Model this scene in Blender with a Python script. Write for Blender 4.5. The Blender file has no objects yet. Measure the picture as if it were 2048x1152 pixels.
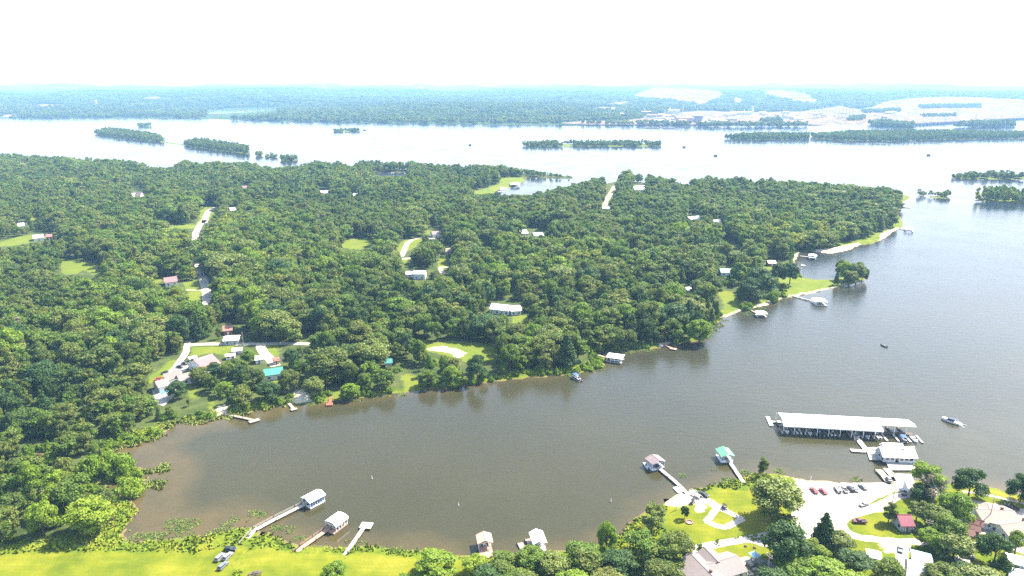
import bpy, bmesh, math, random
import numpy as np
from mathutils import Vector, Matrix
from mathutils.geometry import tessellate_polygon

SC = bpy.context.scene
COL = SC.collection
R = math.radians

# ------------------------------------------------------------------ camera, sky, sun, exposure
CAM_H = 150.0
PITCH = R(16.47)
FPX = 1360.0                       # focal length in photo pixels (photo 2048 wide)
cam_d = bpy.data.cameras.new('camera')
cam_d.sensor_width = 36.0
cam_d.lens = 36.0 * FPX / 2048.0
cam_d.clip_start = 1.0
cam_d.clip_end = 90000.0
cam = bpy.data.objects.new('camera', cam_d)
cam.location = (0, 0, CAM_H)
cam.rotation_euler = (R(90) - PITCH, 0, 0)
COL.objects.link(cam)
SC.camera = cam

SUN_EL, SUN_AZ = R(50), R(33)       # azimuth measured from +X (right) towards +Y (away)
sun_dir = Vector((math.cos(SUN_EL) * math.cos(SUN_AZ), math.cos(SUN_EL) * math.sin(SUN_AZ), math.sin(SUN_EL)))
w = bpy.data.worlds.new('World')
SC.world = w
w.use_nodes = True
nt = w.node_tree
bg = nt.nodes['Background']
sky = nt.nodes.new('ShaderNodeTexSky')
sky.sky_type = 'NISHITA'
sky.sun_disc = False
sky.sun_elevation = SUN_EL
sky.sun_rotation = math.atan2(sun_dir.x, sun_dir.y)
sky.altitude = 100
sky.air_density = 1.0
sky.dust_density = 2.0
sky.ozone_density = 1.0
# summer haze whitens the sky towards the horizon, evenly all round
tcw = nt.nodes.new('ShaderNodeTexCoord'); sxyz = nt.nodes.new('ShaderNodeSeparateXYZ')
mrw = nt.nodes.new('ShaderNodeMapRange'); mrw.interpolation_type = 'SMOOTHSTEP'
mrw.inputs[1].default_value, mrw.inputs[2].default_value, mrw.inputs[3].default_value, mrw.inputs[4].default_value = 0.08, 0.42, 0.90, 0.0
mxw = nt.nodes.new('ShaderNodeMix'); mxw.data_type = 'RGBA'
mxw.inputs[7].default_value = (5.2, 5.25, 5.3, 1)
nt.links.new(tcw.outputs['Generated'], sxyz.inputs[0]); nt.links.new(sxyz.outputs[2], mrw.inputs[0])
nt.links.new(mrw.outputs[0], mxw.inputs[0]); nt.links.new(sky.outputs[0], mxw.inputs[6])
nt.links.new(mxw.outputs[2], bg.inputs[0])
bg.inputs[1].default_value = 0.12
sd = bpy.data.lights.new('sun', 'SUN')
sd.energy = 5.0
sd.angle = R(0.53)
sd.color = (1.0, 0.95, 0.86)
sun = bpy.data.objects.new('sun', sd)
sun.rotation_euler = (-sun_dir).to_track_quat('-Z', 'Y').to_euler()
sun.location = (0, 0, 400)
COL.objects.link(sun)
SC.view_settings.view_transform = 'Standard'
SC.view_settings.look = 'None'
SC.view_settings.gamma = 1.0
SC.view_settings.use_curve_mapping = False
SC.view_settings.exposure = 1.95
SC.cycles.use_denoising = False
SC.cycles.max_bounces = 5
SC.cycles.diffuse_bounces = 2
SC.cycles.glossy_bounces = 2
SC.cycles.transmission_bounces = 2
SC.cycles.transparent_max_bounces = 4
SC.cycles.volume_bounces = 1
SC.cycles.use_adaptive_sampling = False
SC.cycles.sample_clamp_indirect = 4.0
SC.cycles.caustics_reflective = False
SC.cycles.caustics_refractive = False
try:
    SC.cycles.denoising_prefilter = 'ACCURATE'
    SC.cycles.denoising_input_passes = 'RGB_ALBEDO_NORMAL'
except Exception:
    pass

HAZE_DENSITY = 0.000082

# ------------------------------------------------------------------ helpers
sp_, cp_ = math.sin(PITCH), math.cos(PITCH)

def P(px, py, z=0.0):
    """the ground point at height z that the photo shows at pixel (px, py)"""
    u, v = (px - 1024) / FPX, (576 - py) / FPX
    t = (z - CAM_H) / (-sp_ + v * cp_)
    return Vector((u * t, (cp_ + v * sp_) * t, z))

def to_px(x, y, z):
    """numpy: where a world point falls in the photo"""
    dz = z - CAM_H
    dep = y * cp_ - dz * sp_
    up = y * sp_ + dz * cp_
    return 1024 + FPX * x / dep, 576 - FPX * up / dep

def ppm(px, py, z=0.0):
    p = P(px, py, z)
    return FPX / (p.y * cp_ - (z - CAM_H) * sp_)

def WP(pts, z=0.0):
    return np.array([[*P(a, b, z)[:2]] for a, b in pts])

def hash2(ix, iy, seed):
    n = (ix.astype(np.int64) * 374761393 + iy.astype(np.int64) * 668265263 + seed * 1442695041) & 0xffffffff
    n = ((n ^ (n >> 13)) * 1274126177) & 0xffffffff
    n = n ^ (n >> 16)
    return (n & 0xffffff) / float(0xffffff)

def vnoise(x, y, seed=0):
    ix, iy = np.floor(x), np.floor(y)
    fx, fy = x - ix, y - iy
    fx = fx * fx * (3 - 2 * fx); fy = fy * fy * (3 - 2 * fy)
    a, b = hash2(ix, iy, seed), hash2(ix + 1, iy, seed)
    c, d = hash2(ix, iy + 1, seed), hash2(ix + 1, iy + 1, seed)
    return (a + (b - a) * fx) * (1 - fy) + (c + (d - c) * fx) * fy

def fbm(x, y, scale, octv=4, seed=0):
    s, amp, tot = 0, 1, 0
    for k in range(octv):
        s = s + amp * (vnoise(x / scale * 2 ** k, y / scale * 2 ** k, seed + 17 * k) * 2 - 1)
        tot += amp; amp *= 0.5
    return s / tot

def poly_sd(X, Y, poly, margin=40.0):
    """signed distance to a polygon (positive inside); further than margin outside it is just -margin"""
    out = np.full(X.shape, -margin)
    m = (X > poly[:, 0].min() - margin) & (X < poly[:, 0].max() + margin) & (Y > poly[:, 1].min() - margin) & (Y < poly[:, 1].max() + margin)
    x, y = X[m], Y[m]
    if x.size == 0:
        return out
    d2 = np.full(x.shape, 1e12)
    ins = np.zeros(x.shape, bool)
    n = len(poly)
    for i in range(n):
        ax, ay = poly[i]; bx, by = poly[(i + 1) % n]
        ex, ey = bx - ax, by - ay
        L = ex * ex + ey * ey + 1e-9
        wx, wy = x - ax, y - ay
        t = np.clip((wx * ex + wy * ey) / L, 0, 1)
        d2 = np.minimum(d2, (wx - t * ex) ** 2 + (wy - t * ey) ** 2)
        if ay != by:
            c = ((ay > y) != (by > y)) & (x < ex * (y - ay) / (by - ay) + ax)
            ins ^= c
    d = np.sqrt(d2)
    out[m] = np.where(ins, d, -np.minimum(d, margin))
    return out

def in_poly(x, y, poly):
    ins = np.zeros(x.shape, bool)
    n = len(poly)
    for i in range(n):
        ax, ay = poly[i]; bx, by = poly[(i + 1) % n]
        if ay != by:
            ins ^= ((ay > y) != (by > y)) & (x < (bx - ax) * (y - ay) / (by - ay) + ax)
    return ins

# ------------------------------------------------------------------ materials
def nodes_of(name):
    m = bpy.data.materials.new(name)
    m.use_nodes = True
    return m, m.node_tree, m.node_tree.nodes['Principled BSDF']

def N(t, kind, **kw):
    n = t.nodes.new(kind)
    for k, v in kw.items():
        if k.startswith('i_'):
            n.inputs[k[2:]].default_value = v
        else:
            setattr(n, k, v)
    return n

def noise(t, vec, scale, detail=4, rough=0.55, dist=0.0):
    n = N(t, 'ShaderNodeTexNoise')
    n.inputs['Scale'].default_value = scale
    n.inputs['Detail'].default_value = detail
    n.inputs['Roughness'].default_value = rough
    n.inputs['Distortion'].default_value = dist
    t.links.new(vec, n.inputs['Vector'])
    return n.outputs['Fac']

def ramp(t, fac, stops):
    r = N(t, 'ShaderNodeValToRGB')
    e = r.color_ramp.elements
    while len(e) < len(stops):
        e.new(0.5)
    for el, (p, c) in zip(e, stops):
        el.position = p
        el.color = (*c, 1) if len(c) == 3 else c
    t.links.new(fac, r.inputs[0])
    return r.outputs[0]

def mixc(t, fac, a, b, mode='MIX'):
    m = N(t, 'ShaderNodeMix', data_type='RGBA', blend_type=mode)
    for sock, v in ((m.inputs[0], fac), (m.inputs[6], a), (m.inputs[7], b)):
        if hasattr(v, 'is_linked'):
            t.links.new(v, sock)
        elif isinstance(v, (int, float)):
            sock.default_value = v
        else:
            sock.default_value = (*v, 1)
    return m.outputs[2]

def mrange(t, v, a, b, c=0.0, d=1.0):
    m = N(t, 'ShaderNodeMapRange')
    m.inputs[1].default_value, m.inputs[2].default_value = a, b
    m.inputs[3].default_value, m.inputs[4].default_value = c, d
    t.links.new(v, m.inputs[0])
    return m.outputs[0]

def math_(t, op, a, b=0.0):
    m = N(t, 'ShaderNodeMath', operation=op)
    for sock, v in ((m.inputs[0], a), (m.inputs[1], b)):
        if hasattr(v, 'is_linked'):
            t.links.new(v, sock)
        else:
            sock.default_value = v
    return m.outputs[0]

def wpos(t):
    return N(t, 'ShaderNodeNewGeometry').outputs['Position']

def simple(name, col, rough=0.7, var=0.25, scale=0.8, metal=0.0, spec=0.3, coord='world'):
    """a base colour broken up by weathering noise"""
    m, t, b = nodes_of(name)
    v = wpos(t)
    n1 = noise(t, v, scale, 5, 0.65)
    n2 = noise(t, v, scale * 9, 3, 0.6)
    lo = tuple(c * (1 - var) for c in col); hi = tuple(min(1, c * (1 + var * 0.6)) for c in col)
    c1 = ramp(t, n1, [(0.3, lo), (0.7, hi)])
    c2 = mixc(t, 0.25, c1, ramp(t, n2, [(0.3, lo), (0.7, hi)]))
    t.links.new(c2, b.inputs['Base Color'])
    b.inputs['Roughness'].default_value = rough
    b.inputs['Metallic'].default_value = metal
    b.inputs['Specular IOR Level'].default_value = spec
    return m

MATS = {}
def M(key):
    return MATS[key]

# foliage: leaf colour changes from tree to tree (one random number per tree), from stand to stand, and leaf by leaf
def foliage(name, stops, trans=0.32, bright=1.62):
    m = bpy.data.materials.new(name)
    m.use_nodes = True
    t = m.node_tree
    t.nodes.clear()
    out = N(t, 'ShaderNodeOutputMaterial')
    oi = N(t, 'ShaderNodeObjectInfo')
    pos = wpos(t)
    stand = noise(t, pos, 0.005, 5, 0.62)
    f = math_(t, 'ADD', math_(t, 'MULTIPLY', oi.outputs['Random'], 0.5), math_(t, 'MULTIPLY', mrange(t, stand, 0.36, 0.64), 0.5))
    c = ramp(t, f, [(p, (cc[0] * bright * 1.0, cc[1] * bright, cc[2] * bright * 0.8)) for p, cc in stops])
    leaf = noise(t, pos, 0.9, 3, 0.7)
    c = mixc(t, 1.0, c, ramp(t, leaf, [(0.32, (0.6, 0.62, 0.66)), (0.5, (1.0, 1.0, 1.0)), (0.68, (1.42, 1.4, 1.1))]), 'MULTIPLY')
    d = N(t, 'ShaderNodeBsdfPrincipled')
    d.inputs['Roughness'].default_value = 0.62
    d.inputs['Specular IOR Level'].default_value = 0.25
    tr = N(t, 'ShaderNodeBsdfTranslucent')
    t.links.new(c, d.inputs['Base Color'])
    t.links.new(mixc(t, 1.0, c, (1.25, 1.5, 0.5), 'MULTIPLY'), tr.inputs['Color'])
    mx = N(t, 'ShaderNodeMixShader')
    mx.inputs[0].default_value = trans
    t.links.new(d.outputs[0], mx.inputs[1]); t.links.new(tr.outputs[0], mx.inputs[2])
    t.links.new(mx.outputs[0], out.inputs['Surface'])
    return m

WOODS = [(0.0, (0.018, 0.036, 0.009)), (0.2, (0.036, 0.060, 0.010)), (0.36, (0.070, 0.082, 0.016)),
         (0.5, (0.052, 0.088, 0.009)), (0.62, (0.088, 0.094, 0.022)), (0.72, (0.062, 0.102, 0.010)), (0.86, (0.106, 0.122, 0.010)), (1.0, (0.150, 0.148, 0.014))]
MATS['leaf_woods'] = foliage('leaf_woods', WOODS)
MATS['leaf_bright'] = foliage('leaf_bright', [(0.0, (0.058, 0.10, 0.008)), (0.5, (0.092, 0.135, 0.010)), (1.0, (0.135, 0.165, 0.014))], 0.3)
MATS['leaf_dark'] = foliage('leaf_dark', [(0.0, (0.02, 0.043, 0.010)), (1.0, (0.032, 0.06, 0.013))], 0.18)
MATS['leaf_olive'] = foliage('leaf_olive', [(0.0, (0.066, 0.085, 0.020)), (1.0, (0.092, 0.110, 0.024))], 0.2)
MATS['leaf_dry'] = foliage('leaf_dry', [(0.0, (0.075, 0.062, 0.045)), (1.0, (0.10, 0.085, 0.06))], 0.1)
MATS['bark'] = simple('bark', (0.09, 0.07, 0.055), 0.9, 0.4, 2.0)
MATS['bark_pale'] = simple('bark_pale', (0.30, 0.27, 0.24), 0.9, 0.3, 2.0)

def metal_roof(name, col, pitch=0.6, rough=0.45, var=0.08):
    """painted sheet roofing: ribs run down the slope in relief"""
    m, t, b = nodes_of(name)
    tc = N(t, 'ShaderNodeTexCoord').outputs['Object']
    n1 = noise(t, tc, 0.5, 4, 0.6)
    lo = tuple(c * (1 - var * 2) for c in col); hi = tuple(min(0.9, c * (1 + var)) for c in col)
    t.links.new(ramp(t, n1, [(0.25, lo), (0.7, hi)]), b.inputs['Base Color'])
    wv = N(t, 'ShaderNodeTexWave', wave_type='BANDS', bands_direction='X')
    wv.inputs['Scale'].default_value = 1.0 / pitch * 0.5
    t.links.new(tc, wv.inputs['Vector'])
    bp = N(t, 'ShaderNodeBump'); bp.inputs['Strength'].default_value = 0.25; bp.inputs['Distance'].default_value = 0.05
    t.links.new(wv.outputs['Fac'], bp.inputs['Height'])
    t.links.new(bp.outputs[0], b.inputs['Normal'])
    b.inputs['Roughness'].default_value = rough
    return m

MATS['roof_white'] = metal_roof('roof_white', (0.82, 0.82, 0.82))
MATS['roof_grey_white'] = metal_roof('roof_grey_white', (0.58, 0.59, 0.60))
MATS['roof_tan'] = metal_roof('roof_tan', (0.46, 0.27, 0.20))
MATS['roof_brown'] = metal_roof('roof_brown', (0.19, 0.14, 0.13))
MATS['roof_green'] = metal_roof('roof_green', (0.08, 0.26, 0.14))
MATS['roof_teal'] = metal_roof('roof_teal', (0.045, 0.19, 0.16))
MATS['roof_red'] = metal_roof('roof_red', (0.34, 0.085, 0.10))
MATS['roof_dark_red'] = metal_roof('roof_dark_red', (0.17, 0.016, 0.035))
MATS['roof_blue'] = metal_roof('roof_blue', (0.30, 0.50, 0.62))
MATS['roof_pink'] = metal_roof('roof_pink', (0.30, 0.115, 0.11))
MATS['shingle'] = simple('shingle', (0.20, 0.165, 0.15), 0.9, 0.2, 1.4)
MATS['shingle_light'] = simple('shingle_light', (0.235, 0.19, 0.155), 0.9, 0.15, 1.4)
MATS['shingle_brown'] = simple('shingle_brown', (0.20, 0.11, 0.09), 0.9, 0.25, 1.4)
MATS['shingle_rust'] = simple('shingle_rust', (0.25, 0.13, 0.10), 0.9, 0.25, 1.4)
MATS['siding_white'] = simple('siding_white', (0.70, 0.70, 0.68), 0.6, 0.1, 0.8)
MATS['siding_cream'] = simple('siding_cream', (0.55, 0.50, 0.42), 0.7, 0.12, 0.8)
MATS['siding_grey'] = simple('siding_grey', (0.34, 0.37, 0.40), 0.7, 0.12, 0.8)
MATS['siding_blue'] = simple('siding_blue', (0.10, 0.15, 0.22), 0.6, 0.15, 0.8)
MATS['siding_yellow'] = simple('siding_yellow', (0.50, 0.27, 0.07), 0.7, 0.2, 0.8)
MATS['brick_red'] = simple('brick_red', (0.25, 0.10, 0.07), 0.9, 0.25, 3)
MATS['trim_white'] = simple('trim_white', (0.76, 0.76, 0.74), 0.5, 0.06, 0.8)
MATS['wood_deck'] = simple('wood_deck', (0.27, 0.22, 0.17), 0.85, 0.3, 1.6)
MATS['wood_pale'] = simple('wood_pale', (0.38, 0.345, 0.30), 0.85, 0.2, 1.6)
MATS['wood_pink'] = simple('wood_pink', (0.33, 0.20, 0.145), 0.85, 0.2, 1.6)
MATS['wood_red'] = simple('wood_red', (0.32, 0.085, 0.05), 0.8, 0.2, 1.6)
MATS['wood_dark'] = simple('wood_dark', (0.11, 0.085, 0.065), 0.9, 0.3, 1.6)
MATS['concrete'] = simple('concrete', (0.37, 0.34, 0.295), 0.9, 0.22, 0.4)
MATS['asphalt'] = simple('asphalt', (0.17, 0.165, 0.16), 0.95, 0.2, 0.6)
MATS['asphalt_old'] = simple('asphalt_old', (0.34, 0.30, 0.27), 0.95, 0.2, 0.6)
MATS['gravel'] = simple('gravel', (0.37, 0.32, 0.26), 1.0, 0.35, 0.12)
MATS['sand'] = simple('sand', (0.44, 0.37, 0.27), 1.0, 0.16, 0.25)
MATS['dirt'] = simple('dirt', (0.42, 0.30, 0.17), 1.0, 0.25, 0.3)
MATS['glass_dark'] = simple('glass_dark', (0.02, 0.025, 0.03), 0.12, 0.1, 1.0, spec=0.6)
MATS['dark_inside'] = simple('dark_inside', (0.035, 0.04, 0.05), 0.8, 0.2, 1.0)
MATS['black_rubber'] = simple('black_rubber', (0.02, 0.02, 0.02), 0.8, 0.2, 3.0)
MATS['steel'] = simple('steel', (0.45, 0.46, 0.47), 0.4, 0.15, 1.0, metal=0.6)
MATS['gelcoat'] = simple('gelcoat', (0.72, 0.72, 0.70), 0.25, 0.05, 1.0, spec=0.5)
MATS['navy'] = simple('navy', (0.025, 0.035, 0.07), 0.4, 0.2, 1.0)
MATS['canvas_grey'] = simple('canvas_grey', (0.20, 0.21, 0.22), 0.8, 0.2, 1.0)
MATS['canvas_blue'] = simple('canvas_blue', (0.05, 0.10, 0.22), 0.8, 0.2, 1.0)
MATS['canvas_tan'] = simple('canvas_tan', (0.38, 0.31, 0.22), 0.8, 0.2, 1.0)
MATS['seat_tan'] = simple('seat_tan', (0.45, 0.38, 0.28), 0.7, 0.2, 1.0)
MATS['pool_water'] = simple('pool_water', (0.03, 0.42, 0.55), 0.08, 0.1, 0.5, spec=0.6)
MATS['lamp_clear'] = simple('lamp_clear', (0.75, 0.75, 0.72), 0.15, 0.05, 2.0)
MATS['lamp_red'] = simple('lamp_red', (0.35, 0.02, 0.02), 0.25, 0.1, 2.0)
for k, c in (('black', (0.018, 0.02, 0.024)), ('white', (0.5, 0.5, 0.5)), ('silver', (0.20, 0.21, 0.225)), ('grey', (0.13, 0.145, 0.165)),
             ('red', (0.25, 0.025, 0.03)), ('maroon', (0.11, 0.014, 0.025)), ('green_grey', (0.16, 0.21, 0.19)), ('blue', (0.04, 0.08, 0.17))):
    MATS['paint_' + k] = simple('paint_' + k, c, 0.28, 0.06, 0.6, spec=0.6)

# ------------------------------------------------------------------ mesh builder
class MB:
    def __init__(s):
        s.v, s.f = [], []
    def quad(s, *p):
        n = len(s.v); s.v += [tuple(q) for q in p]; s.f.append(tuple(range(n, n + len(p))))
    def box(s, x0, x1, y0, y1, z0, z1):
        n = len(s.v)
        s.v += [(x0, y0, z0), (x1, y0, z0), (x1, y1, z0), (x0, y1, z0), (x0, y0, z1), (x1, y0, z1), (x1, y1, z1), (x0, y1, z1)]
        s.f += [tuple(n + i for i in q) for q in ((0, 3, 2, 1), (4, 5, 6, 7), (0, 1, 5, 4), (1, 2, 6, 5), (2, 3, 7, 6), (3, 0, 4, 7))]
        return s
    def prism(s, prof, y0, y1):
        """profile in x-z, extruded along y"""
        n, k = len(s.v), len(prof)
        s.v += [(a, y0, b) for a, b in prof] + [(a, y1, b) for a, b in prof]
        s.f.append(tuple(range(n, n + k))); s.f.append(tuple(range(n + 2 * k - 1, n + k - 1, -1)))
        for i in range(k):
            j = (i + 1) % k
            s.f.append((n + i, n + k + i, n + k + j, n + j))
        return s
    def prismx(s, prof, x0, x1):
        """profile in y-z, extruded along x"""
        n, k = len(s.v), len(prof)
        s.v += [(x0, a, b) for a, b in prof] + [(x1, a, b) for a, b in prof]
        s.f.append(tuple(range(n + k - 1, n - 1, -1))); s.f.append(tuple(range(n + k, n + 2 * k)))
        for i in range(k):
            j = (i + 1) % k
            s.f.append((n + i, n + j, n + k + j, n + k + i))
        return s
    def tube(s, a, b, r0, r1=None, k=6, cap=True):
        r1 = r0 if r1 is None else r1
        a, b = Vector(a), Vector(b)
        d = (b - a).normalized()
        e = d.orthogonal().normalized(); g = d.cross(e)
        n = len(s.v)
        for c, r in ((a, r0), (b, r1)):
            for i in range(k):
                q = c + (e * math.cos(2 * math.pi * i / k) + g * math.sin(2 * math.pi * i / k)) * r
                s.v.append(tuple(q))
        for i in range(k):
            j = (i + 1) % k
            s.f.append((n + i, n + j, n + k + j, n + k + i))
        if cap:
            s.f.append(tuple(range(n + k - 1, n - 1, -1))); s.f.append(tuple(range(n + k, n + 2 * k)))
        return s
    def beam(s, a, b, w, h):
        """flat board from a to b, w wide across, h thick, top at the given height"""
        a, b = Vector(a), Vector(b)
        d = b - a; d.z = 0
        q = Vector((-d.y, d.x, 0)).normalized() * (w / 2)
        n = len(s.v)
        for dz in (-h, 0):
            for c in (a - q, b - q, b + q, a + q):
                s.v.append((c.x, c.y, c.z + dz))
        s.f += [tuple(n + i for i in q_) for q_ in ((0, 3, 2, 1), (4, 5, 6, 7), (0, 1, 5, 4), (1, 2, 6, 5), (2, 3, 7, 6), (3, 0, 4, 7))]
        return s
    def mesh(s, name):
        me = bpy.data.meshes.new(name)
        me.from_pydata(s.v, [], s.f)
        me.update()
        return me
    def build(s, name, mat, parent=None, label=None):
        me = s.mesh(name)
        me.materials.append(MATS[mat] if isinstance(mat, str) else mat)
        o = bpy.data.objects.new(name, me)
        COL.objects.link(o)
        if parent is not None:
            o.parent = parent
        if label:
            o['label'] = label
        return o

def tag(o, label=None, cat=None, group=None, kind=None):
    if label: o['label'] = label
    if cat: o['category'] = cat
    if group: o['group'] = group
    if kind: o['kind'] = kind
    return o

def thing(name, loc, ang, label, cat, group=None, scale=1.0):
    o = bpy.data.objects.new(name, None)
    o.empty_display_size = 0.5
    o.location = loc
    o.rotation_euler = (0, 0, ang)
    o.scale = (scale,) * 3 if not hasattr(scale, '__len__') else scale
    COL.objects.link(o)
    return tag(o, label, cat, group)

KIDS = {}
def copy_tree(o, parent=None):
    c = o.copy()
    COL.objects.link(c)
    if parent is not None:
        c.parent = parent
    for ch in list(o.children):
        copy_tree(ch, c)
    return c
# ------------------------------------------------------------------ the lie of the land (traced shorelines, as ground positions)
LZ = 1.0      # height of the flat land above the lake
SHORE = [(2300, 1022), (2048, 985), (2020, 981), (1990, 974), (1955, 966), (1925, 962), (1880, 962), (1842, 962), (1790, 960), (1770, 962), (1735, 963),
         (1700, 963), (1650, 961), (1600, 957), (1565, 952), (1535, 948), (1500, 951), (1478, 960), (1457, 965), (1425, 972), (1400, 979), (1379, 982),
         (1356, 986), (1326, 998), (1312, 1012), (1290, 1025), (1264, 1046), (1243, 1062), (1226, 1078), (1200, 1090), (1160, 1100), (1113, 1103), (1060, 1102),
         (1020, 1108), (970, 1110), (912, 1114), (850, 1106), (800, 1101), (760, 1100), (735, 1096), (680, 1100), (636, 1095), (596, 1090), (572, 1080),
         (548, 1070), (530, 1064), (516, 1070), (504, 1056), (482, 1056), (438, 1063), (394, 1072), (323, 1080), (258, 1080), (242, 1064), (262, 1035),
         (271, 1019), (255, 1003), (226, 989), (196, 992), (180, 975), (186, 958), (222, 958), (240, 975), (280, 968), (290, 950), (285, 938), (240, 930), (232, 915),
         (205, 900), (239, 893), (271, 888), (318, 874), (333, 854), (345, 843), (390, 843), (430, 838), (461, 832), (514, 820), (547, 815),
         (575, 809), (597, 806), (623, 802), (652, 804), (676, 798), (700, 796), (760, 790), (815, 783), (880, 778), (930, 773), (1000, 762), (1050, 757),
         (1083, 752), (1134, 749), (1167, 744), (1190, 738), (1212, 730), (1206, 718), (1190, 704), (1226, 701), (1255, 700), (1313, 698), (1331, 695), (1343, 689), (1382, 686),
         (1407, 679), (1421, 656), (1433, 645), (1442, 637), (1483, 623), (1530, 611), (1561, 597), (1589, 592), (1628, 586), (1678, 573), (1708, 567),
         (1730, 562), (1733, 553), (1715, 548), (1690, 548), (1668, 560), (1628, 559), (1600, 555), (1588, 549), (1585, 535), (1590, 522), (1597, 512), (1603, 505), (1627, 504), (1639, 505),
         (1664, 507), (1694, 500), (1719, 490), (1744, 488), (1764, 479), (1775, 472), (1792, 460), (1803, 456), (1804, 443), (1800, 425), (1806, 405),
         (1822, 394), (1800, 388), (1760, 390), (1700, 387), (1620, 380), (1550, 374), (1480, 372), (1400, 371), (1340, 374), (1280, 364), (1235, 362), (1200, 370),
         (1160, 381), (1141, 385), (1100, 396), (1062, 402), (1000, 402), (985, 388), (997, 380), (1028, 374), (1040, 368), (1052, 360), (1052, 354), (1100, 357), (1143, 358),
         (1148, 355), (1110, 350), (1050, 347), (1000, 345), (900, 342), (840, 340), (760, 337), (700, 333), (660, 334), (600, 342), (530, 345), (480, 336),
         (400, 341), (370, 333), (345, 350), (300, 350), (290, 341), (200, 331), (100, 325), (0, 325), (-300, 322)]
land_main = np.vstack([WP(SHORE), [[-3200, 1500], [-3200, -400], [700, -400], [700, 200]]])
CUTS = [WP([(42, 952), (55, 930), (72, 908), (90, 903), (100, 915), (90, 930), (70, 945), (52, 958)]),
        WP([(138, 948), (150, 940), (170, 944), (168, 954), (145, 956)]),
        WP([(740, 347), (775, 345), (812, 345), (812, 351), (760, 352)])]
ISLANDS = {   # base outlines (pixels) and tree height in metres
    'a': ([(190, 268), (215, 262), (250, 264), (300, 272), (327, 280), (324, 285), (250, 277), (205, 271)], 13),
    'b': ([(367, 291), (390, 284), (440, 290), (498, 300), (497, 309), (440, 302), (390, 295)], 13),
    'c': ([(1040, 291), (1100, 288), (1200, 288), (1320, 288), (1321, 293), (1200, 293), (1060, 293)], 11),
    'd': ([(1448, 278), (1500, 273), (1617, 273), (1616, 279), (1500, 280)], 14),
    'e': ([(1622, 274), (1700, 268), (1860, 266), (2100, 270), (2100, 277), (2040, 277), (1900, 279), (1780, 283), (1680, 281), (1630, 277)], 13),
    'f': ([(1738, 249), (1770, 246), (1826, 252), (1826, 256), (1790, 255), (1745, 252)], 15),
    'g': ([(1907, 255), (1950, 251), (2027, 250), (2027, 254), (1960, 256)], 18),
    'h': ([(1898, 357), (1920, 353), (1990, 353), (2100, 353), (2100, 359), (1990, 359), (1930, 358)], 10),
    'i': ([(1949, 402), (1960, 396), (2000, 392), (2100, 396), (2100, 408), (2040, 406), (1980, 403)], 15),
    'j': ([(276, 252), (300, 250), (302, 253), (280, 254)], 12),
    'k': ([(512, 310), (523, 310), (523, 313), (512, 313)], 9),
    'l': ([(531, 313), (552, 313), (552, 316), (531, 316)], 8),
    'm': ([(562, 318), (591, 318), (591, 322), (564, 322)], 10),
    'n': ([(668, 262), (722, 260), (722, 263), (668, 264)], 9),
    'o': ([(1838, 391), (1851, 391), (1850, 394), (1838, 394)], 9),
    'p': ([(1858, 393), (1894, 392), (1893, 397), (1866, 396)], 9),
}
causeway = WP([(322, 282), (370, 289), (370, 291), (322, 285)])

GX = np.concatenate([np.linspace(-3200, -1500, 25)[:-1], np.linspace(-1500, -460, 120)[:-1], np.arange(-460, 460, 2.6), np.linspace(460, 1500, 120)[1:], np.linspace(1500, 3200, 60)[1:]])
GY = np.concatenate([np.linspace(-400, 160, 25)[:-1], np.arange(160, 470, 2.5)])
yy = GY[-1]; ext = []
while yy < 2950:
    yy += 2.5 + (yy - 470) * 0.006
    ext.append(yy)
GY = np.concatenate([GY, ext])
gx, gy = np.meshgrid(GX, GY)
wx = gx + 1.3 * fbm(gx, gy, 9, 3, 3) + 2.2 * fbm(gx, gy, 34, 3, 5)
wy = gy + 1.3 * fbm(gx, gy, 9, 3, 13) + 2.2 * fbm(gx, gy, 34, 3, 15)
sd_shore = poly_sd(wx, wy, land_main, 60)
for c in CUTS:
    sd_shore = np.minimum(sd_shore, -poly_sd(wx, wy, c, 60))
for k, (pp, h) in ISLANDS.items():
    if k not in 'fg':
        sd_shore = np.maximum(sd_shore, poly_sd(wx, wy, WP(pp), 60))
sd_shore = np.maximum(sd_shore, poly_sd(wx, wy, causeway, 60))

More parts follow.
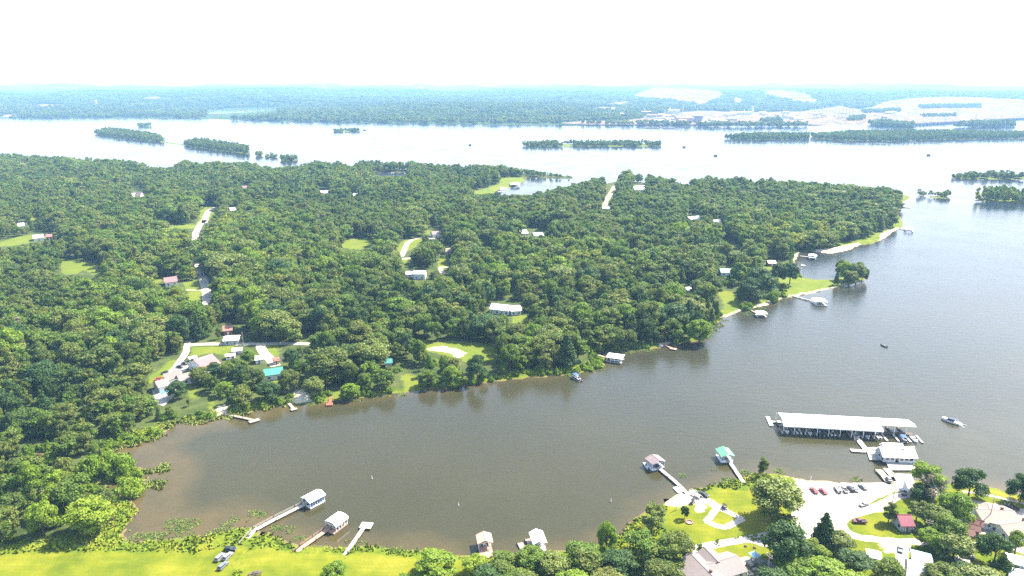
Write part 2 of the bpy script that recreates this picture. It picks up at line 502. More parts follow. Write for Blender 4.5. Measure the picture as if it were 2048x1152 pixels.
LAWNS = [   # mown or open grass, as the photo shows it
    [(935, 385), (975, 376), (1000, 366), (1000, 356), (1043, 353), (1052, 362), (1030, 375), (1000, 384), (960, 388)],
    [(390, 455), (402, 414), (425, 411), (434, 418), (417, 440), (398, 456)],
    [(280, 453), (340, 448), (395, 449), (390, 458), (330, 457)],
    [(385, 500), (389, 473), (394, 478), (391, 508)],
    [(-10, 486), (30, 475), (55, 469), (105, 470), (98, 479), (20, 493), (-10, 494)],
    [(63, 432), (82, 432), (79, 441), (60, 442)],
    [(120, 519), (155, 519), (195, 529), (199, 545), (190, 554), (165, 540), (150, 550), (122, 550)],
    [(364, 563), (405, 559), (405, 600), (384, 610), (374, 580)],
    [(295, 566), (328, 552), (322, 562), (300, 572)],
    [(678, 494), (698, 477), (738, 474), (742, 489), (720, 500)],
    [(790, 492), (814, 474), (838, 474), (843, 480), (822, 500), (806, 508), (797, 503)],
    [(849, 462), (873, 458), (867, 469), (852, 469)],
    [(800, 518), (822, 515), (810, 532), (803, 543)],
    [(874, 518), (895, 517), (902, 534), (887, 550), (877, 538)],
    [(955, 482), (985, 483), (982, 491), (957, 494)],
    [(1022, 632), (1040, 625), (1056, 634), (1050, 646), (1022, 649)],
    [(846, 686), (913, 682), (993, 690), (995, 705), (990, 724), (931, 726), (925, 717), (855, 703)],
    [(805, 752), (815, 745), (832, 752), (838, 775), (800, 782)],
    [(380, 692), (465, 692), (469, 706), (450, 712), (417, 706), (375, 714)],
    [(336, 720), (364, 716), (342, 743), (318, 768), (294, 766), (292, 755), (316, 742)],
    [(342, 743), (373, 736), (390, 740), (388, 752), (360, 752)],
    [(377, 768), (388, 763), (404, 794), (390, 799), (377, 792)],
    [(415, 794), (430, 796), (440, 818), (430, 832), (417, 820)],
    [(529, 688), (556, 689), (562, 715), (544, 716)],
    [(540, 749), (565, 747), (563, 774), (552, 772)],
    [(590, 774), (602, 775), (623, 789), (621, 799), (588, 806)],
    [(646, 797), (678, 779), (685, 792), (655, 801)],
    [(1433, 580), (1461, 583), (1483, 597), (1487, 617), (1442, 629), (1446, 605)],
    [(1506, 597), (1530, 600), (1519, 611), (1506, 612)],
    [(1548, 551), (1589, 557), (1680, 561), (1692, 567), (1661, 578), (1622, 586), (1575, 590), (1570, 574), (1549, 570)],
    [(1524, 529), (1545, 527), (1543, 540), (1526, 541)],
    [(1452, 525), (1461, 525), (1461, 535), (1452, 533)],
    [(1469, 566), (1490, 575), (1478, 581)],
    [(1224, 373), (1232, 371), (1230, 382), (1219, 390)],
]
SOUTH_LAWNS = [
    [(-400, 1107), (0, 1105), (130, 1101), (215, 1101), (320, 1102), (360, 1104), (374, 1112), (395, 1104), (430, 1097), (470, 1095), (500, 1095), (540, 1098), (575, 1104), (640, 1107), (690, 1113),
     (760, 1113), (830, 1120), (905, 1118), (940, 1115), (965, 1125), (960, 1400), (-400, 1400)],
    [(1335, 1015), (1380, 1000), (1400, 988), (1440, 984), (1500, 985), (1560, 1000), (1575, 1040), (1560, 1062), (1400, 1090), (1360, 1080), (1320, 1050)],
    [(1395, 1105), (1440, 1096), (1500, 1088), (1540, 1095), (1545, 1125), (1400, 1125)],
    [(1695, 1050), (1708, 1036), (1768, 1024), (1800, 1030), (1805, 1070), (1760, 1072), (1712, 1064)],
    [(1690, 1076), (1765, 1085), (1750, 1110), (1700, 1110), (1670, 1090)],
    [(1728, 1016), (1800, 984), (1812, 988), (1745, 1018)],
    [(1900, 962), (1930, 966), (1970, 974), (2048, 988), (2110, 1000), (2110, 1010), (2040, 1000), (1935, 984), (1900, 978)],
    [(1925, 990), (2000, 1000), (2050, 1012), (2040, 1020), (1925, 1002)],
    [(1915, 1092), (1943, 1090), (1935, 1108), (1915, 1112)],
    [(1780, 1000), (1850, 985), (1850, 1010), (1790, 1012)],
]
SANDY = [   # bare sand, clay and beach
    [(853, 697), (890, 693), (922, 698), (938, 708), (922, 715), (904, 706), (862, 701)],
    [(1630, 499), (1672, 494), (1717, 485), (1722, 491), (1694, 502), (1664, 509), (1626, 506)],
    [(1760, 468), (1794, 454), (1806, 457), (1773, 476), (1760, 482)],
    [(1320, 1002), (1335, 988), (1356, 983), (1382, 981), (1392, 992), (1400, 1002), (1378, 1014), (1350, 1020), (1328, 1014)],
    [(1570, 950), (1650, 957), (1740, 960), (1800, 958), (1800, 970), (1600, 968)],
    [(590, 778), (602, 777), (623, 790), (620, 800), (592, 806)],
    [(1318, 686), (1345, 682), (1346, 690), (1330, 697)],
    [(1440, 632), (1486, 616), (1530, 603), (1562, 592), (1568, 598), (1486, 625), (1442, 640)],
    [(1574, 590), (1622, 582), (1664, 573), (1694, 565), (1732, 558), (1736, 565), (1680, 577), (1624, 590), (1576, 594)],
    [(1590, 508), (1604, 503), (1606, 510), (1596, 526), (1588, 530)],
    [(1765, 1083), (1800, 1085), (1790, 1108), (1760, 1100)],
    [(655, 336), (700, 326), (712, 331), (700, 337)],
    [(430, 816), (452, 806), (456, 822), (436, 834)],
    [(1199, 412), (1213, 402), (1216, 412)],
    [(1000, 374), (1030, 376), (1005, 382)],
    [(1266, 372), (1290, 370), (1296, 380), (1270, 380)],
]
def union_sd(polys, marg, warp=True):
    out = np.full(gx.shape, -marg)
    for p in polys:
        out = np.maximum(out, poly_sd(wx if warp else gx, wy if warp else gy, WP(p, LZ), marg))
    return out
sd_lawn = union_sd(LAWNS + SOUTH_LAWNS, 12)
sd_lawn = np.minimum(sd_lawn, -union_sd([[(490, 1088), (514, 1082), (505, 1100), (489, 1124), (480, 1170), (456, 1170), (470, 1124)]], 12))
sd_sand = union_sd(SANDY, 12)
# beneath the canopy there is leaf litter; the woods lie north of the bay and round its west end
WOODLAND = np.vstack([WP([(-600, 1092), (60, 1092), (110, 1085), (170, 1062), (235, 1050), (225, 980), (190, 920), (215, 885), (300, 860), (400, 835),
                          (560, 805), (800, 780), (1100, 745), (1200, 720), (1400, 676), (1440, 625), (1560, 590), (1600, 545), (1600, 510), (1780, 460), (1800, 400), (1780, 392),
                          (1240, 360), (1150, 352), (1050, 342), (900, 336), (100, 318), (-800, 316)])])
sd_wood = poly_sd(wx, wy, WOODLAND, 12)
gz = np.where(sd_shore > 0, np.minimum(LZ, sd_shore * 0.22), np.maximum(-3.0, sd_shore * 0.16))

def grid_mesh(name, X, Y, Z, attrs=None):
    ny, nx = X.shape
    v = np.stack([X, Y, Z], -1).reshape(-1, 3)
    i = np.arange(ny * nx).reshape(ny, nx)
    f = np.stack([i[:-1, :-1], i[:-1, 1:], i[1:, 1:], i[1:, :-1]], -1).reshape(-1, 4)
    me = bpy.data.meshes.new(name)
    me.vertices.add(len(v)); me.vertices.foreach_set('co', v.ravel().astype(np.float32))
    me.loops.add(f.size); me.loops.foreach_set('vertex_index', f.ravel().astype(np.int32))
    me.polygons.add(len(f)); me.polygons.foreach_set('loop_start', (np.arange(len(f)) * 4).astype(np.int32))
    me.polygons.foreach_set('use_smooth', np.ones(len(f), bool))
    for k, a in (attrs or {}).items():
        at = me.attributes.new(k, 'FLOAT', 'POINT')
        at.data.foreach_set('value', a.ravel().astype(np.float32))
    me.update(); me.validate()
    o = bpy.data.objects.new(name, me)
    COL.objects.link(o)
    return o

def attr(t, name):
    return N(t, 'ShaderNodeAttribute', attribute_name=name).outputs['Fac']

# ground material
m, t, b = nodes_of('ground')
pos = wpos(t)
n_f = noise(t, pos, 0.9, 5, 0.7); n_m = noise(t, pos, 0.12, 5, 0.65); n_l = noise(t, pos, 0.03, 4, 0.6)
rough_grass = ramp(t, n_m, [(0.3, (0.055, 0.09, 0.006)), (0.5, (0.095, 0.125, 0.008)), (0.7, (0.15, 0.15, 0.012))])
rough_grass = mixc(t, 1.0, rough_grass, ramp(t, n_f, [(0.3, (0.6, 0.65, 0.6)), (0.7, (1.3, 1.25, 1.2))]), 'MULTIPLY')
mp = N(t, 'ShaderNodeMapping'); mp.inputs['Scale'].default_value = (0.05, 0.5, 1); mp.inputs['Rotation'].default_value = (0, 0, R(8)); t.links.new(pos, mp.inputs['Vector'])
n_stripe = noise(t, mp.outputs[0], 1.0, 3, 0.6)
lawn = ramp(t, n_l, [(0.3, (0.075, 0.10, 0.006)), (0.5, (0.125, 0.135, 0.008)), (0.7, (0.175, 0.16, 0.016))])
lawn = mixc(t, 1.0, lawn, ramp(t, n_stripe, [(0.3, (0.86, 0.9, 0.85)), (0.7, (1.1, 1.08, 1.1))]), 'MULTIPLY')
lawn = mixc(t, 1.0, lawn, ramp(t, n_m, [(0.3, (0.78, 0.86, 0.8)), (0.6, (1.08, 1.05, 1.05))]), 'MULTIPLY')
lawn_n = mixc(t, 0.6, lawn, (0.085, 0.12, 0.018))
sepy = N(t, 'ShaderNodeSeparateXYZ'); t.links.new(pos, sepy.inputs[0])
lawn = mixc(t, mrange(t, sepy.outputs[1], 230, 330), lawn, lawn_n)
litter = ramp(t, n_m, [(0.35, (0.03, 0.045, 0.012)), (0.6, (0.06, 0.075, 0.02)), (0.75, (0.10, 0.09, 0.035))])
sandc = ramp(t, n_m, [(0.3, (0.52, 0.43, 0.28)), (0.7, (0.66, 0.58, 0.46))])
mud = ramp(t, n_f, [(0.3, (0.10, 0.075, 0.035)), (0.7, (0.17, 0.125, 0.06))])
wob = math_(t, 'MULTIPLY', math_(t, 'SUBTRACT', n_f, 0.5), 3.0)
def mask(name, lo, hi):
    return mrange(t, math_(t, 'ADD', attr(t, name), wob), lo, hi)
c = mixc(t, mask('sd_wood', -0.5, 1.5), rough_grass, litter)
c = mixc(t, mask('sd_lawn', -0.4, 0.6), c, lawn)
c = mixc(t, mask('sd_sand', -0.4, 0.8), c, sandc)
c = mixc(t, mrange(t, math_(t, 'ADD', attr(t, 'sd_shore'), math_(t, 'MULTIPLY', wob, 0.5)), 0.9, 0.1), c, mixc(t, mask('sd_lawn', -6, 0), mud, mixc(t, 0.5, mud, rough_grass)))
t.links.new(c, b.inputs['Base Color'])
b.inputs['Roughness'].default_value = 1.0
b.inputs['Specular IOR Level'].default_value = 0.1
bp = N(t, 'ShaderNodeBump'); bp.inputs['Strength'].default_value = 0.5; bp.inputs['Distance'].default_value = 0.4
t.links.new(n_f, bp.inputs['Height']); t.links.new(bp.outputs[0], b.inputs['Normal'])
ground = grid_mesh('ground', gx, gy, gz, {'sd_shore': sd_shore, 'sd_lawn': sd_lawn, 'sd_sand': sd_sand, 'sd_wood': sd_wood})
ground.data.materials.append(m)
tag(ground, kind='structure')

def lookup(A, x, y):
    """bilinear lookup of a ground array at world x, y"""
    x = np.clip(np.asarray(x, float), GX[0], GX[-1] - 1e-3); y = np.clip(np.asarray(y, float), GY[0], GY[-1] - 1e-3)
    i = np.clip(np.searchsorted(GX, x) - 1, 0, len(GX) - 2); j = np.clip(np.searchsorted(GY, y) - 1, 0, len(GY) - 2)
    u = (x - GX[i]) / (GX[i + 1] - GX[i]); v = (y - GY[j]) / (GY[j + 1] - GY[j])
    return (A[j, i] * (1 - u) + A[j, i + 1] * u) * (1 - v) + (A[j + 1, i] * (1 - u) + A[j + 1, i + 1] * u) * v

# ------------------------------------------------------------------ water
m, t, b = nodes_of('lake_water')
pos = wpos(t)
sepw = N(t, 'ShaderNodeSeparateXYZ'); t.links.new(pos, sepw.inputs[0])
big = noise(t, pos, 0.010, 4, 0.6)
deep = ramp(t, big, [(0.3, (0.031, 0.029, 0.011)), (0.7, (0.040, 0.036, 0.014))])
fine_w = noise(t, pos, 0.25, 4, 0.7)
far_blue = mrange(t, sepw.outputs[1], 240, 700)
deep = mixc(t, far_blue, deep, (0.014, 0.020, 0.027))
shal = ramp(t, noise(t, pos, 0.06, 4, 0.6), [(0.3, (0.055, 0.043, 0.016)), (0.7, (0.088, 0.062, 0.022))])
sdw = attr(t, 'sd_water')      # distance from the shore, negative in the water
f1 = mrange(t, math_(t, 'ADD', sdw, math_(t, 'MULTIPLY', math_(t, 'SUBTRACT', noise(t, pos, 0.05, 4, 0.6), 0.5), 17)), -9, 3, 0, 0.75)
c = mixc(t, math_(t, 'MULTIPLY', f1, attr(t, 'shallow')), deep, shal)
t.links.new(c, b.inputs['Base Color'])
b.inputs['IOR'].default_value = 1.33
rr = ramp(t, noise(t, pos, 0.02, 3, 0.6), [(0.35, (0.08,) * 3), (0.65, (0.20,) * 3)])
t.links.new(rr, b.inputs['Roughness'])
mp = N(t, 'ShaderNodeMapping'); mp.inputs['Rotation'].default_value = (0, 0, R(-22)); mp.inputs['Scale'].default_value = (0.35, 1.0, 1.0)
t.links.new(pos, mp.inputs['Vector'])
w1 = noise(t, mp.outputs[0], 0.42, 3, 0.6, 0.3)
w2 = noise(t, pos, 1.7, 3, 0.65)
hgt = math_(t, 'ADD', math_(t, 'MULTIPLY', w1, 0.55), math_(t, 'MULTIPLY', w2, 0.16))
bp = N(t, 'ShaderNodeBump'); bp.inputs['Distance'].default_value = 0.55
calm = mrange(t, math_(t, 'ADD', sepw.outputs[0], math_(t, 'MULTIPLY', sepw.outputs[1], 0.45)), 60, 330, 0.13, 0.6)
calm = math_(t, 'MULTIPLY', calm, mrange(t, sepw.outputs[1], 600, 1000, 1.0, 0.05))
t.links.new(calm, bp.inputs['Strength'])
t.links.new(hgt, bp.inputs['Height']); t.links.new(bp.outputs[0], b.inputs['Normal'])
MATS['lake_water'] = m
WX = np.concatenate([[-30000, -12000, -5000], np.linspace(-3100, -560, 40), np.arange(-540, 540, 6), np.linspace(560, 3100, 110), [5000, 12000, 30000]])
WY = np.concatenate([[-2000, -500], np.arange(100, 560, 6), 560 * np.exp(np.linspace(0.01, 1.65, 110)), [3600, 6000, 12000, 30000]])
ax_, ay_ = np.meshgrid(WX, WY)
sdwv = lookup(sd_shore, ax_, ay_)
# broad shallows: the marsh at the bay's west end, the beach and the north bank's foot
px_, py_ = to_px(ax_, ay_, 0.0)
shw = np.exp(-((ax_ + 150) / 75) ** 2 - ((ay_ - 225) / 60) ** 2) * 1.0
sh2 = np.where(ay_ < 330, 1.0, 0.55)
shallow = np.clip(sh2, 0, 1)
sdw_m = np.clip(sdwv + shw * 17, -60, 60)
water = grid_mesh('water', ax_, ay_, np.zeros_like(ax_), {'sd_water': sdw_m, 'shallow': shallow})
water.data.materials.append(m)
tag(water, kind='structure')

# ------------------------------------------------------------------ the far shore and the hills behind it
FARSHORE = WP([(-700, 233), (0, 236), (60, 237), (180, 236), (280, 234), (400, 237), (520, 241), (700, 245), (900, 248), (1100, 250), (1115, 252), (1300, 254), (1350, 256), (1480, 257),
               (1620, 255), (1640, 251), (1730, 247), (1840, 247), (1900, 244), (1960, 240), (2060, 237), (2700, 233)])
far_poly = np.vstack([FARSHORE, [[22000, 3600], [22000, 26000], [-22000, 26000], [-22000, 3600]]])
inlet = WP([(400, 227), (420, 222), (480, 219), (555, 217), (552, 219), (500, 225), (440, 228)])
FX = np.concatenate([np.linspace(-20000, -4500, 90)[:-1], np.linspace(-4500, 4500, 480), np.linspace(4500, 20000, 90)[1:]])
FY = 2850 * np.exp(np.linspace(0, math.log(25000 / 2850), 230))
fx, fy = np.meshgrid(FX, FY)
ffx = fx + 30 * fbm(fx, fy, 260, 3, 31); ffy = fy + 30 * fbm(fx, fy, 260, 3, 37)
sdf = poly_sd(ffx, ffy, far_poly, 400)
sdf = np.minimum(sdf, -poly_sd(ffx, ffy, inlet, 400))
for k in 'fg':
    sdf = np.maximum(sdf, poly_sd(fx, fy, WP(ISLANDS[k][0]), 200))
plain = 1 / (1 + np.exp(-(fx - 250 - (fy - 3000) * 0.05) / 260)) * 1 / (1 + np.exp((fy - 5400) / 400))    # the flat industrial river plain on the right
ridge = np.clip((fy - 2950) / 2600, 0, 1) * 50 + np.clip((fy - 5200) / 3200, 0, 1) * 45 + np.clip((fy - 9000) / 6000, 0, 1) * 62 + np.clip((fy - 15000) / 6000, 0, 1) * 40
hn = 0.72 + 0.85 * fbm(fx, fy, 1500, 5, 51) + 0.3 * fbm(fx, fy, 5200, 3, 71)
bump1 = np.exp(-((fx - 300) / 900) ** 2 - ((fy - 4300) / 700) ** 2) * 34
flat_in = 1 - 0.92 * np.exp(-((fx + 1750) / 800) ** 2 - ((fy - 4200) / 1000) ** 2)     # low ground round the far inlet
fz = np.clip(sdf * 0.1, -3, 3) + np.where(sdf > 0, np.clip(sdf / 350, 0, 1) * (np.maximum(ridge * hn, 0) + bump1) * (1 - 0.93 * plain) * flat_in, 0)
BARE = [[(1262, 201), (1300, 193), (1380, 190), (1440, 198), (1445, 205), (1400, 212), (1330, 207)],
        [(1165, 226), (1200, 219), (1240, 218), (1225, 224)], [(1210, 211), (1255, 208), (1252, 214), (1215, 216)],
        [(1520, 197), (1560, 195), (1610, 203), (1640, 212), (1590, 210), (1530, 203)], [(1460, 203), (1480, 206), (1487, 215), (1472, 211)],
        [(1120, 244), (1160, 240), (1250, 240), (1290, 233), (1330, 226), (1400, 221), (1500, 224), (1600, 222), (1680, 214), (1720, 219), (1790, 208), (1850, 206), (2060, 208), (2060, 236), (1960, 240), (1830, 247), (1640, 251), (1480, 254), (1300, 252)],
        [(0, 230), (30, 228), (40, 231), (10, 233)], [(60, 219), (90, 216), (145, 216), (146, 219), (80, 221)], [(285, 207), (320, 206), (320, 208), (290, 209)],
        [(325, 209), (340, 206), (340, 208), (328, 210)], [(170, 217), (180, 216), (180, 219)], [(20, 217), (50, 216), (50, 218)],
        [(350, 202), (368, 201), (366, 204), (352, 204)], [(640, 183), (668, 194), (662, 194), (636, 184)],
        [(980, 187), (1005, 187), (1005, 189), (980, 189)], [(836, 184), (850, 184), (848, 186), (836, 186)]]
sdb = np.full(fx.shape, -80.0)
for p in BARE:
    sdb = np.maximum(sdb, poly_sd(ffx, ffy, WP(p, 8), 80))
m, t, b = nodes_of('far_hills')
pos = wpos(t)
tex = noise(t, pos, 0.022, 6, 0.7); tex2 = noise(t, pos, 0.0016, 4, 0.6)
wood = ramp(t, tex, [(0.3, (0.018, 0.040, 0.012)), (0.52, (0.040, 0.066, 0.020)), (0.72, (0.072, 0.10, 0.032))])
wood = mixc(t, 1.0, wood, ramp(t, tex2, [(0.35, (0.75, 0.8, 0.8)), (0.65, (1.3, 1.2, 1.1))]), 'MULTIPLY')
bare = ramp(t, noise(t, pos, 0.009, 7, 0.8), [(0.40, (0.04, 0.065, 0.025)), (0.47, (0.13, 0.12, 0.06)), (0.52, (0.16, 0.08, 0.052)), (0.6, (0.21, 0.155, 0.11))])
bare = mixc(t, ramp(t, noise(t, pos, 0.03, 4, 0.7), [(0.52, (0, 0, 0)), (0.6, (1, 1, 1))]), bare, (0.24, 0.19, 0.155))
c = mixc(t, mrange(t, math_(t, 'ADD', attr(t, 'sd_bare'), math_(t, 'MULTIPLY', math_(t, 'SUBTRACT', tex, 0.5), 60)), -8, 8), wood, bare)
t.links.new(c, b.inputs['Base Color'])
b.inputs['Roughness'].default_value = 1.0; b.inputs['Specular IOR Level'].default_value = 0.05
bp = N(t, 'ShaderNodeBump'); bp.inputs['Strength'].default_value = 1.0; bp.inputs['Distance'].default_value = 14
t.links.new(tex, bp.inputs['Height']); t.links.new(bp.outputs[0], b.inputs['Normal'])
far = grid_mesh('hills', fx, fy, fz, {'sd_bare': sdb})
far.data.materials.append(m)
tag(far, kind='structure')

def lookup_far(A, x, y):
    i = np.clip(np.searchsorted(FX, x) - 1, 0, len(FX) - 2); j = np.clip(np.searchsorted(FY, y) - 1, 0, len(FY) - 2)
    u = (x - FX[i]) / (FX[i + 1] - FX[i]); v = (y - FY[j]) / (FY[j + 1] - FY[j])
    return (A[j, i] * (1 - u) + A[j, i + 1] * u) * (1 - v) + (A[j + 1, i] * (1 - u) + A[j + 1, i + 1] * u) * v

# ------------------------------------------------------------------ haze: one closed box of thin air round everything
hz = MB().box(-24000, 24000, -3000, 26000, -6, 290).build('haze', bpy.data.materials.new('haze'))
hm = hz.data.materials[0]
hm.use_nodes = True
hm.node_tree.nodes.clear()
ho = N(hm.node_tree, 'ShaderNodeOutputMaterial')
hv = N(hm.node_tree, 'ShaderNodeVolumePrincipled')
hv.inputs['Color'].default_value = (0.36, 0.65, 1.0, 1)
hv.inputs['Density'].default_value = HAZE_DENSITY
hv.inputs['Anisotropy'].default_value = 0.0
hm.node_tree.links.new(hv.outputs[0], ho.inputs['Volume'])
tag(hz, 'thin pale summer haze over the lake and hills', kind='stuff')
# ------------------------------------------------------------------ houses: (name, category, label, [volumes]); a volume = ridge end pixels, width m, wall height, roof rise, roof, wall
HOUSES = [
 ('house', 'house', 'large tan-roofed house with crossing wings beside the pale lane at the bottom of the picture',
  [((1380, 1107), (1432, 1160), 11, 3.0, 2.4, 'shingle', 'siding_cream'), ((1409, 1096), (1434, 1122), 8, 2.9, 2.2, 'shingle', 'siding_cream'), ((1412, 1130), (1474, 1112), 9.5, 2.7, 2.0, 'shingle', 'siding_cream')]),
 ('cabin', 'cabin', 'small cabin with a deep red metal roof beside the oval lawn',
  [((1796, 1030), (1820, 1030), 6.2, 2.7, 2.0, 'roof_dark_red', 'siding_grey')]),
 ('house', 'house', 'long low house with a pale tan roof and white walls near the right picture edge',
  [((1953, 1019), (2026, 1022), 10.5, 2.7, 1.7, 'shingle_light', 'siding_white'), ((1975, 1008), (1979, 1020), 7, 2.7, 1.6, 'shingle_light', 'siding_white')]),
 ('house', 'house', 'white gabled house with a dark window pair, in front of the long pale-roofed house',
  [((2001, 1050), (2070, 1040), 7.5, 2.7, 1.7, 'shingle_light', 'siding_white')]),
 ('shed', 'shed', 'rust-roofed shed nearest to the oval lawn side of the outbuilding row', [((1902, 1050), (1914, 1054), 2.6, 2.3, 1.2, 'shingle_rust', 'brick_red')]),
 ('shed', 'shed', 'reddish brown shed with a small white door, lowest of the outbuildings', [((1926, 1056), (1946, 1058), 3.4, 2.4, 1.3, 'shingle_brown', 'brick_red')]),
 ('shed', 'shed', 'brown shed just above the reddish one in the outbuilding row', [((1942, 1047), (1957, 1051), 3.0, 2.4, 1.2, 'shingle_rust', 'brick_red')]),
 ('shed', 'shed', 'small shed with an ochre yellow end wall by the long pale-roofed house', [((1950, 1037), (1962, 1041), 3.0, 2.4, 1.2, 'shingle_rust', 'siding_yellow')]),
 ('mobile_home', 'house', 'long home with a pale blue metal roof at the bottom right', [((1826, 1110), (1862, 1119), 7.5, 2.8, 0.8, 'roof_blue', 'siding_blue')]),
 ('mobile_home', 'house', 'long home with a bright white roof in front of the blue-roofed one', [((1818, 1134), (1858, 1146), 9.5, 2.8, 0.8, 'roof_white', 'siding_grey')]),
 ('mobile_home', 'house', 'long narrow home with a white roof under the slender lane tree', [((2018, 1112), (2080, 1126), 4.6, 2.8, 0.7, 'roof_white', 'siding_grey')]),
 ('mobile_home', 'house', 'white-roofed home in the very bottom right corner', [((2020, 1139), (2085, 1156), 4.6, 2.8, 0.7, 'roof_white', 'siding_grey')]),
 ('shed', 'shed', 'small white-roofed shed on the grass above the bottom trees', [((1736, 1102), (1760, 1107), 3.6, 2.2, 0.7, 'roof_white', 'siding_white')]),
 ('barn', 'barn', 'big barn with a faded red roof and white front in the west clearing', [((389, 720), (423, 709), 15.5, 4.0, 3.2, 'roof_pink', 'siding_white')]),
 ('house', 'house', 'rambling brown-roofed house with white walls and a blue pool',
  [((311, 763), (333, 757), 9, 3.2, 2.0, 'shingle', 'siding_white'), ((328, 748), (356, 743), 8, 3.0, 2.0, 'shingle', 'siding_white'), ((355, 751), (378, 745), 7.5, 2.8, 1.8, 'shingle', 'siding_white')]),
 ('house', 'house', 'narrow house with a teal metal roof and white deck above the bay', [((527, 739), (564, 734), 8, 3.2, 2.0, 'roof_teal', 'siding_white')]),
 ('mobile_home', 'house', 'pale blue-white home beside the north lane', [((449, 674), (478, 672), 8, 2.9, 1.0, 'roof_white', 'siding_grey')]),
 ('house', 'house', 'dark house with a weathered red roof among trees above the north lane', [((446, 652), (463, 650), 8, 3.0, 2.0, 'shingle_rust', 'brick_red')]),
 ('shed', 'shed', 'open white lean-to on the north lane edge of the west clearing', [((465, 697), (483, 695), 5, 2.4, 0.8, 'roof_grey_white', 'siding_grey')]),
 ('camper', 'camper', 'white camper parked below the lean-to', [((452, 709), (469, 707), 3.4, 2.2, 0.5, 'roof_white', 'siding_white')]),
 ('shed', 'shed', 'little brown shed beside the curving sandy drive', [((545, 716), (557, 714), 4, 2.4, 1.2, 'shingle_rust', 'siding_cream')]),
 ('camper', 'camper', 'white trailer behind the faded red barn', [((378, 715), (391, 712), 3.0, 2.1, 0.4, 'roof_white', 'siding_white')]),
 ('garage', 'garage', 'white-roofed garage at the top of the curving sandy drive', [((510, 713), (524, 711), 6, 2.6, 1.0, 'roof_white', 'siding_white')]),
 ('house', 'house', 'house with a dark panelled roof and a red base in the middle of the woods', [((813, 543), (827, 543), 7, 3.0, 1.2, 'roof_white', 'siding_white'), ((828, 541), (851, 541), 9, 4.4, 1.8, 'siding_grey', 'siding_white')]),
 ('house', 'house', 'big white-roofed house in the wood right of centre', [((985, 607), (1022, 611), 10, 3.4, 2.2, 'roof_white', 'siding_white'), ((1020, 612), (1040, 611), 10, 3.2, 2.0, 'roof_grey_white', 'siding_white')]),
 ('house', 'house', 'house with a pale green roof near the grassy point', [((1440, 537), (1462, 537), 9, 3.2, 2.2, 'roof_teal', 'siding_white')]),
 ('shed', 'shed', 'red shed on the cove shore behind the grassy point', [((1535, 521), (1550, 521), 6, 2.8, 1.6, 'roof_red', 'brick_red')]),
 ('house', 'house', 'pink-roofed house left of the straight forest lane', [((328, 556), (352, 553), 11, 3.4, 2.4, 'roof_pink', 'siding_white')]),
 ('house', 'house', 'tall pale house with steep roofs deep in the left woods', [((264, 387), (273, 386), 9, 7.5, 4.0, 'roof_grey_white', 'siding_white'), ((272, 384), (283, 384), 10, 9.0, 5.0, 'roof_brown', 'siding_white')]),
 ('house', 'house', 'low white-roofed house by the meadow at the left edge', [((66, 471), (86, 469), 12, 3.2, 1.8, 'roof_white', 'siding_white')]),
 ('barn', 'barn', 'small red and white barn beside the meadow at the left edge', [((92, 469), (104, 468), 9, 3.2, 1.8, 'roof_pink', 'brick_red')]),
 ('house', 'house', 'small white-roofed house in the trees at the far left', [((36, 447), (47, 446), 11, 3.2, 2.0, 'roof_white', 'siding_white')]),
 ('house', 'house', 'grey-roofed house at the head of the middle clearing', [((863, 463), (877, 462), 11, 3.4, 2.2, 'shingle', 'siding_white')]),
 ('house', 'house', 'white roof farthest right among the woods below the lake horizon', [((1376, 434), (1400, 432), 12, 3.4, 2.0, 'roof_white', 'brick_red')]),
 ('house', 'house', 'thin white roof right of the red-walled forest house', [((1427, 440), (1441, 440), 10, 3.4, 1.6, 'roof_grey_white', 'siding_cream')]),
 ('house', 'house', 'pale house in the sandy gap near the far tree line', [((1268, 375), (1288, 375), 14, 4, 2.4, 'roof_white', 'siding_white')]),
 ('house', 'house', 'dark-roofed house on the far lake side of the woods', [((1362, 363), (1374, 363), 14, 4, 4.4, 'roof_brown', 'siding_white')]),
 ('house', 'house', 'pale-roofed house at the end of the sandy forest track', [((1208, 413), (1221, 414), 10, 3.2, 1.6, 'roof_white', 'siding_cream')]),
 ('cabin', 'cabin', 'cabin with a green roof hidden in the trees above the bay', [((770, 718), (783, 717), 5, 3, 1.4, 'roof_teal', 'siding_grey')]),
 ('cabin', 'cabin', 'tiny white-roofed cabin in the wood left of the sloping lawn', [((1372, 575), (1384, 574), 6, 2.8, 1.4, 'roof_white', 'siding_white')]),
 ('house', 'house', 'white roof left of the two in the far central woods', [((641, 382), (655, 381), 14, 3.6, 2.2, 'roof_white', 'siding_white')]),
 ('house', 'house', 'small white roof right of the two in the far central woods', [((708, 387), (717, 387), 12, 3.6, 2.2, 'roof_white', 'siding_white')]),
 ('house', 'house', 'orange-red roof in the far left woods above the grassy lane bend', [((484, 373), (493, 372), 12, 3.6, 2.2, 'roof_red', 'siding_cream')]),
 ('house', 'house', 'white roof just right of the grassy lane bend', [((459, 416), (469, 415), 11, 3.6, 2.2, 'roof_white', 'siding_cream')]),
 ('house', 'house', 'white-roofed house right of the middle clearing, third from the large pine group', [((1066, 466), (1084, 465), 12, 3.6, 2.0, 'roof_grey_white', 'siding_grey')]),
 ('house', 'house', 'pale roof between the pines right of the middle clearing', [((1038, 461), (1052, 460), 12, 3.6, 2.0, 'roof_white', 'siding_cream')]),
 ('house', 'house', 'pale tan roof just below the grey-roofed house of the middle clearing', [((887, 497), (902, 496), 10, 3.2, 1.8, 'shingle_light', 'siding_cream')]),
]
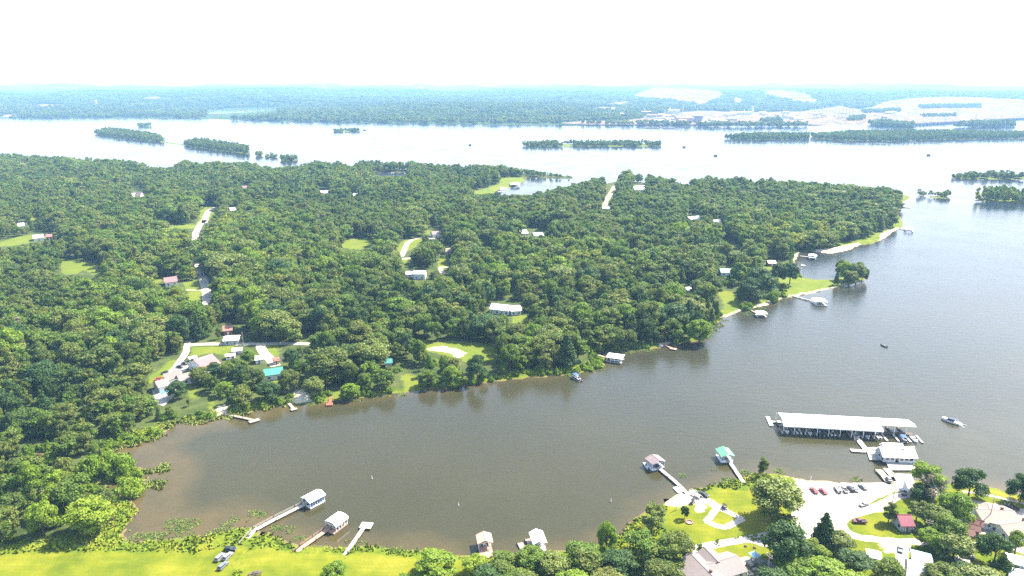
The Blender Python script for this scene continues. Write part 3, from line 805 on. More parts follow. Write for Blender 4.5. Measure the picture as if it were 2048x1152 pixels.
def house_open(vols):
    out = []
    for a, b_, w_, wh, rh, *_ in vols:
        if a[1] > 820: continue
        s = ppm(a[0], a[1], LZ)
        dx = 1.0 + 0.28 * w_ * s
        up = 3
        if a[1] < 500: up = 1
        dn = 0.30 * w_ * s * 0.5 + (wh * 0.7 + rh) * s * (0.75 if a[1] > 500 else 0.25)
        x0, x1 = min(a[0], b_[0]) - dx * 0.6, max(a[0], b_[0]) + dx * 0.6
        y0, y1 = min(a[1], b_[1]) - up, max(a[1], b_[1]) + dn
        out.append([(x0, y0), (x1, y0), (x1, y1), (x0, y1)])
    return out
# ------------------------------------------------------------------ trees: prototypes
def ico(sub=1):
    bm = bmesh.new(); bmesh.ops.create_icosphere(bm, subdivisions=sub, radius=1.0)
    v = np.array([p.co[:] for p in bm.verts]); f = np.array([[q.index for q in p.verts] for p in bm.faces]); bm.free()
    return v, f
ICO1, ICO2 = ico(1), ico(2)

def raw_mesh(name, v, f, mat=None, smooth=False):
    me = bpy.data.meshes.new(name)
    k = f.shape[1]
    me.vertices.add(len(v)); me.vertices.foreach_set('co', v.ravel().astype(np.float32))
    me.loops.add(f.size); me.loops.foreach_set('vertex_index', f.ravel().astype(np.int32))
    me.polygons.add(len(f)); me.polygons.foreach_set('loop_start', (np.arange(len(f)) * k).astype(np.int32))
    me.polygons.foreach_set('use_smooth', np.full(len(f), smooth))
    me.update()
    if mat is not None:
        me.materials.append(mat)
    return me

def cards(pts, nrm, size, rng, tilt=0.55):
    """one small bent leaf-spray (two triangles) per point, facing roughly nrm"""
    n = len(pts)
    nn = nrm + rng.normal(0, tilt, (n, 3)); nn /= np.linalg.norm(nn, axis=1, keepdims=True)
    a = np.cross(nn, rng.normal(0, 1, (n, 3))); a /= np.linalg.norm(a, axis=1, keepdims=True)
    b2 = np.cross(nn, a)
    s = (size * rng.uniform(0.6, 1.35, n))[:, None]
    p0 = pts - a * s * 0.5; p2 = pts + a * s * 0.5
    p1 = pts + b2 * s * 0.42 + nn * s * 0.14; p3 = pts - b2 * s * 0.42 + nn * s * 0.14
    v = np.stack([p0, p1, p2, p3], 1).reshape(-1, 3)
    i = np.arange(n) * 4
    f = np.concatenate([np.stack([i, i + 1, i + 2], 1), np.stack([i, i + 2, i + 3], 1)])
    return v, f

def crown_geo(seed, kind='oak', ncards=3000, csize=0.75, core=True):
    """crown of a tree 15 m tall, about 12 m wide; lobes on limbs, leaf sprays over the lobes"""
    rng = np.random.default_rng(seed)
    L = []
    if kind == 'oak':
        for i in range(30):
            a = rng.uniform(0, 2 * math.pi); rr = math.sqrt(rng.uniform(0, 1)) * 4.4
            top = 12.8 - 0.2 * rr ** 2 + rng.normal(0, 0.8)
            if i % 5 < 2:      # the skirt of the crown
                rr = rng.uniform(3.0, 4.6); top = rng.uniform(3.6, 8.2)
            z = top
            r = rng.uniform(1.35, 2.3)
            L.append((rr * math.cos(a), rr * math.sin(a), max(3.4, z), r))
    elif kind == 'tall':
        for i in range(20):
            a = rng.uniform(0, 2 * math.pi); z = rng.uniform(4.5, 14); rr = rng.uniform(0.3, 1) * (3.4 - abs(z - 8.5) * 0.32)
            L.append((rr * math.cos(a), rr * math.sin(a), z, rng.uniform(1.1, 1.9)))
    elif kind == 'sparse':
        for i in range(24):
            a = rng.uniform(0, 2 * math.pi); z = rng.uniform(4.5, 14); rr = rng.uniform(0.5, 1) * (4.6 - abs(z - 8.5) * 0.38)
            L.append((rr * math.cos(a), rr * math.sin(a), z, rng.uniform(0.75, 1.35)))
    elif kind == 'pine':
        for i in range(34):
            z = 2.2 + 12.6 * (i / 34); a = i * 2.4 + rng.uniform(-.4, .4); rr = (15.2 - z) * 0.20
            L.append((rr * math.cos(a), rr * math.sin(a), z, 0.45 + (15.2 - z) * 0.095))
    elif kind == 'bush':
        for i in range(16):
            a = rng.uniform(0, 2 * math.pi); rr = math.sqrt(rng.uniform(0, 1)) * 4.6
            L.append((rr * math.cos(a), rr * math.sin(a), rng.uniform(1.0, 5.2) * (1 - rr / 9), rng.uniform(1.3, 2.2)))
    elif kind == 'round':
        for i in range(26):
            a = rng.uniform(0, 2 * math.pi); ph = math.acos(rng.uniform(-0.75, 1)); q = rng.uniform(0.75, 1)
            L.append((4.3 * q * math.sin(ph) * math.cos(a), 4.3 * q * math.sin(ph) * math.sin(a), 8.6 + 4.9 * q * math.cos(ph), rng.uniform(1.2, 1.8)))
    L = np.array(L)
    flat = 0.82
    w_ = L[:, 3] ** 2; w_ /= w_.sum()
    idx = rng.choice(len(L), ncards, p=w_)
    d = rng.normal(0, 1, (ncards, 3)); d[:, 2] += 0.35
    d /= np.linalg.norm(d, axis=1, keepdims=True)
    rad = L[idx, 3] * rng.uniform(0.78, 1.12, ncards)
    pts = L[idx, :3] + d * rad[:, None] * np.array([1, 1, flat])
    v, f = cards(pts, d, csize, rng)
    if core:
        cv, cf = ICO1
        V, F = [v], [f]; off = len(v)
        for (x, y, z, r) in L:
            q = cv * (r * 0.74) * np.array([1, 1, flat]) * rng.uniform(0.85, 1.12, (len(cv), 1)) + np.array([x, y, z])
            V.append(q); F.append(cf + off); off += len(cv)
        v, f = np.vstack(V), np.vstack(F)
    return v, f, L

def trunk_geo(L, seed, r0=0.36, bare=0):
    rng = random.Random(seed)
    mb = MB()
    zt = min(9.5, float(L[:, 2].mean()) + 1)
    bend = (rng.uniform(-.3, .3), rng.uniform(-.3, .3))
    mb.tube((0, 0, -0.6), (bend[0] * .5, bend[1] * .5, zt * 0.45), r0, r0 * 0.75, 7)
    mb.tube((bend[0] * .5, bend[1] * .5, zt * 0.45), (bend[0], bend[1], zt), r0 * 0.75, r0 * 0.4, 7)
    order = sorted(range(len(L)), key=lambda i: rng.random())[:9 + bare]
    for i in order:
        z0 = zt * rng.uniform(0.4, 0.95)
        mb.tube((bend[0] * z0 / zt, bend[1] * z0 / zt, z0), tuple(L[i][:3]), r0 * 0.34, r0 * 0.1, 5)
    for i in range(bare * 3):
        q = L[rng.randrange(len(L))]
        e = Vector((rng.gauss(0, 1), rng.gauss(0, 1), rng.gauss(0.5, 1))).normalized() * rng.uniform(1.5, 2.6)
        mb.tube(tuple(q[:3]), (q[0] + e.x, q[1] + e.y, q[2] + e.z), 0.09, 0.02, 4)
    return mb

PROTO = {}      # kind -> list of (crown mesh, trunk mesh)
def make_proto(kind, seeds, mat, ncards, csize, bark='bark', bare=0, key=None):
    out = []
    for s in seeds:
        v, f, L = crown_geo(s, kind, ncards, csize, core=not bare)
        cm = raw_mesh('crown', v, f, MATS[mat])
        tm = trunk_geo(L, s, bare=bare).mesh('trunk'); tm.materials.append(MATS[bark])
        out.append((cm, tm))
    PROTO[key or kind] = out

make_proto('oak', (11, 12, 13, 14, 15), 'leaf_woods', 5200, 0.62)
make_proto('tall', (21, 22, 23), 'leaf_woods', 4000, 0.62)
make_proto('round', (31, 32), 'leaf_bright', 6400, 0.58)
make_proto('round', (33,), 'leaf_dark', 6400, 0.58, key='round_dark')
make_proto('oak', (34, 35), 'leaf_dark', 5600, 0.6, key='oak_dark')
make_proto('oak', (36, 37), 'leaf_bright', 5200, 0.62, key='oak_bright')
make_proto('oak', (38,), 'leaf_olive', 4600, 0.62, key='oak_olive')
make_proto('sparse', (41, 42), 'leaf_olive', 3400, 0.58, bark='bark_pale', bare=6)
make_proto('sparse', (43,), 'leaf_dry', 1500, 0.45, bark='bark_pale', bare=18, key='dead')
make_proto('pine', (51, 52), 'leaf_dark', 3600, 0.6)
make_proto('bush', (61, 62, 63), 'leaf_bright', 3000, 0.62)
# distant forms: the same trees from coarser sprays
def far_proto(kind, seeds, mat, n, cs):
    obs = []
    for s in seeds:
        v, f, L = crown_geo(s, kind, n, cs)
        me = raw_mesh('woodland_tree', v, f, MATS[mat])
        bm = bmesh.new(); bm.from_mesh(me)
        r = bmesh.ops.create_cone(bm, cap_ends=False, segments=5, radius1=0.35, radius2=0.15, depth=9)
        bmesh.ops.translate(bm, verts=r['verts'], vec=(0, 0, 4))
        bm.to_mesh(me); bm.free()
        obs.append(bpy.data.objects.new('woodland_tree', me))
    return obs
MID = (far_proto('oak', (71, 72, 73, 74, 75, 171), 'leaf_woods', 2100, 0.85) + far_proto('tall', (76, 77, 172), 'leaf_woods', 1700, 0.8) + far_proto('round', (78,), 'leaf_woods', 2100, 0.85)
       + far_proto('sparse', (173, 174, 175), 'leaf_woods', 1500, 0.8) + far_proto('pine', (176,), 'leaf_woods', 1400, 0.8))
DEADP = far_proto('sparse', (177,), 'leaf_dry', 420, 0.6)
FARP = far_proto('oak', (81, 82, 83), 'leaf_woods', 500, 1.6) + far_proto('tall', (84, 85), 'leaf_woods', 400, 1.5) + far_proto('sparse', (86,), 'leaf_woods', 400, 1.4)
BUSHP = far_proto('bush', (91, 92, 93), 'leaf_bright', 1300, 0.95)

def scatter(name, pts, scl, rotz, protos, label, group=None, kind='stuff', seed=1):
    """one object whose points carry copies of the prototype meshes"""
    me = bpy.data.meshes.new(name)
    n = len(pts)
    me.vertices.add(n); me.vertices.foreach_set('co', np.asarray(pts, np.float32).ravel())
    a = me.attributes.new('size', 'FLOAT_VECTOR', 'POINT'); a.data.foreach_set('vector', np.asarray(scl, np.float32).ravel())
    a = me.attributes.new('turn', 'FLOAT_VECTOR', 'POINT')
    rz = np.zeros((n, 3), np.float32); rz[:, 2] = rotz; a.data.foreach_set('vector', rz.ravel())
    a = me.attributes.new('which', 'INT', 'POINT'); a.data.foreach_set('value', np.random.default_rng(seed).integers(0, len(protos), n).astype(np.int32))
    o = bpy.data.objects.new(name, me); COL.objects.link(o)
    ng = bpy.data.node_groups.new(name, 'GeometryNodeTree')
    ng.interface.new_socket('Geometry', in_out='INPUT', socket_type='NodeSocketGeometry')
    ng.interface.new_socket('Geometry', in_out='OUTPUT', socket_type='NodeSocketGeometry')
    gi, go = ng.nodes.new('NodeGroupInput'), ng.nodes.new('NodeGroupOutput')
    jn = ng.nodes.new('GeometryNodeJoinGeometry')
    for p in protos:
        oi = ng.nodes.new('GeometryNodeObjectInfo'); oi.inputs['Object'].default_value = p
        g2 = ng.nodes.new('GeometryNodeGeometryToInstance')
        ng.links.new(oi.outputs['Geometry'], g2.inputs[0]); ng.links.new(g2.outputs[0], jn.inputs[0])
    ip = ng.nodes.new('GeometryNodeInstanceOnPoints')
    def na(nm, ty):
        q = ng.nodes.new('GeometryNodeInputNamedAttribute'); q.data_type = ty; q.inputs['Name'].default_value = nm
        return q.outputs['Attribute']
    ng.links.new(gi.outputs[0], ip.inputs['Points']); ng.links.new(jn.outputs[0], ip.inputs['Instance'])
    ip.inputs['Pick Instance'].default_value = True
    ng.links.new(na('which', 'INT'), ip.inputs['Instance Index'])
    ng.links.new(na('turn', 'FLOAT_VECTOR'), ip.inputs['Rotation'])
    ng.links.new(na('size', 'FLOAT_VECTOR'), ip.inputs['Scale'])
    ng.links.new(ip.outputs[0], go.inputs[0])
    md = o.modifiers.new('scatter', 'NODES'); md.node_group = ng
    return tag(o, label, group=group, kind=kind)

def one_tree(kind, variant, loc, rot, s, label, group=None, name='tree', cat='tree'):
    cm, tm = PROTO[kind][variant % len(PROTO[kind])]
    t_ = thing(name, loc, rot, label, cat, group, scale=s)
    c_ = bpy.data.objects.new('crown', cm); c_.parent = t_; COL.objects.link(c_)
    k_ = bpy.data.objects.new('trunk', tm); k_.parent = t_; COL.objects.link(k_)
    return t_

# ------------------------------------------------------------------ the woods: where trees may stand
SKYLINE = [(-50, 306), (100, 306), (200, 313), (290, 322), (302, 333), (345, 333), (350, 322), (370, 312), (400, 324), (480, 314), (525, 322), (545, 335), (590, 328),
           (640, 316), (680, 312), (690, 326), (705, 332), (712, 318), (725, 318), (760, 320), (800, 322), (835, 320), (900, 325), (950, 327), (1000, 327),
           (1050, 337), (1100, 344), (1147, 352), (1150, 360), (1165, 350), (1200, 350), (1215, 340), (1228, 345), (1232, 365), (1238, 345), (1245, 338), (1300, 337),
           (1325, 350), (1375, 358), (1405, 355), (1408, 347), (1470, 346), (1480, 352), (1550, 348), (1570, 360), (1620, 362), (1700, 368), (1760, 370), (1800, 378),
           (1822, 388), (1900, 388), (2300, 388), (2300, 200), (-50, 200)]
OPEN_VIEW = [SKYLINE, [(997, 379), (1030, 364), (1055, 356), (1144, 360), (1140, 363), (1110, 373), (1068, 384), (1062, 388), (1010, 390)],
             [(742, 346), (812, 345), (810, 351), (760, 352)],
             # roads, houses and yards seen through the trees
             [(384, 468), (396, 468), (395, 512), (406, 545), (425, 575), (424, 604), (404, 604), (394, 560), (384, 515)], [(388, 468), (398, 445), (410, 435), (412, 445), (400, 470)], [(408, 441), (412, 420), (432, 411), (436, 416), (420, 422), (416, 441)],
             [(322, 550), (356, 550), (356, 562), (322, 564)], [(262, 376), (284, 376), (284, 391), (262, 391)], [(60, 464), (106, 464), (106, 478), (60, 478)], [(34, 441), (50, 441), (50, 451), (34, 451)],
             [(810, 537), (855, 537), (855, 560), (810, 558)], [(858, 456), (880, 456), (880, 478), (858, 478)], [(980, 600), (1048, 600), (1048, 630), (980, 622)],
             [(366, 676), (382, 668), (384, 690), (374, 700), (345, 750), (338, 745), (362, 712)], [(372, 684), (630, 682), (630, 694), (372, 694)],
             [(372, 703), (444, 703), (444, 742), (372, 740)], [(300, 742), (384, 742), (382, 786), (348, 812), (300, 806)], [(446, 664), (480, 664), (480, 690), (446, 690)],
             [(444, 644), (468, 644), (468, 662), (444, 662)], [(450, 688), (486, 688), (486, 716), (450, 716)], [(516, 684), (534, 684), (556, 736), (536, 736), (520, 704)],
             [(524, 728), (570, 728), (572, 756), (524, 752)], [(542, 706), (566, 706), (566, 726), (542, 726)], [(1440, 528), (1468, 528), (1468, 545), (1440, 545)],
             [(1375, 430), (1402, 430), (1402, 438), (1375, 438)], [(1425, 436), (1442, 436), (1442, 443), (1425, 443)], [(1214, 352), (1234, 352), (1228, 390), (1212, 414), (1200, 414), (1212, 395)],
             [(1265, 368), (1292, 368), (1292, 380), (1265, 380)], [(765, 714), (788, 714), (788, 724), (765, 724)], [(1060, 455), (1095, 455), (1095, 468), (1060, 468)],
             [(1530, 515), (1555, 518), (1580, 523), (1580, 530), (1530, 527)], [(1350, 570), (1385, 572), (1385, 577), (1350, 577)], [(885, 490), (905, 488), (905, 500), (885, 502)],
             [(1536, 540), (1570, 548), (1570, 556), (1536, 552)], [(1450, 466), (1490, 502), (1480, 505), (1445, 470)], [(1590, 500), (1606, 500), (1600, 532), (1588, 532)],
             [(400, 790), (440, 792), (440, 835), (405, 820)]] + LAWNS + SANDY[:3] + [SANDY[5]] + [q_ for h_ in HOUSES for q_ in house_open(h_[3])]
rng = np.random.default_rng(7)
def candidates(x0, x1, y0, y1, step):
    X, Y = np.meshgrid(np.arange(x0, x1, step), np.arange(y0, y1, step))
    X = X.ravel() + rng.uniform(-.42, .42, X.size) * step; Y = Y.ravel() + rng.uniform(-.42, .42, Y.size) * step
    return X, Y
XY = [candidates(-1500, 1000, 150, 900, 8.4), candidates(-1700, 1300, 900, 1700, 9.6)]
X = np.concatenate([a[0] for a in XY]); Y = np.concatenate([a[1] for a in XY])
px, py = to_px(X, Y, 8.0)
keep = (np.abs(px - 1024) < 1260) & (py < 1300)
X, Y = X[keep], Y[keep]
Hh = (15.0 + 4.8 * fbm(X, Y, 110, 4, 91) + rng.normal(0, 2.4, X.size)) / 15.0
Hh = np.clip(Hh, 0.72, 1.6)
Hh *= np.where(lookup(sd_shore, X, Y) < 9, 0.8, 1.0)
Hh *= np.where(Y < 340, 0.82, 1.0)
Wd = Hh * np.clip(rng.lognormal(0.10, 0.30, X.size), 0.6, 2.0)
ok = ((vnoise(X / 12, Y / 12, 44) > 0.11) | (Y < 310)) & (lookup(sd_shore, X, Y) > 2.6) & (lookup(sd_wood, X, Y) > -1.0) & (lookup(sd_lawn, X, Y) < -1.5) & (lookup(sd_sand, X, Y) < -1.5)
X, Y, Hh, Wd = X[ok], Y[ok], Hh[ok], Wd[ok]
# a tree must leave in view the clearings, roads, roofs and water that the place shows from the drone
bad = np.zeros(X.size, bool)
for hf in (0.0, 0.25, 0.5, 0.75, 0.95):
    for dx in (-0.75, 0, 0.75):
        qx, qy = to_px(X + dx * 4.8 * Wd * (1 if hf > 0.2 else 0), Y, LZ + hf * 15 * Hh)
        for p in OPEN_VIEW:
            bad |= in_poly(qx, qy, p)
# where a full-grown tree would hide one of those, try a shorter one
for shrink in (0.78, 0.6, 0.45):
    again = np.zeros(X.size, bool)
    for hf in (0.0, 0.25, 0.5, 0.75, 0.95):
        for dx in (-0.75, 0, 0.75):
            qx, qy = to_px(X + dx * 4.8 * Wd * shrink * (1 if hf > 0.2 else 0), Y, LZ + hf * 15 * Hh * shrink)
            for p in OPEN_VIEW:
                again |= in_poly(qx, qy, p)
    fits = bad & ~again
    Hh[fits] *= shrink; Wd[fits] *= shrink * 1.1
    bad &= ~fits
small = bad & ~(lookup(sd_lawn, X, Y) > -4)
X2, Y2, H2 = X[small], Y[small], Hh[small]       # low growth where a full tree would not fit
X, Y, Hh, Wd = X[~bad], Y[~bad], Hh[~bad], Wd[~bad]
tree_px, tree_py = to_px(X, Y, LZ)
TREES = dict(x=X, y=Y, h=Hh, w=Wd)
bad2 = np.zeros(X2.size, bool)
for hf in (0.0, 0.5, 1.0):
    for dx in (-0.8, 0, 0.8):
        qx, qy = to_px(X2 + dx * 2.5, Y2, LZ + hf * 3.2)
        for p in OPEN_VIEW[1:]:
            bad2 |= in_poly(qx, qy, p)
X2, Y2, H2 = X2[~bad2], Y2[~bad2], H2[~bad2]
# ------------------------------------------------------------------ single trees one can point to: base pixel, crown width and whole height in pixels
NT = [
 (1553, 1040, 112, 98, 'oak_olive', 0, 'big spreading olive-green tree standing between the mown park and the gravel lot'),
 (1525, 952, 22, 40, 'tall', 1, 'slim leafy tree growing at the water edge behind the big lot tree'),
 (1369, 1037, 21, 30, 'round_dark', 0, 'small round dark green tree alone on the lawn below the sand patch'),
 (1303, 1062, 62, 66, 'sparse', 0, 'thin yellowish-green tree with bare twigs at the lawn water edge'),
 (1401, 1097, 12, 14, 'bush', 1, 'small bushy tree beside the pale lane near the tan-roofed house'),
 (1212, 1100, 44, 62, 'oak_bright', 0, 'light green upright tree leaning out over the bay east of the white boathouse'),
 (1285, 1120, 92, 70, 'oak', 0, 'broad green tree on the bank left of the park lawn'),
 (1350, 1128, 84, 74, 'oak', 1, 'dense green tree right beside the tan-roofed house, reaching the lane'),
 (1165, 1140, 92, 66, 'oak', 2, 'broad green tree on the bank below the leaning light green tree'),
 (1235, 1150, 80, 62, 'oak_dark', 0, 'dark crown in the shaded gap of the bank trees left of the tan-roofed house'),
 (1322, 1180, 88, 70, 'oak', 3, 'full green crown cut by the picture edge left of the tan-roofed house'),
 (1105, 1150, 72, 56, 'oak_olive', 0, 'yellowish crown among the bank trees right of the white-roofed boathouse'),
 (1064, 1138, 68, 54, 'oak', 4, 'green crown just below the bright bush by the white-roofed boathouse'),
 (1071, 1112, 32, 24, 'bush', 0, 'bright yellow-green bush in front of the white-roofed boathouse'),
 (1012, 1146, 84, 50, 'oak', 0, 'green crown between the two near boathouses'),
 (950, 1146, 56, 44, 'oak_bright', 1, 'green crown on the bank below the tan-roofed boathouse'),
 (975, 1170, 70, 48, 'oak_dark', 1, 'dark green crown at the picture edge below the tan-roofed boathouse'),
 (1040, 1180, 80, 52, 'oak', 2, 'rounded crown at the picture edge between the two near boathouses'),
 (1150, 1190, 90, 60, 'oak_bright', 0, 'bright green crown at the picture edge below the middle of the bank trees'),
 (1215, 1190, 90, 60, 'oak', 1, 'green crown at the picture edge under the bank trees'),
 (868, 1150, 92, 62, 'oak_bright', 0, 'broad bright green tree at the end of the mown field by the bay'),
 (805, 1160, 40, 22, 'bush', 2, 'low bush at the picture edge left of the broad bright tree'),
 (671, 1168, 62, 54, 'round', 0, 'round bright green tree alone on the mown field by the T-shaped dock'),
 (1568, 1128, 98, 98, 'oak_dark', 0, 'very dark tall tree between the lane and the gravel lot'),
 (1645, 1092, 46, 78, 'pine', 0, 'pointed dark evergreen at the lower edge of the gravel lot'),
 (1680, 1102, 56, 48, 'oak_olive', 0, 'pale green tree at the corner of the gravel lot entrance'),
 (1625, 1122, 66, 52, 'oak', 0, 'dark green crown just left of the pointed evergreen'),
 (1590, 1160, 84, 60, 'oak', 1, 'green crown below the very dark tree near the tan-roofed house'),
 (1650, 1165, 92, 60, 'oak_bright', 1, 'bright green crown near the picture edge below the pointed evergreen'),
 (1712, 1150, 80, 56, 'oak_dark', 1, 'dark crown left of the small white shed'),
 (1772, 1162, 66, 56, 'oak', 3, 'green crown below the small white shed'),
 (1700, 1190, 96, 56, 'oak_bright', 0, 'bright green crown at the picture edge below the small white shed'),
 (1545, 1185, 80, 60, 'oak_dark', 0, 'dark crown at the picture edge right of the tan-roofed house'),
 (1849, 984, 82, 72, 'round', 1, 'large dense round-topped bright green tree at the marina deck'),
 (1866, 1006, 58, 66, 'dead', 0, 'half-bare greyish brown tree in front of the round-topped tree'),
 (1838, 1000, 44, 40, 'oak_dark', 0, 'dark low crown beside the blue-grey launching ramp'),
 (1937, 992, 62, 66, 'oak_dark', 1, 'dark green tree alone on the shore lawn right of the marina'),
 (2040, 1004, 58, 66, 'oak_dark', 0, 'dark green tree at the shore by the right picture edge'),
 (1776, 1046, 30, 46, 'tall', 0, 'small upright tree casting a shadow on the oval lawn'),
 (1909, 1046, 74, 72, 'oak_bright', 0, 'wide leafy bright green tree left of the long pale-roofed house'),
 (1832, 1040, 46, 46, 'sparse', 1, 'greyish thin tree just above the red-roofed cabin'),
 (1868, 1060, 60, 60, 'oak_olive', 0, 'olive crown right of the red-roofed cabin'),
 (1893, 1092, 74, 72, 'oak', 2, 'green crown in the group between the cabin and the brown outbuildings'),
 (1862, 1100, 58, 54, 'oak_bright', 1, 'yellowish green crown above the utility pole by the long white home'),
 (1905, 1120, 76, 66, 'oak_olive', 0, 'brownish green crown right of the long blue and white home'),
 (1985, 1136, 72, 80, 'oak_dark', 1, 'large very dark tree above the long white-roofed homes'),
 (2029, 1108, 36, 54, 'tall', 2, 'slender tree by the lane at the right picture edge'),
 (1880, 1178, 76, 62, 'oak', 4, 'green crown at the picture edge right of the blue and white home'),
 (1955, 1176, 90, 56, 'oak_olive', 0, 'olive crown at the picture edge left of the long white-roofed homes'),
 (1925, 1160, 56, 44, 'oak_dark', 0, 'dark crown at the picture edge below the small grass corner'),
 (1555, 564, 34, 42, 'oak_dark', 0, 'left one of two round-crowned trees on the grassy point'),
 (1579, 569, 42, 50, 'round_dark', 0, 'right one of two round-crowned trees on the grassy point'),
 (1672, 569, 9, 38, 'pine', 1, 'slim dark tree at the near end of the wooded point'),
 (1688, 560, 34, 40, 'oak_bright', 0, 'leftmost crown of the clump on the wooded point'),
 (1712, 562, 38, 46, 'oak_olive', 0, 'tallest olive crown of the clump on the wooded point'),
 (1698, 567, 34, 34, 'oak', 1, 'low green crown in front of the clump on the wooded point'),
 (1724, 560, 26, 32, 'oak_dark', 0, 'dark crown at the lake side of the clump on the wooded point'),
 (1681, 548, 26, 34, 'oak', 3, 'rear crown of the clump on the wooded point'),
 (1398, 684, 54, 58, 'oak_bright', 1, 'bright yellow-green tree at the corner of the north bank'),
 (1487, 598, 26, 22, 'oak_dark', 1, 'small dark round tree on the sloping lawn near the north bank docks'),
 (1494, 616, 26, 20, 'bush', 0, 'low bush by the walkway of the small north bank boathouse'),
 (1565, 588, 20, 24, 'oak', 0, 'small tree where the long walkway leaves the grassy point'),
 (1545, 600, 30, 30, 'bush', 1, 'leafy bush at the water below the grassy point'),
 (1518, 590, 64, 62, 'oak_dark', 0, 'dense dark tree group crown left of the grassy point'),
 (237, 946, 62, 56, 'bush', 0, 'rounded bright bush standing in the marsh water'),
 (258, 980, 70, 46, 'bush', 1, 'low willow bush on an islet at the west end of the bay'),
 (185, 950, 78, 60, 'bush', 2, 'rounded willow thicket beside the muddy creek'),
 (119, 1096, 22, 20, 'bush', 0, 'dark shrub in the tall grass above the mown field'),
 (97, 1096, 14, 12, 'bush', 1, 'tiny shrub in the tall grass left of the dark shrub'),
]
NT += [
 (404, 768, 44, 40, 'oak', 1, 'tree on the right side of the brown-roofed pool house'),
 (356, 795, 44, 40, 'oak_dark', 0, 'dark tree covering the right half of the pool patio'),
 (432, 760, 40, 42, 'oak_dark', 1, 'dark tree just below the faded red barn'),
 (458, 762, 40, 44, 'oak', 2, 'tree right below the lower corner of the faded red barn'),
 (484, 768, 44, 46, 'oak_dark', 0, 'dark crown between the barn and the teal-roofed house'),
 (508, 778, 52, 50, 'oak', 0, 'large tree left below the teal-roofed house'),
 (450, 792, 38, 34, 'oak_bright', 0, 'rounded green tree above the bent-ended dock'),
 (484, 798, 40, 34, 'oak', 3, 'tree on the bank right of the bent-ended dock'),
 (536, 800, 48, 44, 'oak_dark', 1, 'dark tree on the bank left of the small white platform dock'),
 (580, 780, 44, 48, 'oak', 4, 'tree right of the lawn of the teal-roofed house'),
 (628, 792, 46, 46, 'oak_olive', 0, 'olive tree at the water between the sandy landing and the red dock'),
 (702, 794, 40, 38, 'oak_bright', 1, 'bright green tree on the bank right of the red T-shaped dock'),
 (498, 728, 30, 34, 'oak_bright', 1, 'green tree left of the white-roofed garage'),
 (586, 735, 40, 44, 'oak_dark', 0, 'dark tree right behind the teal-roofed house'),
 (856, 772, 42, 40, 'oak', 1, 'tree between the dirt patch and the bank below the sandy clearing'),
 (905, 768, 46, 44, 'oak_bright', 0, 'bright green tree below the left end of the sandy clearing'),
 (955, 762, 44, 62, 'oak_dark', 1, 'tall dark tree in front of the right end of the sandy clearing'),
]
NAME_OF = {'pine': 'pine_tree', 'bush': 'bush', 'dead': 'bare_tree'}
named_xy = []
for (bx, by, wpx, hpx, kind, var, lab) in NT:
    q = P(bx, by, LZ)
    s = ppm(bx, by, LZ)
    dep = math.atan2(CAM_H, math.hypot(q.x, q.y))
    H0 = {'bush': 6.6, 'pine': 15.6}.get(kind, 15.0)
    W0 = {'bush': 12.0, 'pine': 7.0, 'tall': 8.6, 'sparse': 10.5, 'dead': 10.5}.get(kind, 12.4)
    sw = wpx / s / W0
    # the silhouette of a crown seen from above: its height and part of its depth
    hh = max((hpx / s - wpx / s * 0.42 * math.sin(dep)) / math.cos(dep), wpx / s * 0.45) / H0
    named_xy.append((q.x, q.y, wpx / s / 2))
    nm = NAME_OF.get(kind, 'tree')
    z = min(LZ, max(-0.2, float(lookup(gz, q.x, q.y))))
    one_tree(kind, var, (q.x, q.y, z), (bx * 0.37) % 6.28, (sw, sw, hh), lab, None, nm, 'bush' if kind == 'bush' else 'tree')
nx_ = np.array(named_xy)

# keep the scattered woods off the single trees
def far_from_named(x, y, f=0.8):
    d = np.sqrt((x[:, None] - nx_[None, :, 0]) ** 2 + (y[:, None] - nx_[None, :, 1]) ** 2)
    return (d > nx_[None, :, 2] * f + 2.5).all(1)
k = far_from_named(X, Y)
X, Y, Hh, Wd = X[k], Y[k], Hh[k], Wd[k]
k = far_from_named(X2, Y2)
X2, Y2, H2 = X2[k], Y2[k], H2[k]

tpx, tpy = to_px(X, Y, LZ + 9)
infr = (tpx > -10) & (tpx < 2058) & (tpy < 1165)
dist = np.sqrt(X ** 2 + Y ** 2 + CAM_H ** 2)
size = Hh / dist
order = np.argsort(np.where(infr, -size, 1))
n_ind = 300 - len(NT)
ind = order[:n_ind]
rest = np.ones(X.size, bool); rest[ind] = False
zones = [(lambda a, b: b > 940 and a < 420, 'tree of the swampy wood below the muddy creek'),
         (lambda a, b: a < 330 and b > 800, 'tree of the thick wood by the marshy bay end'),
         (lambda a, b: a < 330, 'tree of the close wood left of the pool house'),
         (lambda a, b: a < 640, 'tree around the red-roofed barn and teal-roofed house'),
         (lambda a, b: a < 1000, 'tree of the north bank below the sandy clearing'),
         (lambda a, b: a < 1230, 'tree of the headland behind the pontoon boat'),
         (lambda a, b: True, 'tree of the north bank right of the wide-roofed boathouse')]
KINDS_W = ['oak'] * 9 + ['tall'] * 4 + ['oak_bright'] * 2 + ['oak_dark'] * 3 + ['oak_olive'] * 2 + ['pine']
rr_ = random.Random(5)
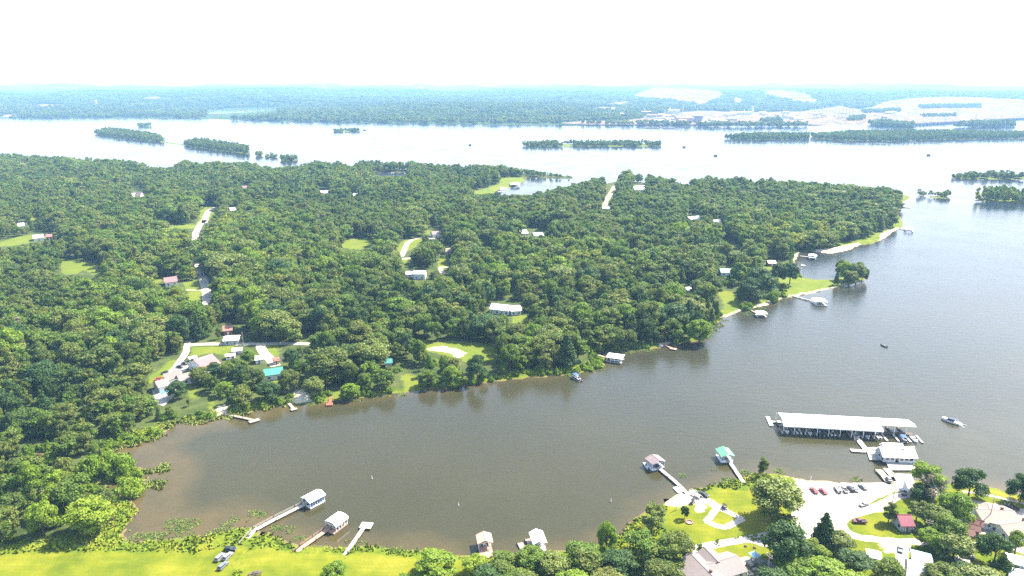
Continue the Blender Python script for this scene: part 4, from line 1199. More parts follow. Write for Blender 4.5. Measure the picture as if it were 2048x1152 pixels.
for i in ind:
    a, b_ = tpx[i], tpy[i]
    zl = next(l for f, l in zones if f(a, b_))
    sh = float(lookup(sd_shore, X[i], Y[i]))
    if a < 420 and b_ > 815:
        kd = rr_.choice(['oak_bright', 'oak_bright', 'bush', 'oak', 'tall', 'oak_bright'])
    elif a < 330 and b_ > 700:
        kd = rr_.choice(KINDS_W + ['oak_bright'] * 7)
    elif sh < 9:
        kd = rr_.choice(['oak', 'oak_bright', 'tall', 'bush', 'oak_dark'])
    else:
        kd = rr_.choice(KINDS_W)
    desc = {'oak_bright': 'bright yellow-green', 'oak_dark': 'dark green', 'oak_olive': 'olive-brown', 'pine': 'pointed evergreen', 'bush': 'low willowy', 'tall': 'narrow-crowned green'}.get(kd, 'broad green')
    siz = 'large ' if Wd[i] > 1.35 else 'small ' if Wd[i] < 0.88 else ''
    row = 'water-edge ' if sh < 12 else '' if sh < 40 else 'inner '
    desc = siz + row + desc
    sc_ = (Wd[i], Wd[i], Hh[i] * (1.0 if kd != 'bush' else 1.4))
    if kd == 'oak_olive': sc_ = tuple(q * 1.05 for q in sc_)
    one_tree(kd, rr_.randrange(5), (X[i], Y[i], LZ), rr_.uniform(0, 6.28), sc_, desc + ' ' + zl, desc + ' trees, ' + zl.replace('tree of the', 'the').replace('tree around', 'around'),
             NAME_OF.get(kd, 'tree') if kd != 'dead' else 'tree', 'tree')
Xr, Yr, Hr, Wr = X[rest], Y[rest], Hh[rest], Wd[rest]
rg = np.random.default_rng(3)
def put_woods(name, m_, protos, label, seed):
    n = int(m_.sum())
    if n == 0: return
    pts = np.stack([Xr[m_], Yr[m_], np.full(n, LZ - 0.2)], 1)
    scl = np.stack([Wr[m_], Wr[m_], Hr[m_]], 1)
    scatter(name, pts, scl, rg.uniform(0, 6.28, n), protos, label, seed=seed)
put_woods('forest', Yr < 950, MID, 'dense broadleaf forest of rounded green crowns covering the peninsula', 1)
put_woods('forest', Yr >= 950, FARP, 'far part of the forest reaching the lake beyond', 2)
dd = (rg.uniform(0, 1, Xr.size) < 0.012) & (Yr < 1000)
n = int(dd.sum())
scatter('bare_trees', np.stack([Xr[dd] + 3.5, Yr[dd] - 3.0, np.full(n, LZ)], 1), np.stack([Wr[dd] * .7, Wr[dd] * .7, Hr[dd]], 1), rg.uniform(0, 6.28, n), DEADP,
        'greyish dying trees dotted through the forest', seed=6)
n = len(X2)
scatter('undergrowth', np.stack([X2, Y2, np.full(n, LZ - 0.3)], 1), np.stack([rg.uniform(.3, .5, n)] * 2 + [rg.uniform(.35, .55, n)], 1), rg.uniform(0, 6.28, n), BUSHP,
        'low green undergrowth along clearings and lanes in the woods', seed=4)

# shrubs and reeds hugging the shores of the bay
sx, sy = candidates(-420, 420, 170, 800, 3.0)
s_ = lookup(sd_shore, sx, sy); lw = lookup(sd_lawn, sx, sy); sn = lookup(sd_sand, sx, sy); wd_ = lookup(sd_wood, sx, sy)
qx, qy = to_px(sx, sy, LZ)
m1 = (s_ > 0.3) & (s_ < 6) & ((sy > 300) | ((sx < -95) & (sy > 228)) | (rng.uniform(0, 1, sx.size) < 0.10)) & (lw < -1) & (sn < -1) & (wd_ > -8) & (rng.uniform(0, 1, sx.size) < 0.75) & (vnoise(sx / 14, sy / 14, 5) > 0.22)
for pp in OPEN_VIEW:
    m1 &= ~in_poly(qx, qy, pp)
n = int(m1.sum())
scatter('shrubbery', np.stack([sx[m1], sy[m1], np.full(n, 0.2)], 1), np.stack([rg.uniform(.22, .5, n)] * 2 + [rg.uniform(.3, .62, n)], 1), rg.uniform(0, 6.28, n), BUSHP,
        'bright green shrubbery along the edge of the bay', seed=5)

# islands and their trees
ISL_LABEL = {'a': 'long wooded island, the left one of the two strung on the sandbar', 'b': 'wooded island, the right one of the two strung on the sandbar', 'c': 'thin line of island trees in mid lake below the industrial plant',
             'd': 'wooded island strip just left of the long island on the right', 'e': 'long wooded island reaching out of the picture on the right', 'f': 'short wooded island in front of the causeway bridge',
             'g': 'wooded islet near the right picture edge below the causeway bridge', 'h': 'ragged tree-covered strip island, upper of two at the right picture edge', 'i': 'wooded island, lower of two at the right picture edge',
             'j': 'tiny wooded islet behind the left island of the sandbar', 'k': 'single-tree islet right of the sandbar islands', 'l': 'low bushy islet, second right of the sandbar islands', 'm': 'bushy islet nearest to the woods right of the sandbar islands',
             'n': 'flooded trees standing far out in the lake', 'o': 'single-tree islet off the tip of the peninsula', 'p': 'bushy islet farther off the tip of the peninsula'}
for k_, (pp, h) in ISLANDS.items():
    poly = WP(pp)
    x0, y0 = poly.min(0); x1, y1 = poly.max(0)
    st = 8.0 if y0 < 2500 else 13
    ix, iy = candidates(x0 - 3, x1 + 3, y0 - 3, y1 + 3, st)
    inside = poly_sd(ix, iy, poly, 30) > -1.0
    if k_ in 'chn':
        inside &= vnoise(ix / 22, iy / 60, 9) > 0.3
    if k_ in 'klmop' and inside.sum() < 3:
        cx, cy = poly.mean(0); ix = cx + rng.uniform(-3, 3, 4) * (x1 - x0) / 8; iy = cy + rng.uniform(-3, 3, 4); inside = np.ones(4, bool)
    n = int(inside.sum())
    if n == 0: continue
    hs = h / 15 * rg.uniform(0.55, 1.25, n)
    if k_ in 'fg': hs = hs * 1.2
    wsc = st / 8.4 * rg.uniform(0.75, 1.0, n)
    scatter('island_woods', np.stack([ix[inside], iy[inside], np.full(n, 0.2)], 1), np.stack([wsc, wsc, hs], 1), rg.uniform(0, 6.28, n), FARP, ISL_LABEL[k_], seed=ord(k_))

# far forest: crowns on the far shore, rougher the farther away
cA, cB = candidates(-5200, 5200, 2950, 5200, 29), candidates(-7500, 7500, 5200, 9500, 62)
cx_ = np.concatenate([cA[0], cB[0]]); cy_ = np.concatenate([cA[1], cB[1]])
z_ = lookup_far(fz, cx_, cy_); sdl = lookup_far(sdf, cx_, cy_); bb = lookup_far(sdb, cx_, cy_)
qx, qy = to_px(cx_, cy_, z_)
inl = [(398, 229), (418, 220), (480, 216), (560, 214), (556, 221), (500, 226), (440, 230)]
tx_, ty_ = to_px(cx_, cy_, z_ + 22)
kk = (sdl > 4) & ~in_poly(tx_, ty_, inl) & ~in_poly(qx, qy, inl) & (bb < -6) & (qx > -40) & (qx < 2090) & (vnoise(cx_ / 70, cy_ / 70, 12) > 0.18)
n = int(kk.sum())
wsc = np.where(cy_[kk] < 5200, 29, 58) / 11.5 * rg.uniform(0.6, 1.5, n)
scatter('distant_forest', np.stack([cx_[kk], cy_[kk], z_[kk] - 4], 1), np.stack([wsc, wsc, rg.uniform(0.7, 1.7, n)], 1), rg.uniform(0, 6.28, n), FARP,
        'hazy blue-green forest covering the hills across the lake', seed=8)
# tree belt along the plant's river bank and a few clumps on the plain
belt = [[(1150, 249), (1300, 252), (1480, 256), (1615, 254), (1615, 250), (1480, 251), (1300, 248)], [(1520, 243), (1560, 240), (1565, 246), (1525, 247)], [(1700, 238), (1728, 236), (1726, 243), (1690, 244)],
        [(1720, 224), (1800, 222), (1800, 227), (1730, 228)], [(1835, 217), (1960, 216), (1960, 220), (1840, 221)], [(1840, 234), (1910, 232), (1910, 235), (1845, 236)]]
pts = []
for bp_ in belt:
    poly = WP(bp_)
    ix, iy = candidates(*[v for q in zip(poly.min(0), poly.max(0)) for v in q], 17)
    ins = in_poly(ix, iy, poly) & (rng.uniform(0, 1, ix.size) < 0.62)
    pts.append(np.stack([ix[ins], iy[ins]], 1))
pts = np.vstack(pts); n = len(pts)
wsc = 1.6 * rg.uniform(0.7, 1.2, n)
scatter('treeline', np.column_stack([pts, lookup_far(fz, pts[:, 0], pts[:, 1]) - 1]), np.stack([wsc, wsc, rg.uniform(0.8, 1.3, n)], 1), rg.uniform(0, 6.28, n), FARP,
        'belt of trees along the river bank before the industrial plant', seed=9)
print('TREES', len(X), 'far', int(kk.sum()))
# ------------------------------------------------------------------ sheets: roads, lots and paths lying on the flat land
def smooth_line(pts, n=6):
    out = []
    for i in range(len(pts) - 1):
        p0, p1, p2, p3 = pts[max(i - 1, 0)], pts[i], pts[i + 1], pts[min(i + 2, len(pts) - 1)]
        for k in range(n):
            t_ = k / n
            out.append(0.5 * ((2 * p1) + (p2 - p0) * t_ + (2 * p0 - 5 * p1 + 4 * p2 - p3) * t_ ** 2 + (3 * p1 - p0 - 3 * p2 + p3) * t_ ** 3))
    out.append(pts[-1])
    return out

def sheet_world(name, pts, z, mat, rough=0.35, th=None):
    """flat polygon with slightly ragged edge"""
    q = []
    n = len(pts)
    for i in range(n):
        a, b_ = np.array(pts[i][:2], float), np.array(pts[(i + 1) % n][:2], float)
        k = max(1, int(np.linalg.norm(b_ - a) / 1.6))
        for j in range(k):
            q.append(a + (b_ - a) * j / k)
    q = np.array(q)
    if rough:
        q[:, 0] += rough * fbm(q[:, 0], q[:, 1], 2.6, 2, 5); q[:, 1] += rough * fbm(q[:, 0], q[:, 1], 2.6, 2, 9)
    v = [Vector((a, b_, z)) for a, b_ in q]
    tris = tessellate_polygon([v])
    me = bpy.data.meshes.new(name)
    me.from_pydata(v, [], [tuple(t_) for t_ in tris]); me.update()
    bm = bmesh.new(); bm.from_mesh(me)
    for f in bm.faces:
        if f.normal.z < 0: f.normal_flip()
    if th:
        r = bmesh.ops.extrude_face_region(bm, geom=list(bm.faces))
        bmesh.ops.translate(bm, verts=[e for e in r['geom'] if isinstance(e, bmesh.types.BMVert)], vec=(0, 0, th))
    bm.to_mesh(me); bm.free()
    me.materials.append(MATS[mat])
    o = bpy.data.objects.new(name, me); COL.objects.link(o)
    return tag(o, kind='structure')

def sheet(name, px, lvl, mat, rough=0.35):
    return sheet_world(name, [P(a, b_, LZ)[:2] for a, b_ in px], LZ + 0.02 * lvl, mat, rough)

def road(name, px, width, lvl, mat, rough=0.3):
    c = smooth_line([Vector(P(a, b_, LZ)[:2]) for a, b_ in px])
    L_, R_ = [], []
    for i, p in enumerate(c):
        d = (c[min(i + 1, len(c) - 1)] - c[max(i - 1, 0)]).normalized()
        nrm = Vector((-d.y, d.x)) * width / 2
        L_.append(p + nrm); R_.append(p - nrm)
    return sheet_world(name, L_ + R_[::-1], LZ + 0.02 * lvl, mat, rough)

sheet('gravel_lot', [(1592, 961), (1640, 964), (1700, 967), (1765, 966), (1788, 975), (1783, 987), (1757, 997), (1728, 1012), (1718, 1020), (1766, 1018), (1768, 1023), (1725, 1031), (1700, 1040), (1693, 1050),
                     (1700, 1061), (1722, 1069), (1760, 1075), (1808, 1078), (1840, 1078), (1868, 1087), (1850, 1091), (1765, 1085), (1720, 1081), (1698, 1075), (1680, 1086), (1640, 1090), (1592, 1062), (1580, 1040), (1588, 1000)], 1, 'gravel', 0.8)
road('road', [(1725, 1022), (1750, 1014), (1775, 1003), (1795, 993), (1830, 987), (1875, 985)], 3.6, 2, 'asphalt_old', 0.2)
sheet('lane', [(1360, 1098), (1389, 1090), (1437, 1081), (1482, 1073), (1527, 1065), (1600, 1052), (1620, 1075), (1560, 1100), (1520, 1092), (1507, 1087), (1490, 1086), (1437, 1095), (1417, 1100), (1398, 1104), (1370, 1112)], 2, 'concrete', 0.25)
road('footpath', [(1388, 1000), (1400, 1000), (1415, 1003), (1428, 1010), (1440, 1018)], 4.2, 2, 'concrete', 0.5)
road('footpath', [(1438, 1017), (1457, 1024), (1484, 1038)], 2.6, 3, 'concrete', 0.3)
road('footpath', [(1486, 1037), (1468, 1047), (1450, 1055)], 2.6, 4, 'concrete', 0.3)
road('footpath', [(1454, 1056), (1430, 1050), (1411, 1042)], 2.6, 3, 'concrete', 0.3)
road('footpath', [(1411, 1044), (1422, 1032), (1434, 1018)], 2.4, 5, 'concrete', 0.3)
sheet('sand_pad', [(1388, 1019), (1392, 1009), (1405, 1005), (1415, 1016), (1409, 1019), (1411, 1024), (1394, 1025)], 2, 'sand', 0.3)
sheet('driveway', [(1476, 1116), (1494, 1112), (1506, 1120), (1530, 1135), (1575, 1165), (1450, 1170), (1452, 1140)], 1, 'concrete', 0.3)
sheet('driveway', [(1500, 1118), (1512, 1115), (1545, 1124), (1560, 1150), (1520, 1150)], 2, 'asphalt', 0.3)
sheet('driveway', [(1925, 998), (1950, 1001), (2000, 1009), (2070, 1022), (2070, 1046), (2030, 1034), (1960, 1042), (1935, 1030)], 1, 'gravel', 0.4)
sheet('yard', [(1895, 1035), (1945, 1030), (1968, 1044), (2000, 1052), (2012, 1070), (1990, 1074), (1960, 1066), (1900, 1060)], 2, 'concrete', 0.4)
sheet('driveway', [(1868, 1087), (1925, 1085), (1955, 1085), (1948, 1105), (1938, 1124), (1920, 1130), (1908, 1118), (1932, 1096), (1868, 1092)], 3, 'concrete', 0.4)
sheet('yard', [(1793, 1088), (1822, 1090), (1818, 1104), (1808, 1170), (1780, 1170), (1790, 1120)], 2, 'gravel', 0.4)
road('lane', [(2000, 1088), (2030, 1096), (2080, 1112)], 4.5, 3, 'gravel')
road('garden_path', [(1925, 983), (1960, 987), (2000, 996), (2060, 1010)], 1.6, 3, 'gravel', 0.2)
# north shore lanes
road('lane', [(372, 690), (420, 688), (480, 688), (560, 687), (635, 688)], 4.2, 1, 'gravel')
road('driveway', [(378, 672), (374, 690), (371, 706), (360, 722), (350, 736), (338, 747)], 3.8, 2, 'asphalt_old')
road('driveway', [(384, 668), (376, 684)], 8, 3, 'gravel')
sheet('driveway', [(345, 735), (352, 726), (372, 722), (376, 730), (364, 742), (342, 745)], 3, 'asphalt', 0.2)
road('driveway', [(521, 686), (524, 700), (538, 716), (552, 732)], 5.5, 2, 'sand')
road('driveway', [(373, 732), (364, 744), (352, 748)], 2.4, 4, 'concrete')
sheet('patio', [(303, 780), (318, 774), (350, 774), (354, 786), (340, 800), (328, 812), (312, 808)], 2, 'concrete', 0.2)
road('road', [(422, 640), (415, 605), (411, 575), (400, 540), (391, 512), (390, 488), (391, 468), (400, 450), (409, 440)], 6.5, 1, 'gravel')
road('road', [(409, 446), (412, 432), (420, 420), (434, 414)], 7, 1, 'gravel')
road('garden_path', [(370, 580), (408, 580)], 2.0, 2, 'gravel')
road('driveway', [(802, 514), (808, 502), (814, 488), (826, 479), (842, 475)], 5, 1, 'gravel')
road('lane', [(800, 518), (830, 516), (862, 516), (880, 505)], 5, 1, 'gravel')
road('driveway', [(878, 534), (902, 535)], 3, 2, 'gravel')
road('driveway', [(880, 536), (887, 549)], 4, 3, 'gravel')
road('lane', [(1230, 372), (1222, 386), (1212, 402), (1207, 414)], 7, 1, 'dirt')
road('driveway', [(861, 478), (872, 466)], 8, 2, 'gravel')
road('driveway', [(988, 622), (1002, 627)], 5, 2, 'gravel')

# ------------------------------------------------------------------ houses
def gable_roof(L_, W_, z, rise, over=0.45, th=0.18):
    mb = MB()
    h = W_ / 2 + over
    dz = rise * over / (W_ / 2)
    x0, x1 = -L_ / 2 - over, L_ / 2 + over
    for s in (1, -1):
        mb.prismx([(0.0, z + rise), (s * h, z - dz), (s * h, z - dz + th), (0.0, z + rise + th)][::s], x0, x1)
    return mb

def place_ridge(a, b_, zr):
    A, B = P(*a, zr), P(*b_, zr)
    c = (A + B) / 2
    return Vector((c.x, c.y, 0)), math.atan2(B.y - A.y, B.x - A.x), (B - A).length

rh = random.Random(44)
def wall_opening(par, name, cx, side, z0, w_, h_, W_, mat='glass_dark', frame='trim_white'):
    """a window or door set on the long wall (side +1/-1 in y), with a frame standing proud"""
    y = side * (W_ / 2)
    o = MB().box(cx - w_ / 2, cx + w_ / 2, min(y, y + side * 0.05), max(y, y + side * 0.05), z0, z0 + h_).build(name, mat, par)
    f = MB(); y0, y1 = min(y, y + side * 0.09), max(y, y + side * 0.09)
    t_ = 0.1
    f.box(cx - w_ / 2 - t_, cx - w_ / 2, y0, y1, z0 - t_, z0 + h_ + t_); f.box(cx + w_ / 2, cx + w_ / 2 + t_, y0, y1, z0 - t_, z0 + h_ + t_)
    f.box(cx - w_ / 2, cx + w_ / 2, y0, y1, z0 + h_, z0 + h_ + t_); f.box(cx - w_ / 2, cx + w_ / 2, y0, y1, z0 - t_, z0)
    f.build('frame', frame, o)
    return o

def house(name, cat, label, vols):
    a, b_, W_, wh, rise, rm, wm = vols[0]
    c0, ang0, _ = place_ridge(a, b_, LZ + wh + rise)
    root = thing(name, (c0.x, c0.y, LZ), ang0, label, cat)
    inv = root.matrix_basis.inverted()
    near = c0.y < 560
    for vi, (a, b_, W_, wh, rise, rm, wm) in enumerate(vols):
        c, ang, L_ = place_ridge(a, b_, LZ + wh + rise)
        L_ = max(L_, 3.0)
        loc = inv @ Vector((c.x, c.y, LZ))
        wl = MB().box(-L_ / 2, L_ / 2, -W_ / 2, W_ / 2, -0.3, wh)
        for s in (-1, 1):
            x = s * L_ / 2
            n = len(wl.v)
            wl.v += [(x, -W_ / 2, wh), (x, W_ / 2, wh), (x, 0, wh + rise)]; wl.f.append((n, n + 1, n + 2) if s > 0 else (n, n + 2, n + 1))
        w_o = wl.build('wall', wm, root)
        r_o = gable_roof(L_, W_, wh, rise).build('roof', rm, root)
        cap = MB().prismx([(-0.22, wh + rise + 0.1), (0.22, wh + rise + 0.1), (0, wh + rise + 0.3)], -L_ / 2 - 0.47, L_ / 2 + 0.47).build('ridge_cap', rm, r_o)
        for o in (w_o, r_o):
            o.location = loc; o.rotation_euler = (0, 0, ang - ang0)
        nwin = max(1, int(L_ / (3.2 if near else 5)))
        if name in ('camper',): nwin = 2
        for side in (-1, 1):
            for i in range(nwin):
                cx = -L_ / 2 + (i + 0.5) * L_ / nwin
                if i == nwin // 2 and side == -1 and vi == 0:
                    wall_opening(w_o, 'door', cx, side, 0.05, 0.95, min(2.05, wh - 0.3), W_, 'brick_red' if wm != 'brick_red' else 'trim_white')
                else:
                    wall_opening(w_o, 'window', cx, side, 0.9, 1.3 if near else 1.8, min(1.2, wh - 1.25), W_)
        for s in (-1, 1):     # gable-end windows
            x = s * L_ / 2
            e0, e1 = min(x, x + s * 0.05), max(x, x + s * 0.05)
            for yy_ in ((-W_ / 4, W_ / 4) if W_ > 5 else (0,)):
                MB().box(e0, e1, yy_ - 0.5, yy_ + 0.5, 0.9, min(2.1, wh - 0.2)).build('window', 'glass_dark', w_o)
        if vi == 0 and name == 'house' and rm.startswith('shingle'):
            MB().box(L_ * 0.2, L_ * 0.2 + 0.8, 0.4, 1.1, wh, wh + rise + 0.9).build('chimney', 'brick_red', r_o)
    return root
for h_ in HOUSES:
    house(*h_)

# swimming pool sunk in the patio of the brown-roofed house
pp = [P(a, b_, LZ) for a, b_ in [(317, 786), (333, 778), (347, 779), (343, 785), (332, 786), (322, 792)]]
pool = thing('swimming_pool', (pp[0].x, pp[0].y, LZ), 0, 'bright blue swimming pool on the patio of the brown-roofed house', 'pool')
v = [Vector((p.x - pp[0].x, p.y - pp[0].y, 0.07)) for p in pp]
mb = MB(); mb.v = [tuple(q) for q in v]; mb.f = [tuple(t_) for t_ in tessellate_polygon([v])]
mb.build('pool_surface', 'pool_water', pool)
mb = MB()
for i in range(len(v)):
    a, b_ = v[i], v[(i + 1) % len(v)]
    mb.beam((a.x, a.y, 0.12), (b_.x, b_.y, 0.12), 0.7, 0.1)
mb.build('coping', 'trim_white', pool)

# ------------------------------------------------------------------ docks and boathouses
def dock(label, px, width=1.5, z=0.75, mat='wood_pale', rail=0, cat='dock', name='dock_walkway', piles=True, landz=None, head=None, head_w=3.0, group=None):
    """a walkway on piles: deck boards, one post per pile, an optional handrail, an optional platform at the end"""
    W3 = [P(a, b_, z) for a, b_ in px]
    o0 = W3[0]
    root = thing(name, (o0.x, o0.y, 0), 0, label, cat, group)
    mb = MB(); rl = MB()
    posts = []
    for i in range(len(W3) - 1):
        a, b_ = W3[i] - o0, W3[i + 1] - o0
        a.z = b_.z = z
        d = (b_ - a); L_ = d.length; d.normalize(); q = Vector((-d.y, d.x, 0))
        k = max(1, int(L_ / 2.4))
        for j in range(k):         # boards laid in bays, each very slightly off the next
            p0, p1 = a + d * (L_ * j / k + 0.03), a + d * (L_ * (j + 1) / k - 0.03)
            dz = 0.02 * ((j * 7) % 3 - 1)
            mb.beam((p0.x, p0.y, z + dz), (p1.x, p1.y, z + dz), width, 0.14)
        for s in (-1, 1):          # stringers under the boards
            mb.beam(tuple(a + q * s * width * 0.4 + Vector((0, 0, -0.16))), tuple(b_ + q * s * width * 0.4 + Vector((0, 0, -0.16))), 0.12, 0.2)
        m_ = max(1, int(L_ / 4.5))
        for j in range(m_ + 1):
            for s in (-1, 1):
                p = a + d * (L_ * j / m_) + q * s * (width / 2 + 0.09)
                posts.append((p, 1.3 if (rail == s) else 0.35))
        if rail:
            e = q * rail * (width / 2 + 0.09)
            for hz_ in (1.0, 0.55):
                rl.tube(tuple(a + e + Vector((0, 0, hz_))), tuple(b_ + e + Vector((0, 0, hz_))), 0.05, k=4)
    mb.build('deck', mat, root)
    if piles:
        pm = MB().tube((0, 0, -3.2), (0, 0, 0), 0.13, k=6).mesh('post'); pm.materials.append(MATS['wood_dark'])
        for p, top in posts[:60]:
            po = bpy.data.objects.new('post', pm); po.parent = root; po.location = (p.x, p.y, z + top); COL.objects.link(po)
    if rail:
        rl.build('handrail', mat, root)
    if head:
        a, b_ = P(*head[0], z) - o0, P(*head[1], z) - o0
        hb = MB()
        a.z = b_.z = z + 0.04
        d = (b_ - a).normalized(); q = Vector((-d.y, d.x, 0)); L_ = (b_ - a).length
        k = max(2, int(L_ / 1.5))
        for j in range(k):
            p0, p1 = a + d * (L_ * j / k + 0.02), a + d * (L_ * (j + 1) / k - 0.02)
            hb.beam(tuple(p0), tuple(p1), head_w, 0.3)
        hb.build('platform', mat, root)
    return root

def fit(c4, z):
    A, B, C_, D = [P(a, b_, z) for a, b_ in c4]
    ctr = (A + B + C_ + D) / 4
    ax = ((B - A) + (C_ - D)); L_ = ax.length / 2; ax.normalize()
    q = Vector((-ax.y, ax.x, 0))
    W_ = abs(((D - A) + (C_ - B)).dot(q)) / 2
    return Vector((ctr.x, ctr.y, 0)), math.atan2(ax.y, ax.x), L_, W_

def boathouse(label, c4, roof, eave=3.2, rise=1.1, walls=None, cross=False, deck='wood_pale', porch=0.0, porch_side=-1, arch=False, boat=None, posts_n=4, group=None):
    """floating boat shed: c4 = the roof's eave corners in pixels (first side = ridge direction)"""
    c, ang, L_, W_ = fit(c4, eave)
    root = thing('boathouse', (c.x, c.y, 0), ang, label, 'boathouse', group)
    zt = 0.55
    d = MB()
    fw = max(0.9, W_ * 0.16)
    for s in (-1, 1):
        y = s * (W_ / 2 - fw / 2)
        d.box(-L_ / 2, L_ / 2, y - fw / 2, y + fw / 2, 0.1, zt)
    ex = porch_side
    x0, x1 = sorted((ex * L_ / 2, ex * (L_ / 2 - 1.3)))
    d.box(x0, x1, -W_ / 2 + fw, W_ / 2 - fw, 0.1, zt)
    if porch:
        x0, x1 = sorted((ex * L_ / 2, ex * (L_ / 2 + porch)))
        d.box(x0, x1, -W_ / 2, W_ / 2, 0.12, zt)
    d.build('deck', deck, root)
    fl = MB()
    for s in (-1, 1):
        fl.box(-L_ / 2 + 0.1, L_ / 2 - 0.1, s * (W_ / 2 - fw / 2) - fw * 0.4, s * (W_ / 2 - fw / 2) + fw * 0.4, -0.35, 0.1)
    fl.build('float', 'black_rubber', root)
    pm = MB().box(-0.08, 0.08, -0.08, 0.08, 0, eave - zt).mesh('post'); pm.materials.append(MATS['trim_white'])
    for i in range(posts_n + 1):
        for s in (-1, 1):
            po = bpy.data.objects.new('post', pm); po.parent = root
            po.location = (-L_ / 2 + 0.15 + (L_ - 0.3) * i / posts_n, s * (W_ / 2 - 0.12), zt); COL.objects.link(po)
    if arch:
        prof = []; k = 8
        for i in range(k + 1):
            a = math.pi * i / k
            prof.append((math.cos(a) * (W_ / 2 + 0.3), eave + math.sin(a) ** 0.8 * rise))
        mb = MB()
        inner = [(y * 0.985, z - 0.12) for y, z in prof]
        mb.prismx(prof + inner[::-1], -L_ / 2 - 0.3, L_ / 2 + 0.3)
        r_o = mb.build('roof', roof, root)
    else:
        r_o = gable_roof(L_, W_, eave, rise, 0.35, 0.12).build('roof', roof, root)
        MB().prismx([(-0.2, eave + rise + 0.08), (0.2, eave + rise + 0.08), (0, eave + rise + 0.22)], -L_ / 2 - 0.37, L_ / 2 + 0.37).build('ridge_cap', roof, r_o)
    g = MB()      # eaves beams and gable trusses
    for s in (-1, 1):
        g.box(-L_ / 2, L_ / 2, s * (W_ / 2 - 0.1) - 0.06, s * (W_ / 2 - 0.1) + 0.06, eave - 0.28, eave - 0.02)
        x = s * (L_ / 2 - 0.15)
        g.box(x - 0.06, x + 0.06, -W_ / 2 + 0.2, W_ / 2 - 0.2, eave - 0.28, eave - 0.04)
        g.box(x - 0.05, x + 0.05, -0.06, 0.06, eave - 0.04, eave + rise - 0.2)
    g.build('roof_frame', 'trim_white', root)
    if walls:
        h0 = zt + 0.25
        n = posts_n
        for s in ((-1, 1) if walls != 'end' else ()):
            for i in range(n):          # one hanging panel per bay, each set between its two posts
                xa = -L_ / 2 + 0.3 + (L_ - 0.3) * i / n; xb = -L_ / 2 + (L_ - 0.3) * (i + 1) / n
                y = s * (W_ / 2 - 0.14)
                MB().box(xa, xb, y - 0.03, y + 0.03, h0, eave - 0.3).build('wall_panel', walls if walls in MATS else 'siding_blue', root)
    if boat:
        place_boat(boat, Vector((c.x, c.y, 0)), ang + (math.pi if porch_side > 0 else 0), 'boat in the ' + label.replace('white-roofed boathouse with a wide deck', 'boathouse').split(' with ')[0].split(' at the')[0], inside=True, size=min(1.0, (L_ - 1.5) / 7.0, (W_ - 2 * fw) / 2.5))
    return root

# ------------------------------------------------------------------ boats
def hull_mb(L_, W_, H_, blunt=0.25, sharp=1.0):
    mb = MB()
    st = 9
    rings = []
    for i in range(st):
        u = i / (st - 1)
        x = -L_ / 2 + L_ * u
        wv_ = W_ / 2 * (1 - max(0, (u - 0.45) / 0.55) ** 2.2 * (1 - blunt * (1 - sharp)))
        wv_ = max(wv_, 0.05)
        hh = H_ * (1 + 0.28 * max(0, (u - 0.5) * 2) ** 2)
        kz = -0.25 * H_ * (1 - max(0, (u - 0.7) / 0.3) ** 2)
        n = len(mb.v)
        mb.v += [(x, -wv_, hh), (x, -wv_ * 0.86, 0.08), (x, 0, kz), (x, wv_ * 0.86, 0.08), (x, wv_, hh), (x, wv_ - min(0.14, wv_ * .5), hh), (x, wv_ - min(0.16, wv_ * .5), hh * 0.55), (x, -wv_ + min(0.16, wv_ * .5), hh * 0.55), (x, -wv_ + min(0.14, wv_ * .5), hh)]
        rings.append(n)
    for a, b_ in zip(rings, rings[1:]):
        for i in range(9):
            j = (i + 1) % 9
            mb.f.append((a + i, a + j, b_ + j, b_ + i))
    mb.f.append(tuple(rings[0] + i for i in range(9))); mb.f.append(tuple(rings[-1] + i for i in reversed(range(9))))
    return mb

